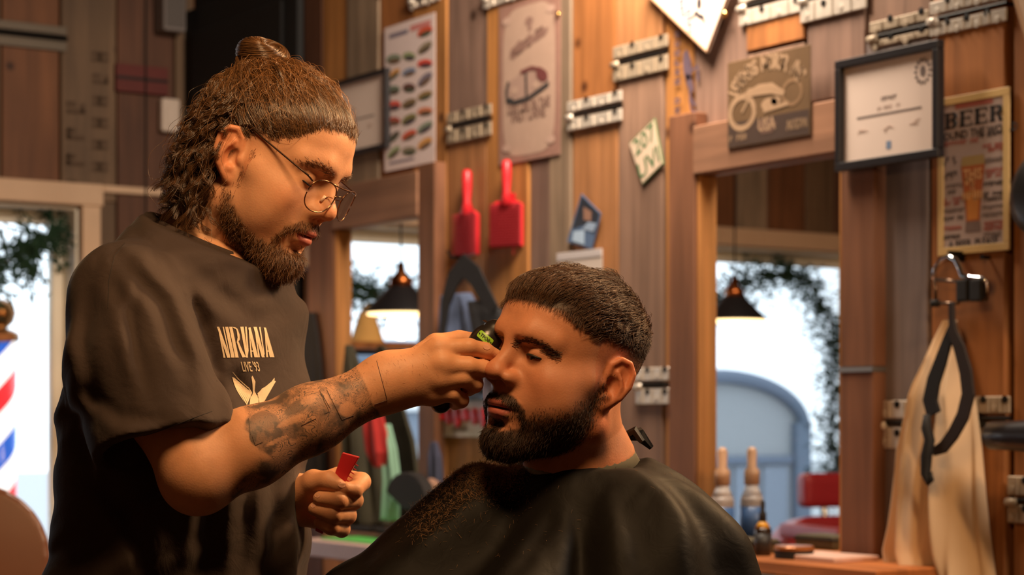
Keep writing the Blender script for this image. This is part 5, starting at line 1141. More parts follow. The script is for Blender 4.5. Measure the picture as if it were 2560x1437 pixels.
# ---- left hand (far side) closed round the comb
W_L, E_L, S_L = J(712, 1248, 2.640), J(520, 1290, 2.80), J(520, 800, 2.80)
def arm_l(p):
    d = chain(p, [tuple(S_L), tuple(E_L)], [.060, .047]); d = smin(d, chain(p, [tuple(E_L), tuple(E_L*.6+W_L*.4), tuple(W_L)], [.045, .043, .029], .02), .03)
    wr = tuple(W_L); M_ = [J(848, 1196, 2.648), J(852, 1238, 2.655), J(842, 1276, 2.650), J(826, 1306, 2.640)]
    h = None
    for q_, ra in zip(M_, (.0240, .0260, .0250, .0220)):
        e = cap(p, wr, tuple(q_), ra, .0150); h = e if h is None else smin(h, e, .016)
    h = smin(h, sph(p, tuple(J(775, 1222, 2.612)), .0190), .02)          # ball of the thumb
    d = smin(d, h, .025)
    F = [([M_[0], J(903, 1204, 2.618), J(884, 1226, 2.588), J(862, 1221, 2.576)], [.0140, .0122, .0112, .0092]),
         ([M_[1], J(884, 1250, 2.606), J(846, 1252, 2.572), J(800, 1246, 2.576)], [.0145, .0122, .0110, .0094]),
         ([M_[2], J(868, 1288, 2.604), J(832, 1288, 2.574), J(787, 1272, 2.580)], [.0140, .0118, .0106, .0090]),
         ([M_[3], J(854, 1322, 2.606), J(828, 1318, 2.582), J(800, 1306, 2.588)], [.0130, .0108, .0096, .0082]),
         ([J(750, 1232, 2.612), J(784, 1204, 2.594), J(820, 1202, 2.580), J(842, 1212, 2.574)], [.0180, .0155, .0130, .0100])]
    fd = None
    for pts, rs in F:
        e = chain(p, [tuple(a) for a in pts], rs, .004); fd = e if fd is None else smin(fd, e, .0020)
    return smin(d, fd, .006)
lv, lq = surf(arm_l, (-.46, 2.53, -.22), (-.18, 2.88, .16), .0020)
# trunk and legs that carry him (inside the clothes / below the picture)
TYAW = math.radians(-116); TF = V3(-math.sin(TYAW), math.cos(TYAW), 0); TR = V3(math.cos(TYAW), math.sin(TYAW), 0)   # chest forward, his right
def torso_c(z):  # centre of the trunk by height (camera frame)
    zs = [-.45, -.20, -.05, .05, .13, .20, .25]; xs = [-.452, -.438, -.424, -.420, -.412, -.402, -.398]
    return np.interp(z, zs, xs), np.full_like(z, 2.615)
def trunk(p, g, shrink=0.0):
    cx, cy = torso_c(p[:, 2]); dx = np.stack([p[:, 0]-cx, p[:, 1]-cy, np.zeros(len(p), np.float32)], 1); u = dx@TR; w_ = dx@TF
    zs = [-.60, -.30, -.10, .05, .14, .20, .25, .30]; A = [.215, .205, .205, .208, .198, .165, .105, .05]; Bd = [.150, .148, .144, .124, .110, .098, .080, .05]
    a = np.interp(p[:, 2], zs, A)-shrink; b = np.interp(p[:, 2], zs, Bd)-shrink
    k = np.sqrt((u/a)**2+(w_/b)**2); return (k-1)*np.minimum(a, b)*.92
bodyv, bodyq = surf(lambda p: smin(smax(trunk(p, 0, .022), p[:, 2]-.20, .03), cap(p, tuple(NB_B-V3(0, 0, .05)), tuple(NB_B), .07, .06), .05), (-.70, 2.30, -.62), (-.15, 2.92, .30), .010)
base_b = tuple(c2w(-.44, 2.615, -ZC))
barber = empty('person', base_b, 'man in a black printed T-shirt and glasses cutting hair', 'person')
barber.name = 'person'
verts = np.concatenate([hC, av, lv, bodyv]); quads = np.concatenate([hq, aq+len(hC), lq+len(hC)+len(av), bodyq+len(hC)+len(av)+len(lv)])
sk = lin(BH['skin'])*np.array([1, .96, .90], np.float32)
def skin_tint(v, seed=1):
    n = (vnoise(v, 30, seed)*.5+vnoise(v, 90, seed+1)*.5)[:, None]; return sk*(1+.07*n)*(1+n*np.array([0, -.03, -.04], np.float32))
tint = np.concatenate([head_tint(hL, BH), skin_tint(av), skin_tint(lv), skin_tint(bodyv)])
def px_of(v): return CXP+FPX*v[:, 0]/v[:, 1], CYP-FPX*v[:, 2]/v[:, 1]
# tattoo mask on the forearm (1 = line work, 2 = solid shading)
X_, Y_ = px_of(av); al = (X_-497)*.9015-(Y_-1190)*.4327; ac = (X_-497)*.4327+(Y_-1190)*.9015
wob = vnoise(av, 60, 9)*14
def soft(v, a, b, w_=8): return sstep(a-w_, a+w_, v)*(1-sstep(b-w_, b+w_, v))
reg = soft(al+wob, 175, 480, 5)*(1-sstep(470, 478, al))
reg = np.maximum(reg, soft(al+wob, 55, 300, 16)*sstep(-6, 22, ac+wob-np.interp(al, [40, 120, 200], [60, 38, 20])))
ink = reg*1.12
def blob(cx, cy, rx, ry, ang=-.45):
    c_, s_ = math.cos(ang), math.sin(ang); dx, dy = X_-cx, Y_-cy; u = (dx*c_+dy*s_)/rx; w_ = (-dx*s_+dy*c_)/ry; return 1-sstep(.72, 1.08, np.sqrt(u*u+w_*w_)+vnoise(av, 90, 12)*.16)
for b_ in ((655, 1055, 46, 34), (715, 1080, 56, 24), (742, 1018, 42, 20), (648, 1092, 26, 30)): ink = np.maximum(ink, blob(*b_)*1.80)
for b_ in ((928, 940, 30, 40, -.2), (905, 1045, 38, 24), (940, 925, 16, 34, -.3), (880, 962, 22, 16), (700, 1135, 70, 24), (770, 1135, 60, 22), (800, 1100, 50, 26), (600, 1215, 60, 28)): ink = np.maximum(ink, blob(*b_)*reg*1.45)
for b_ in ((728, 1052, 44, 11), (868, 1024, 24, 20), (772, 1000, 22, 12), (690, 1102, 36, 7)): ink *= 1-blob(*b_)*.75
ink[(av[:, 1] > 2.52)] = 0
inkv = np.zeros(len(verts), np.float32); inkv[len(hC):len(hC)+len(av)] = ink
M_skb = skinmat('skin_barber', True)
body = np_mesh('body', C2W(verts)-np.array(base_b), quads, M_skb, barber, attrs={'tint': ('FLOAT_COLOR', np.c_[tint, np.ones(len(tint))]), 'ink': ('FLOAT', inkv)})
# tattoo outlines as fine ink lines on the skin
bb = cam_bvh(body, base_b); tl = MB()
for pts in (((799, 976), (823, 1029), (811, 1034)), ((817, 975), (854, 1049), (884, 1038)), ((942, 903), (968, 1000), (936, 1011)), ((631, 1091), (638, 1113), (656, 1105)), ((805, 985), (826, 1022)),
            ((753, 1064), (790, 1046)), ((622, 1046), (626, 1086))):
    line_decal(bb, pts, .00036, tl, base_b, .0003)
tag(tl.build('tattoo_lines', mat('tattoo_ink', (84, 62, 50), .6), barber), kind='stuff')
lids(BH, BR, BT, barber, base_b, M_lash)
# finger nails
def nail(bv, pts, nm='fingernail'):
    for x, y, rx, ry, a in pts:
        P = [(x+rx*math.cos(t)*math.cos(a)-ry*math.sin(t)*math.sin(a), y+rx*math.cos(t)*math.sin(a)+ry*math.sin(t)*math.cos(a)) for t in np.linspace(0, 2*math.pi, 13)[:-1]]
        decal(bv, [P], .0005, nm, mat('nail', (224, 168, 140), .3), barber, base_b)
nail(bb, ((1216, 868, 9, 6, .3), (855, 1212, 10, 7, .1), (794, 1238, 7, 6, 0), (783, 1264, 6, 5, 0)))
# ---- hair
HM = hairmat('hair_brown', (98, 68, 42), .26, .70, .9); HMD = hairmat('hair_brown_dark', (84, 57, 36), .28, .70, .9); BM = hairmat('beard_brown', (104, 68, 38), .45, .5)
bun = midline(BR, BT, 650, 138); bunb = midline(BR, BT, 648, 196)
prob = scalp_barber(hL)*(hL[:, 1] > -.062)*(np.abs(hL[:, 0]) < .09)*(np.linalg.norm((hL-SK_C)/SK_R, axis=1) < 1.22)*(1+1.2*sstep(.05, .08, hL[:, 1]))
n = 15000; i_ = pick(prob, n); q0 = unit((hL[i_]-SK_C)/SK_R); q1 = unit(unit((bunb-SK_C)/SK_R)[None]+RNG.normal(0, .10, (n, 3)))
k = 14; s = np.linspace(0, 1, k); D = slerp(q0, q1, s); lay = RNG.random(n)
off = 1.012+lay[:, None]*(.05+.09*np.sin(np.pi*np.clip(s*1.05, 0, 1)))[None]+(s**3)[None]*.03
P = SK_C+D*SK_R*off[..., None]
wv = np.stack([vnoise((P*np.array([1, 1, 1])).reshape(-1, 3)+np.repeat(np.floor(q0*7), k, 0).astype(np.float32)*.37, 55, 20+a).reshape(n, k) for a in range(3)], -1); cl3 = np.stack([vnoise(np.repeat(np.floor(q0*9)/9, k, 0).astype(np.float32)*3+P.reshape(-1, 3)*.6, 30, 26+a).reshape(n, k) for a in range(3)], -1); P = P+(wv*(.0035+.004*lay[:, None, None])+cl3*.009)*np.sin(np.pi*s)[None, :, None]
gi = RNG.choice(n, 520, replace=False); ne = np.empty(n, int)
for a in range(0, n, 3000): ne[a:a+3000] = gi[np.argmin(((q0[a:a+3000, None]-q0[gi][None])**2).sum(-1), 1)]
lw = ((.15+.60*np.sin(np.pi*np.clip(s*.9, 0, 1)))[None]*RNG.uniform(.55, 1.1, n)[:, None])[..., None]; P = P*(1-lw)+(P[ne]+RNG.normal(0, .0009, (n, 1, 3)))*lw
P = push_out(P, D, BH, .0015+.007*lay[:, None]*np.sin(np.pi*np.clip(s, .04, 1))[None]); rad = np.array([.00020]*(k-1)+[.00014]); strands('hair_swept', P@BR.T+BT, rad, HM, barber, base_b)
# flyaway strands over the top, rim light put into their lighter colour
n = 700; i_ = pick(prob, n); q0 = unit((hL[i_]-SK_C)/SK_R); q1 = unit(unit((bunb-SK_C)/SK_R)[None]+RNG.normal(0, .45, (n, 3))); D = slerp(q0, q1, np.linspace(0, .75, 12)); s12 = np.linspace(0, 1, 12)
P = SK_C+D*SK_R*(1.08+RNG.uniform(0, .16, n)[:, None]*np.sin(np.pi*s12)[None])[..., None]; P = P+np.stack([vnoise(P.reshape(-1, 3)+np.repeat(RNG.random((n, 3)), 12, 0).astype(np.float32)*9, 70, 30+a).reshape(n, 12) for a in range(3)], -1)*.008
strands('flyaway_hair', P@BR.T+BT, .00014, hairmat('hair_backlit', (150, 104, 62), .25, .5, .9), barber, base_b)
# bun: coils of hair round a folded knot
def coil(n, cen, ax, Rm, rm, seed, k=26, turns=.9, sq=1.0):
    rs = np.random.default_rng(seed); ax = ax/np.linalg.norm(ax); e1 = unit(np.cross(ax, np.array([.3, .5, .8]))); e2 = np.cross(ax, e1)
    th0 = rs.uniform(0, 6.283, n); t_ = np.linspace(0, 6.283*turns, k); th = th0[:, None]+t_[None]; ph = rs.uniform(0, 6.283, n)[:, None]+t_[None]*rs.uniform(.5, .9, n)[:, None]; rr = rm*np.sqrt(rs.uniform(.3, 1, n))[:, None]
    rad_ = Rm+rr*np.cos(ph); return cen+(rad_*np.cos(th))[..., None]*e1+(rad_*np.sin(th)*sq)[..., None]*e2+(rr*np.sin(ph))[..., None]*ax
bc_ = (bun@BR.T+BT).astype(np.float64); axb = np.array([.30, -.35, .88])
P = np.concatenate([coil(1300, bc_+np.array([.004, 0, -.001]), axb, .0170, .0195, 1), coil(400, bc_+np.array([-.016, -.006, -.014]), np.array([.8, -.5, .3]), .010, .009, 2), coil(260, bc_+np.array([.016, -.004, -.006]), np.array([-.3, -.2, .9]), .012, .010, 3)])
strands('bun', P, .00024, HM, barber, base_b)
# curly lengths down the neck
rootp = (hL[:, 1] < -.012-.014*(np.abs(hL[:, 0]) > .052))*(hL[:, 2] > -.070)*(hL[:, 2] < .075)*(np.linalg.norm((hL-SK_C)/SK_R, axis=1) < 1.25)*(np.abs(hL[:, 0]) < .074)*1.0
nc, ns = 560, 20; i_ = pick(rootp, nc); p0 = hC[i_].astype(np.float64); nr_ = hN[i_]
zt_ = RNG.uniform(.232, .335, nc); end = np.stack([np.interp(zt_, [.23, .26, .30, .34], [-.413, -.440, -.446, -.418])+RNG.uniform(-.006, .045, nc)*(np.interp(zt_, [.23, .34], [1, .8])), 2.60+(p0[:, 1]-2.60)*1.12+RNG.normal(0, .022, nc), zt_], 1)
end[:, 1] = np.clip(end[:, 1], 2.528, 2.72)
ctl = p0+nr_*.030+np.array([-.012, 0, -.012]); k = 40; s = np.linspace(0, 1, k)[None, :, None]
cen = (1-s)**2*p0[:, None]+2*s*(1-s)*ctl[:, None]+s*s*end[:, None]
ph = RNG.uniform(0, 6.283, nc); amp = RNG.uniform(.0040, .0080, nc); trn = RNG.uniform(3.2, 6.2, nc)*np.where(RNG.random(nc) < .5, -1, 1)
P = []
for c in range(ns):
    a = ph[:, None]+np.linspace(0, 1, k)[None]*trn[:, None]*6.283+RNG.normal(0, .28, nc)[:, None]; A = amp[:, None]*np.minimum(1, np.linspace(.15, 2.2, k))[None]*RNG.uniform(.75, 1.2, nc)[:, None]
    off = np.stack([A*np.cos(a), A*np.sin(a), .35*A*np.sin(a+1)], -1)+RNG.normal(0, .0014, (nc, 1, 3)); P.append(cen+off)
P = np.concatenate(P); P = P+np.stack([vnoise(P.reshape(-1, 3).astype(np.float32), 120, 40+a).reshape(len(P), k) for a in range(3)], -1)*.0022
strands('curls', P, np.linspace(.00024, .00013, k)[None], HMD, barber, base_b)
n = 520; i_ = RNG.integers(0, nc, n); cen2 = cen[i_]+RNG.normal(0, .012, (n, 1, 3))*np.linspace(.2, 1, k)[None, :, None]; P = cen2+np.stack([vnoise((cen2.reshape(-1, 3)+np.repeat(RNG.random((n, 3))*5, k, 0)).astype(np.float32), 45, 50+a).reshape(n, k) for a in range(3)], -1)*.020*np.linspace(.1, 1, k)[None, :, None]
strands('stray_curls', P, .00018, HM, barber, base_b)
# dark mass inside the curls
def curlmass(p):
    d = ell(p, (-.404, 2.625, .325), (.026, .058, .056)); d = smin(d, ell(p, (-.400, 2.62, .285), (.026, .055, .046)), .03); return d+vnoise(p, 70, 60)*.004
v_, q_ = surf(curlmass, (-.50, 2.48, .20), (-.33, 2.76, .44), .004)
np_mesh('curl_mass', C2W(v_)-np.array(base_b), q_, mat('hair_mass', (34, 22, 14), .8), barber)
# beard, moustache, brows, short hair at the temples
bf = beard_field(hL, BH); y_, z_ = hL[:, 1], hL[:, 2]
dirs = unit(np.stack([np.sign(hL[:, 0])*.1, .25+0*y_, -1+0*y_], 1))@BR.T
ln = np.where((y_ > .055) & (z_ < -.078), .017, np.where(z_ > -.062, .0075, .0095))
P = short_hair(hC, hN, bf*np.where((z_ < -.078) & (y_ > .05), 1.5, 1.0), 9000, dirs, ln, 6, .5, .35); strands('beard', P, np.array([.00026, .00026, .00024, .0002, .00018, .00012]), BM, barber, base_b)
for sd in (1, -1):
    br = brow_curve(BH); Q = hL.copy(); Q[:, 0] *= sd; pr = np.maximum.reduce([seg_mask(Q, br[a], br[a+1], .0035, .0065) for a in range(3)])
    P = short_hair(hC, hN, pr, 260, unit(np.stack([np.full(len(hL), sd*1.0), -.35+0*y_, .25+0*y_], 1))@BR.T, .0075, 4, .25, .2); strands('eyebrow', P, .00020, BM, barber, base_b)
sm = scalp_barber(hL); band = sm*(1-sm)*(hL[:, 1] > .0); band *= (band > .06)*(hL[:, 2] > .036); P = short_hair(hC, hN, band+1e-9, 2200, unit(np.array([0, -.8, .75]))@BR.T, .016, 6, .12, .18); strands('hairline', P, np.linspace(.0002, .0001, 6)[None], HM, barber, base_b)
tm = scalp_barber(hL)*(hL[:, 1] > -.01)*(hL[:, 2] < .075); P = short_hair(hC, hN, tm+1e-9, 1500, unit(np.array([0, -1.0, .35]))@BR.T, .012, 5, .2, .25); strands('temple_hair', P, .00020, HMD, barber, base_b)
sb = seg_mask(np.abs(hL)*np.array([1, 1, 1]) if False else np.c_[np.abs(hL[:, 0]), hL[:, 1:]], (.068, .018, .012), (.066, .012, -.030), .005, .011); P = short_hair(hC, hN, sb+1e-9, 160, unit(np.array([0, .1, -1.0]))@BR.T, .005, 4, .3, .3); strands('sideburn', P, .00018, BM, barber, base_b)
# forearm hair
fa = soft(al, 430, 640, 40)*(1-sstep(20, 60, ac))*(av[:, 1] < 2.47); P = short_hair(av, vnormals(av, aq), fa+1e-9, 170, V3(.6, -.1, -.8), .0055, 4, .15, .35); strands('arm_hair', P, .00007, BM, barber, base_b)
# ---- glasses
def gl(x, y, z): return tuple(C2W((np.array([[x, y, z]])@BR.T+BT))[0]-np.array(base_b))
M_gold = mat('wire_gold', (150, 112, 84), .25, 1); gz = .009
def lens_y(x): return .1140-.0120*(abs(x)/.06)**2
def lens_pt(sx, a):
    c_, s_ = math.cos(a), math.sin(a); xx = .0345+.0255*math.copysign(abs(c_)**.86, c_); zz = gz-.004+(.0195 if s_ > 0 else .0225)*math.copysign(abs(s_)**.86, s_)-.0035*c_*(s_ < 0); return sx*xx, lens_y(xx)-.10*(gz-zz)*0, zz
gm = empty('eyeglasses', base_b, 'thin gold wire aviator glasses worn by the barber', 'glasses')
for sx in (1, -1):
    ring = [lens_pt(sx, a) for a in np.linspace(0, 2*math.pi, 41)]
    MB().tube([gl(*p) for p in ring], .00085, 6, cap=False).build('rim', M_gold, gm, smooth=True)
    lm = bpy.data.materials.get('lens_glass')
    if not lm:
        lm = bpy.data.materials.new('lens_glass'); lm.use_nodes = True; nt = lm.node_tree; t_ = nt.nodes.new('ShaderNodeBsdfTransparent'); t_.inputs[0].default_value = (.96, .95, .93, 1); g_ = nt.nodes.new('ShaderNodeBsdfGlossy'); g_.inputs['Roughness'].default_value = .03; x_ = nt.nodes.new('ShaderNodeMixShader'); f_ = nt.nodes.new('ShaderNodeFresnel'); f_.inputs[0].default_value = 1.16
        nt.links.new(f_.outputs[0], x_.inputs[0]); nt.links.new(t_.outputs[0], x_.inputs[1]); nt.links.new(g_.outputs[0], x_.inputs[2]); nt.links.new(x_.outputs[0], nt.nodes['Material Output'].inputs[0])
    c0 = (sx*.0345, lens_y(.0345)+.0015, gz-.005); L_ = MB(); L_.add([gl(*c0)]+[gl(*p) for p in ring[:-1]], [(0, a+1, (a+1) % 40+1) for a in range(40)]); L_.build('lens', lm, gm, smooth=True)
    MB().tube([gl(sx*.060, lens_y(.06), gz+.008), gl(sx*.0665, .097, gz+.012), gl(sx*.0700, .080, gz+.015), gl(sx*.0755, .020, gz+.026), gl(sx*.0790, -.004, gz+.032), gl(sx*.0800, -.022, gz+.022), gl(sx*.079, -.034, gz+.002)], [.0011, .0015, .0012, .0012, .0016, .0019, .0017], 7).build('temple', mat('temple_dark', (70, 50, 38), .35, .7), gm, smooth=True)
    MB().tube([gl(sx*.0125, .1125, gz-.002), gl(sx*.0105, .1055, gz-.003), gl(sx*.0105, .1005, gz-.008)], .0006, 5).build('pad_arm', M_gold, gm); MB().tube([gl(sx*.0105, .1005, gz-.004), gl(sx*.0125, .0995, gz-.013)], .0022, 8).build('nose_pad', mat('pad_clear', (232, 196, 170), .15), gm, smooth=True)
MB().tube([gl(-.012, .1135, gz+.001), gl(0, .1165, gz+.004), gl(.012, .1135, gz+.001)], .0009, 6).build('bridge', M_gold, gm, smooth=True)
MB().tube([gl(-.036, lens_y(.036)+.0005, gz+.0158), gl(-.018, .1140, gz+.0145), gl(0, .1155, gz+.0140), gl(.018, .1140, gz+.0145), gl(.036, lens_y(.036)+.0005, gz+.0158)], .0010, 6).build('brow_bar', M_gold, gm, smooth=True)
# ---- T-shirt
CN = unit(V3(.40, -.10, .91)); H_R = J(388, 1130, 2.385); ah = unit(H_R-S_R+V3(0, 0, 0)); HL_ = J(540, 1120, 2.80)
def crease(p, pl, A_f, wf):
    """a pulled fold of cloth: groove with a raised lip, along a line on the near side"""
    out = np.zeros(len(p), np.float32); x, z = p[:, 0]*2.45/p[:, 1], p[:, 2]*2.45/p[:, 1]; best = np.full(len(p), 9., np.float32); sg = np.zeros(len(p), np.float32); env = np.zeros(len(p), np.float32); n_ = len(pl)-1
    for k in range(n_):
        a = J(*pl[k], 2.45); b = J(*pl[k+1], 2.45); ax, az, bx, bz = a[0], a[2], b[0], b[2]; L2 = (bx-ax)**2+(bz-az)**2
        h = np.clip(((x-ax)*(bx-ax)+(z-az)*(bz-az))/L2, 0, 1); dx, dz = x-ax-h*(bx-ax), z-az-h*(bz-az); dist = np.sqrt(dx*dx+dz*dz); m = dist < best
        best = np.where(m, dist, best); sg = np.where(m, np.sign(dx*(bz-az)-dz*(bx-ax)), sg); env = np.where(m, (k+h)/n_, env)
    s_ = best*sg; e = np.sin(np.pi*np.clip(env, .03, .97))**.6*(p[:, 1] < 2.62)
    return (A_f*e*(np.exp(-(s_/wf)**2)-.8*np.exp(-((s_-1.7*wf)/wf)**2))).astype(np.float32)
FOLDS = [([(345, 590), (470, 720), (535, 900), (552, 1040)], .0075, .011), ([(300, 640), (400, 760), (470, 930)], .0050, .010), ([(285, 690), (330, 830), (380, 1000)], .0045, .010), ([(230, 700), (212, 850), (240, 1040)], .0055, .011), ([(420, 620), (560, 740), (640, 800)], .0040, .012),
         ([(575, 1040), (530, 1200), (505, 1437)], .0060, .012), ([(640, 1080), (610, 1250), (600, 1437)], .0050, .010), ([(700, 1060), (682, 1250), (700, 1437)], .0050, .010), ([(250, 1200), (330, 1300), (360, 1437)], .005, .013), ([(190, 960), (300, 1040), (420, 1050)], .004, .010), ([(355, 700), (330, 780), (345, 900)], .004, .008), ([(560, 860), (610, 1000), (640, 1060)], .003, .010)]
def shirt(p):
    d = trunk(p, 0)
    d = smin(d, cap(p, tuple(NB_B-CN*.045+V3(-.004, 0, 0)), tuple(S_R+V3(.014, .022, .002)), .068, .060), .045)
    d = smin(d, cap(p, tuple(NB_B-CN*.045), tuple(S_L+V3(0, 0, .05)), .072, .078), .06)
    # fabric folds across the chest and belly
    q = p@np.array([[.55, 0, -.83], [0, 1, 0], [.83, 0, .55]], np.float32).T
    belly = np.clip(-(p[:, 2]+.02)*6, 0, 1); fo = np.sin((p@TR)*46+vnoise(p, 6, 76)*3.0)*.0040*belly+vnoise(q*np.array([3.2, .8, 1], np.float32), 7, 70)*.0060+vnoise(q*np.array([6, 1, 1.6], np.float32), 9, 71)*.0034
    sl = chain(p, [tuple(S_R+V3(0, .012, -.006)), tuple(S_R*.5+H_R*.5+V3(-.006, 0, 0)), tuple(H_R)], [.066, .077, .079], .03)
    up = chain(p, [tuple(S_R), tuple(S_R*.40+E_R*.60+V3(-.004, 0, 0)), tuple(E_R)], [.058, .051, .045], .02)
    sl = smin(sl, up-.010, .03)
    ang = np.arctan2((p-S_R)@V3(-.9, 0, .43), (p-S_R)@V3(0, -1, 0)); tt = (p-S_R)@ah; g = vnoise(p, 11, 72)
    sl = sl+(np.sin(ang*4+tt*14+g*2.2)*.0058+np.sin(ang*9-tt*22+g*3)*.0028)*np.clip(tt*7, .25, 1)+vnoise(p, 24, 73)*.0022
    sl = smax(sl, (p-H_R)@ah, .004)
    inn = smin(cap(p, tuple(S_R*.30+H_R*.70), tuple(H_R+ah*.10), .058, .069), up-.002, .02)
    sl = sub(sl, smax(inn, -((p-H_R)@ah+.07), .01), .004)
    d = smin(d+fo, sl, .014)
    d = smin(d, smax(cap(p, tuple(S_L), tuple(HL_), .085, .088), (p-HL_)@unit(HL_-S_L), .004), .03)
    for pl, A_f, wf in FOLDS: d = d+crease(p, pl, A_f, wf)
    # neck opening
    d = sub(d, cap(p, tuple(NB_B-CN*.030), tuple(NB_B+CN*.30), .0690, .074), .010); d = sub(d, cap(p, tuple(NB_B+CN*.052), tuple(NB_B+CN*.16), .058, .150), .012)
    d = smax(d, (p-(NB_B+CN*.010))@CN, .006)
    # crease below the sleeve and behind the arm
    d = d+np.exp(-((p[:, 2]-.10+(p[:, 0]+.42)*.8)/.012)**2)*np.exp(-((p[:, 0]+.36)/.06)**2)*.003
    return smax(d, -(p[:, 2]+.52), .01)
sv, sq = surf(shirt, (-.66, 2.28, -.53), (-.17, 2.95, .34), .0036)
M_shirt = bpy.data.materials.new('cotton_black'); M_shirt.use_nodes = True; nt = M_shirt.node_tree; b = nt.nodes['Principled BSDF']; b.inputs['Base Color'].default_value = (*s2l((68, 56, 51)), 1); b.inputs['Roughness'].default_value = .85; b.inputs['Specular IOR Level'].default_value = .2; b.inputs['Sheen Weight'].default_value = .08; b.inputs['Sheen Roughness'].default_value = .4
tc = nt.nodes.new('ShaderNodeTexCoord'); no = nt.nodes.new('ShaderNodeTexNoise'); no.inputs['Scale'].default_value = 900; nt.links.new(tc.outputs['Object'], no.inputs['Vector']); n2 = nt.nodes.new('ShaderNodeTexNoise'); n2.inputs['Scale'].default_value = 26; n2.inputs['Detail'].default_value = 3; n2.inputs['Distortion'].default_value = .8; nt.links.new(tc.outputs['Object'], n2.inputs['Vector'])
bp = nt.nodes.new('ShaderNodeBump'); bp.inputs['Strength'].default_value = .2; bp.inputs['Distance'].default_value = .0008; nt.links.new(no.outputs['Fac'], bp.inputs['Height']); bp2 = nt.nodes.new('ShaderNodeBump'); bp2.inputs['Strength'].default_value = .22; bp2.inputs['Distance'].default_value = .010; nt.links.new(n2.outputs['Fac'], bp2.inputs['Height']); nt.links.new(bp.outputs['Normal'], bp2.inputs['Normal']); nt.links.new(bp2.outputs['Normal'], b.inputs['Normal'])
sh = np_mesh('t_shirt', C2W(sv)-np.array(base_b), sq, M_shirt, barber)
# ribbed collar
e1 = unit(np.cross(CN, V3(0, 1, 0))); e2 = np.cross(CN, e1); cc = NB_B+CN*.006
pts = [cc+(e1*math.cos(a)*.0735+e2*math.sin(a)*.0735) for a in np.linspace(0, 2*math.pi, 40)]
Wp = C2W(np.array(pts))-np.array(base_b); MB().tube([tuple(p) for p in Wp], .0085, 10, cap=False).build('collar', M_shirt, sh, smooth=True)
# hem stitching of the near sleeve
sbv = cam_bvh(sh, base_b)
q = MB(); line_decal(sbv, ((244, 1120), (300, 1106), (390, 1080), (470, 1050), (530, 1028)), .0004, q, base_b, .0002, 12); q.build('hem_stitching', mat('stitch', (40, 34, 32), .8), sh); q = MB(); line_decal(sbv, ((318, 600), (286, 640), (272, 700), (270, 770)), .0004, q, base_b, .0002, 12); q.build('stitching', mat('stitch', (40, 34, 32), .8), sh)
# chest print: lettering and a winged figure
M_print = mat('shirt_print', (224, 200, 164), .8, vary=.12, vscale=400)
def prn(pts, x0=520, y0=800, k=5.525): return [(x0+x/k, y0+y/k) for x, y in pts]
LET = [[(120, 92), (150, 92), (305, 520), (262, 520)], [(132, 98), (148, 98), (238, 520), (212, 520)], [(198, 92), (216, 92), (302, 505), (290, 512)],
       [(232, 92), (276, 92), (366, 518), (318, 518)], [(288, 92), (330, 92), (420, 518), (374, 518)], [(328, 92), (372, 100), (400, 130), (352, 112)], [(372, 100), (404, 122), (432, 200), (392, 150)], [(392, 150), (432, 200), (436, 265), (404, 240)], [(404, 240), (436, 265), (414, 300), (392, 308)], [(392, 300), (418, 296), (480, 440), (440, 450)], [(440, 440), (480, 436), (518, 512), (470, 516)],
       [(440, 92), (486, 92), (548, 518), (520, 518)], [(506, 92), (528, 92), (556, 420), (540, 518)], [(552, 108), (582, 100), (690, 514), (636, 514)], [(560, 160), (572, 160), (606, 514), (584, 514)], [(582, 420), (650, 420), (652, 436), (586, 436)],
       [(622, 95), (668, 95), (778, 514), (738, 514)], [(636, 110), (648, 110), (712, 512), (690, 514)], [(700, 98), (720, 95), (778, 470), (766, 490)], [(766, 104), (796, 108), (912, 512), (848, 512)], [(778, 150), (790, 160), (826, 512), (800, 512)], [(800, 420), (868, 420), (872, 436), (804, 436)]]
decal(sbv, [prn(p) for p in LET], .0006, 'print_lettering', M_print, sh, base_b)
tv, tf = text_poly("LIVE '93", 1.0, 1.0, .012); tw = max(abs(a) for a, b_ in tv); thh = max(abs(b_) for a, b_ in tv)
L2 = [[(626+tv[i][0]/tw*21.5-tv[i][1]/thh*3.6, 917.5-tv[i][1]/thh*14.5) for i in fc] for fc in tf]
decal(sbv, L2, .0006, 'print_date', M_print, sh, base_b)
FIG = [[(596, 790), (608, 765), (622, 790), (612, 850)], [(596, 790), (622, 790), (650, 850), (610, 880)], [(610, 880), (650, 850), (640, 980), (618, 1010)], [(618, 1000), (640, 980), (680, 1060), (600, 1060)], [(600, 1040), (680, 1040), (696, 1160), (590, 1160)], [(590, 1160), (692, 1160), (668, 1300), (596, 1320)], [(584, 1060), (600, 1050), (586, 1200), (562, 1310), (550, 1310)], [(678, 1060), (694, 1090), (704, 1290), (686, 1295), (690, 1180)]]
WL, WR = [], []
for a in range(17):
    t_ = a/16; rx, ry = 600-t_*235, 1005-t_*200; ex, ey = rx-70+t_*45-34*math.sin(t_*3), ry+165-t_*170
    WL.append([(rx+6, ry), (rx-12, ry-16), (ex-8, ey-14), (ex+2, ey+8)])
    rx, ry = 685+t_*205, 1010-t_*170; ex, ey = rx+38-t_*6, ry+200-t_*180; WR.append([(rx-4, ry), (rx+10, ry-14), (ex+10, ey-14), (ex-2, ey+8)])
WL += [[(330, 708), (352, 728), (440, 830), (410, 815)], [(410, 812), (440, 826), (560, 930), (545, 940)], [(545, 925), (560, 925), (606, 1000), (594, 1008)]]
WR += [[(912, 796), (916, 820), (860, 890), (830, 905)], [(840, 890), (850, 905), (740, 965), (735, 950)], [(740, 950), (745, 968), (690, 1030), (678, 1020)]]
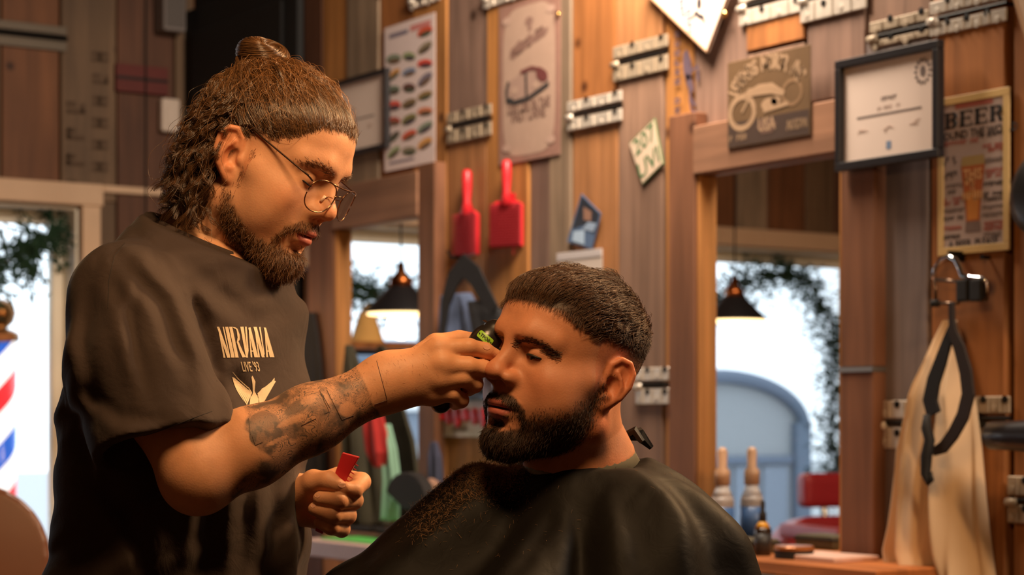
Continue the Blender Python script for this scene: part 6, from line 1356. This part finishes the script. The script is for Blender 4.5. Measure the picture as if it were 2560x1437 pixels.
decal(sbv, [prn(p) for p in FIG], .0006, 'print_figure', M_print, sh, base_b); decal(sbv, [prn(p) for p in WL], .0006, 'print_wing', M_print, sh, base_b); decal(sbv, [prn(p) for p in WR], .0006, 'print_wing', M_print, sh, base_b)
# trousers and shoes (below the picture)
def legs(p):
    d = None
    for sgn in (-1, 1):
        hip = V3(-.45, 2.615, -.46)+TR*(.09*sgn); kn = hip+TF*(.03)+V3(0, 0, -.38); an = hip+TR*(.04*sgn)+V3(0, 0, -.68)
        e = chain(p, [tuple(hip), tuple(kn), tuple(an)], [.105, .075, .062], .02); d = e if d is None else smin(d, e, .02)
    return smin(d, ell(p, (-.45, 2.615, -.44), (.19, .19, .13)), .05)
v_, q_ = surf(legs, (-.85, 2.25, -1.18), (-.10, 2.98, -.30), .012); np_mesh('trousers', C2W(v_)-np.array(base_b), q_, mat('denim_black', (30, 30, 34), .85), barber)
for sgn in (-1, 1):
    hip = V3(-.45, 2.615, -.46)+TR*(.13*sgn); c_ = V3(hip[0], hip[1], -ZC+.05)+TF*.05
    v_, q_ = surf(lambda p: np.maximum(smin(cap(p, tuple(c_-TF*.09), tuple(c_+TF*.13), .048, .040), cap(p, tuple(c_-TF*.07), tuple(c_-TF*.07+V3(0, 0, .06)), .05, .055), .03), -(p[:, 2]+ZC)), tuple(c_-V3(.22, .22, .07)), tuple(c_+V3(.22, .22, .13)), .010); np_mesh('shoe', C2W(v_)-np.array(base_b), q_, mat('shoe_black', (24, 22, 22), .5), barber)
# ---- comb in the far hand
ca, cb_ = J(874, 1138, 2.578), J(802, 1332, 2.600); cm = empty('barber_comb', tuple(C2W(((ca+cb_)/2)[None])[0]), 'red plastic comb held in the barber\'s far hand', 'comb'); cbase = np.array(cm.location)
ax_ = unit(cb_-ca); sdv = unit(V3(.93, -.25, .25)-ax_*(V3(.93, -.25, .25)@ax_)); th = np.cross(ax_, sdv)
def cpt(u, w_, t_): return tuple(C2W((ca+(cb_-ca)*u+sdv*w_+th*t_)[None])[0]-cbase)
q = MB()
prof = [(0, -.013), (0, .006), (1, .004), (1, -.007)]
q.v = [cpt(u, w_, .0025) for u, w_ in ((0, -.010), (-.03, .013), (.35, .006), (1, .003), (1, -.008))]+[cpt(u, w_, -.0025) for u, w_ in ((0, -.010), (-.03, .013), (.35, .006), (1, .003), (1, -.008))]
q.f = [(0, 1, 2, 3, 4), (9, 8, 7, 6, 5)]+[(i, i+5, (i+1) % 5+5, (i+1) % 5) for i in range(5)]
q.build('spine', mat('comb_red', (196, 44, 50), .3), cm, bevel=.0008)
for k_ in range(16): MB().tube([cpt(.06+k_*.055, .004, 0), cpt(.075+k_*.055, .0155-.0004*k_, 0)], [.0013, .0006], 5).build('tooth', mat('comb_red', (196, 44, 50), .3), cm)
# ---- clippers in the near hand
A_, B_ = J(1102, 1006, 2.478), J(1224, 844, 2.492); cl_ = empty('hair_clipper', tuple(C2W(((A_+B_)/2)[None])[0]), 'black hair clipper with a lime label in the barber\'s hand', 'hair clipper'); clb = np.array(cl_.location)
axc = unit(B_-A_)
def clip_sdf(p): 
    d = chain(p, [tuple(A_), tuple(A_*.5+B_*.5), tuple(B_-axc*.006)], [.0135, .0185, .0205], .01); d = smin(d, cap(p, tuple(B_-axc*.01), tuple(B_+axc*.010), .0195, .0150), .006); return d
v_, q_ = surf(clip_sdf, tuple(np.minimum(A_, B_)-.03), tuple(np.maximum(A_, B_)+.035), .0022); cb2 = np_mesh('housing', C2W(v_)-clb, q_, mat('clipper_black', (34, 30, 30), .3), cl_)
sdc = unit(np.cross(axc, V3(0, 1, 0)))
def clp(a, s_, t_=0): return tuple(C2W((B_+axc*a+sdc*s_+V3(0, 1, 0)*t_)[None])[0]-clb)
q = MB(); q.add([clp(.012, -.020, -.004), clp(.012, .020, -.004), clp(.015, .018, .002), clp(.015, -.018, .002), clp(.012, -.020, .006), clp(.012, .020, .006), clp(.015, .018, .004), clp(.015, -.018, .004)], [(0, 1, 2, 3), (7, 6, 5, 4), (0, 4, 5, 1), (1, 5, 6, 2), (2, 6, 7, 3), (3, 7, 4, 0)]); q.build('blade', M_chr if 'M_chr' in globals() else mat('chrome', (214, 214, 216), .12, 1), cl_)
bv2 = cam_bvh(cb2, clb)
def rot_box(cx, cy, hw, hh, a, r_=4):
    out = []
    for sx, sy, a0 in ((1, 1, 0), (-1, 1, 90), (-1, -1, 180), (1, -1, 270)):
        for da in (0, 45, 90):
            x = sx*(hw-r_)+r_*math.cos(math.radians(a0+da)); y = sy*(hh-r_)+r_*math.sin(math.radians(a0+da)); out.append((cx+x*math.cos(a)-y*math.sin(a), cy+x*math.sin(a)+y*math.cos(a)))
    return out
an = math.radians(40); decal(bv2, [rot_box(1213, 845, 21, 9.5, an)], .0006, 'label', mat('label_lime', (150, 206, 56), .4), cl_, clb, 5)
tp = []; v_, f_ = text_poly('TPOB', 11.5, .95, .12)
for fc in f_: tp.append([(1213+v_[i][0]*math.cos(an)+v_[i][1]*math.sin(an), 845+v_[i][0]*math.sin(an)-v_[i][1]*math.cos(an)) for i in fc])
for s_ in (-1, 1): tp.append([(1213+s_*17*math.cos(an)+1.8*math.cos(t_), 845+s_*17*math.sin(an)+1.8*math.sin(t_)) for t_ in np.linspace(0, 6.28, 9)[:-1]])
decal(bv2, tp, .0016, 'label_lettering', mat('label_ink', (30, 40, 20), .5), cl_, clb, 50)
print('barber', time.time()-T0)
# ================================================================== the client under the cape
NB_C = J(1446, 1150, 2.545)
CH['neck'] = tuple(to_local(CRm, CT, NB_C[None])[0])
hv, hq = build_head(CH, CRm, CT); hL = hv; hC = hv@CRm.T+CT; hN = vnormals(hC, hq)
CY = math.radians(131); CFW = V3(-math.sin(CY), math.cos(CY), 0); CRT = V3(math.cos(CY), math.sin(CY), 0)
KN = unit(V3(0, 0, 1)+CFW*.30); Ls, Rs = J(1672, 1262, 2.430), J(1202, 1262, 2.660)
base_c = tuple(c2w(float(NB_C[0]), float(NB_C[1]), -ZC)); base_c = (base_c[0], base_c[1], .56)
client = empty('person', base_c, 'bearded man with a short faded haircut sitting under a black cape', 'person')
def cbody(p):
    d = cap(p, tuple(NB_C-V3(0, 0, .19)), tuple(NB_C-V3(0, 0, .50)-CFW*.02), .085, .12); d = smin(d, cap(p, tuple(Ls+CRT*.05-V3(0, 0, .06)), tuple(Rs-CRT*.05-V3(0, 0, .06)), .045, .045), .06); d = smin(d, cap(p, tuple(NB_C-V3(0, 0, .04)), tuple(NB_C), .06, .06), .04)
    for s_, S in ((-1, Ls+CRT*.05-V3(0, 0, .07)), (1, Rs-CRT*.05-V3(0, 0, .07))):
        el = S+CFW*.06+V3(0, 0, -.27); ha = el+CFW*.16+CRT*(-.08*s_)*1.0+V3(0, 0, -.04); d = smin(d, chain(p, [tuple(S), tuple(el), tuple(ha)], [.042, .036, .030], .02), .03)
        hp_ = NB_C+CRT*(.09*s_)+V3(0, 0, -.58); kn = hp_+CFW*.38+V3(0, 0, .03); d = smin(d, chain(p, [tuple(hp_), tuple(kn), tuple(kn+CFW*.05+V3(0, 0, -.42))], [.075, .055, .045], .02), .04)
    return d
cv, cq = surf(cbody, tuple(NB_C+V3(-.62, -.62, -1.10)), tuple(NB_C+V3(.35, .35, .06)), .012)
verts = np.concatenate([hC, cv]); quads = np.concatenate([hq, cq+len(hC)])
sk = lin(CH['skin']); tint = np.concatenate([head_tint(hL, CH), np.tile(sk, (len(cv), 1))])
bodyc = np_mesh('body', C2W(verts)-np.array(base_c), quads, skinmat('skin_client'), client, attrs={'tint': ('FLOAT_COLOR', np.c_[tint, np.ones(len(tint))])})
lids(CH, CRm, CT, client, base_c, M_lash); eyeballs(CH, CRm, CT, client, base_c, (.0, -.0035))
# ---- hair
CM = hairmat('hair_dark_brown', (80, 54, 35), .46, .50, .35); CBM = hairmat('beard_dark', (54, 35, 23), .5, .5, .35)
x_, y_, z_ = np.abs(hL[:, 0]), hL[:, 1], hL[:, 2]; sc = scalp_client(hL); nell = np.linalg.norm((hL-SK_C)/SK_R, axis=1)
topw = sc*sstep(.046, .074, z_+.25*np.minimum(0, y_+.05)); n = 24000; i_ = pick(topw*(nell < 1.12)+1e-12, n); r0 = hL[i_]; q0 = unit((r0-SK_C)/SK_R)
fw = np.stack([q0[:, 0]*.25, np.full(n, 1.0), -.10-0*q0[:, 0]], 1); fw[:, 2] -= .55*np.clip(np.abs(q0[:, 0])-.35, 0, 1)+.55*np.clip(q0[:, 1]-.35, 0, 1)
fw = fw-q0*(fw*q0).sum(1, keepdims=True); fw = unit(fw+RNG.normal(0, .07, (n, 3))+np.stack([vnoise(r0, 60, 84+a) for a in range(3)], -1)*.22)
hgt = np.clip((r0[:, 2]-.050)/.06, 0, 1); ln = (.14+.30*hgt)*RNG.uniform(.7, 1.2, n); k = 9; s = np.linspace(0, 1, k)
A = ln[:, None]*s[None]; D = np.cos(A)[..., None]*q0[:, None]+np.sin(A)[..., None]*fw[:, None]
th = (.04+.17*hgt)*RNG.uniform(.35, 1.0, n); off = 1.0+th[:, None]*np.sin(np.minimum(1, s*1.3)*np.pi/2)[None]*(1-.35*s[None]**2)
clump = vnoise((r0*np.array([1.7, .55, 1], np.float32)), 190, 80); off += (clump*.020)[:, None]*s[None]
P = SK_C+D*SK_R*CH_sc*off[..., None] if 'CH_sc' in globals() else SK_C+D*SK_R*np.array([1.05, 1, 1])*off[..., None]
P += np.stack([vnoise(P.reshape(-1, 3).astype(np.float32), 130, 81+a).reshape(n, k) for a in range(3)], -1)*.0020
P = push_out(P, D, CH, .002+.010*hgt[:, None]*RNG.uniform(.2, 1, n)[:, None]*np.sin(np.pi*np.clip(s, .03, .9))[None]); strands('hair_top', P@CRm.T+CT, np.array([.00020]*6+[.00018, .00014, .00008])[None], CM, client, base_c)
# clipped sides fading into skin
sd = sc*(1-sstep(.062, .085, z_)); dn = unit(np.stack([0*y_, .35+0*y_, -.9+0*y_], 1))@CRm.T
lnv = .0015+.011*sstep(.028, .070, z_-.0*y_)*sc; P = short_hair(hC, hN, sd+1e-12, 14000, dn, lnv, 4, .5, .2); strands('hair_sides', P, .00015, CM, client, base_c)
bf = beard_field(hL, CH); ln = (.35+.65*bf)*np.where((y_ > .05) & (z_ < -.075), .010, np.where(z_ > -.06, .0055, .007)); dn = unit(np.stack([np.sign(hL[:, 0])*.12, .28+0*y_, -1+0*y_], 1))@CRm.T
P = short_hair(hC, hN, bf**1.3, 20000, dn, ln, 5, .24, .22); strands('beard', P, np.array([.0002, .0002, .00018, .00014, .00008]), CBM, client, base_c)
for sg in (1, -1):
    e = CH['eyez']; br = [(.011, .0985, e+.0090), (.024, .0985, e+.0140), (.042, .088, e+.0115), (.054, .070, e+.0020)]; Q = hL.copy(); Q[:, 0] *= sg; pr = np.maximum.reduce([seg_mask(Q, br[a], br[a+1], .0040, .0070) for a in range(3)])
    P = short_hair(hC, hN, pr+1e-12, 520, unit(np.stack([np.full(len(hL), sg*1.0), -.35+0*y_, .12+0*y_], 1))@CRm.T, .0070, 4, .10, .07); strands('eyebrow', P, .00019, CBM, client, base_c)
# ---- cape
PR = {0: [(.072, -.006), (.100, .004), (.150, -.026), (.183, -.075), (.203, -.120), (.216, -.200), (.245, -.560)],
      41: [(.072, .004), (.090, -.004), (.120, -.040), (.140, -.100), (.150, -.180), (.160, -.300), (.180, -.560)],
      90: [(.070, .004), (.092, -.002), (.130, -.025), (.160, -.075), (.175, -.150), (.190, -.300), (.210, -.560)],
      131: [(.066, .006), (.098, -.002), (.150, -.016), (.186, -.058), (.202, -.120), (.215, -.260), (.240, -.560)],
      180: [(.066, -.010), (.100, -.010), (.146, -.006), (.190, -.046), (.258, -.112), (.345, -.200), (.430, -.540)],
      221: [(.066, -.016), (.086, -.044), (.120, -.088), (.190, -.150), (.310, -.225), (.440, -.300), (.500, -.540)],
      265: [(.066, -.006), (.090, -.030), (.122, -.075), (.160, -.140), (.220, -.220), (.300, -.320), (.340, -.550)],
      311: [(.072, -.012), (.098, -.008), (.142, -.022), (.182, -.068), (.204, -.130), (.222, -.230), (.260, -.560)]}
def cubic(t, x):
    """Catmull-Rom through rows of x at parameter t in [0, len-1]"""
    n_ = len(x); i = np.clip(np.floor(t).astype(int), 0, n_-2); f = (t-i)[:, None]; g = lambda a: x[np.clip(a, 0, n_-1)]
    p0, p1, p2, p3 = g(i-1), g(i), g(i+1), g(i+2); return .5*(2*p1+(p2-p0)*f+(2*p0-5*p1+4*p2-p3)*f*f+(3*p1-p0-3*p2+p3)*f**3)
NA, NS = 420, 150
keys = sorted(PR); prof = np.array([PR[a] for a in keys], np.float64)              # (8,7,2)
ss = np.linspace(0, 6, NS); pf = np.stack([cubic(ss, prof[a]) for a in range(8)])    # (8,NS,2)
ka = np.array([keys[-1]-360]+keys+[360, 401]); pe = np.concatenate([pf[-1:], pf, pf[:2]])
aa = np.arange(NA)*360/NA; j_ = np.clip(np.searchsorted(ka, aa, 'right')-1, 1, len(ka)-3); fr_ = (aa-ka[j_])/(ka[j_+1]-ka[j_]); fr_ = fr_*fr_*(3-2*fr_)
G = pe[j_]*(1-fr_)[:, None, None]+pe[j_+1]*fr_[:, None, None]                         # (NA,NS,2)
rg = np.random.default_rng(5); st = ss/6; fold = np.zeros((NA, NS))
for c_, wd, am, s0, sw in [(rg.uniform(0, 360), rg.uniform(5, 11), rg.uniform(.006, .013), rg.uniform(.10, .42), rg.uniform(-16, 16)) for _ in range(30)]+[(238, 9, .016, .16, 10), (206, 8, .015, .18, -8), (285, 8, .015, .22, -6), (330, 7, .012, .20, 4), (350, 6, .012, .22, 6), (258, 6, .011, .30, -10), (176, 6, .010, .25, 4)]:
    da = (aa[:, None]-c_-sw*st[None]+180) % 360-180; fold += am*np.exp(-(da/(wd*(.6+.9*st[None])))**2)*sstep(s0, s0+.30, st)[None]
fold -= fold.mean(); ar = np.radians(aa)
rr_ = G[..., 0]+fold*np.clip((G[..., 0]-.07)*14, 0, 1); zz_ = G[..., 1]+fold*.35*np.clip((G[..., 0]-.07)*14, 0, 1)
kv = np.stack([NB_C[0]+rr_*np.cos(ar)[:, None], NB_C[1]+rr_*np.sin(ar)[:, None], NB_C[2]+zz_], -1).reshape(-1, 3).astype(np.float32)
kv += (vnoise(kv, 26, 95)*.0022+vnoise(kv*np.array([1, 1, .5], np.float32), 60, 96)*.0009)[:, None]*V3(0, -.4, .9)
ia = np.arange(NA)[:, None]; ib = np.arange(NS-1)[None]; kq = np.stack([ia*NS+ib, ((ia+1) % NA)*NS+ib, ((ia+1) % NA)*NS+ib+1, ia*NS+ib+1], -1).reshape(-1, 4)[:, ::-1]
M_cape = bpy.data.materials.new('nylon_black'); M_cape.use_nodes = True; nt = M_cape.node_tree; b = nt.nodes['Principled BSDF']; b.inputs['Base Color'].default_value = (*s2l((18, 15, 13)), 1); b.inputs['Roughness'].default_value = .62; b.inputs['Specular IOR Level'].default_value = .16
tc = nt.nodes.new('ShaderNodeTexCoord'); n2 = nt.nodes.new('ShaderNodeTexNoise'); n2.inputs['Scale'].default_value = 34; n2.inputs['Detail'].default_value = 5; n2.inputs['Distortion'].default_value = 1.2; nt.links.new(tc.outputs['Object'], n2.inputs['Vector'])
bp = nt.nodes.new('ShaderNodeBump'); bp.inputs['Strength'].default_value = .14; bp.inputs['Distance'].default_value = .006; nt.links.new(n2.outputs['Fac'], bp.inputs['Height']); nt.links.new(bp.outputs['Normal'], b.inputs['Normal'])
cp = np_mesh('cape', C2W(kv)-np.array(base_c), kq, M_cape, client); md = cp.modifiers.new('thick', 'SOLIDIFY'); md.thickness = .0015; md.offset = -1
# neck band and tie of the cape
KF = unit(CFW-KN*(CFW@KN)); pts = [NB_C+KN*.008+(CRT*math.cos(a)*.0675+KF*math.sin(a)*.0675) for a in np.linspace(0, 2*math.pi, 40)]
q = MB()
for i, p in enumerate(pts):
    rr = unit(p-NB_C); q.v += [tuple(C2W((p+KN*.014-rr*.002)[None])[0]-np.array(base_c)), tuple(C2W((p-KN*.030+rr*.010)[None])[0]-np.array(base_c))]
for i in range(len(pts)-1): q.f.append((2*i, 2*i+1, 2*i+3, 2*i+2))
bnd = q.build('neck_band', mat('band_grey', (120, 114, 96), .5), cp, smooth=True); md = bnd.modifiers.new('thick', 'SOLIDIFY'); md.thickness = .003
tb = J(1566, 1090, 2.560)
for k_, (e_, w_) in enumerate(((J(1628, 1118, 2.575), .016), (J(1606, 1104, 2.556), .012))):
    q = MB(); P0, P1 = C2W(tb[None])[0]-np.array(base_c), C2W(e_[None])[0]-np.array(base_c); mdp = (P0+P1)/2+np.array([0, 0, .010]); q.tube([tuple(P0), tuple(mdp), tuple(P1)], [.006, w_*.6, .004], 6); q.build('tie_tab', M_lash, cp)
# cut hair lying on the cape
kN = vnormals(kv, kq); X_, Y_ = px_of(kv) if 'px_of' in globals() else (CXP+FPX*kv[:, 0]/kv[:, 1], CYP-FPX*kv[:, 2]/kv[:, 1])
up = np.clip(kN[:, 2]+.25, 0, 1)*(kN[:, 1] < .35)
clus = 0
for cx, cy, rx, ry, w_ in ((1190, 1185, 70, 40, 3.0), (1130, 1240, 60, 50, 1.4), (1075, 1310, 45, 40, 1.6), (1235, 1215, 50, 40, 1.6), (1150, 1330, 80, 50, .10), (1330, 1300, 200, 110, .008), (1690, 1230, 80, 60, .006)):
    clus = clus+w_*np.exp(-((X_-cx)/rx)**2-((Y_-cy)/ry)**2)
P = short_hair(kv, kN, clus*up+1e-12, 11000, RNG.normal(0, 1, kv.shape), .0065, 5, .30, .8); P += kN[0]*0; cl2 = strands('hair_clippings', P+np.array([0, -.0006, .0010]), .00012, hairmat('clipping_brown', (128, 92, 58), .5, .6), client, base_c); cl2['kind'] = 'stuff'
barber_chair((base_c[0], base_c[1], 0), math.atan2(SA, CA)+CY+math.pi, mat('leather_black', (28, 24, 24), .4), 'black barber chair under the seated client', .80, False) if 'barber_chair' in globals() else None
print('client', time.time()-T0)
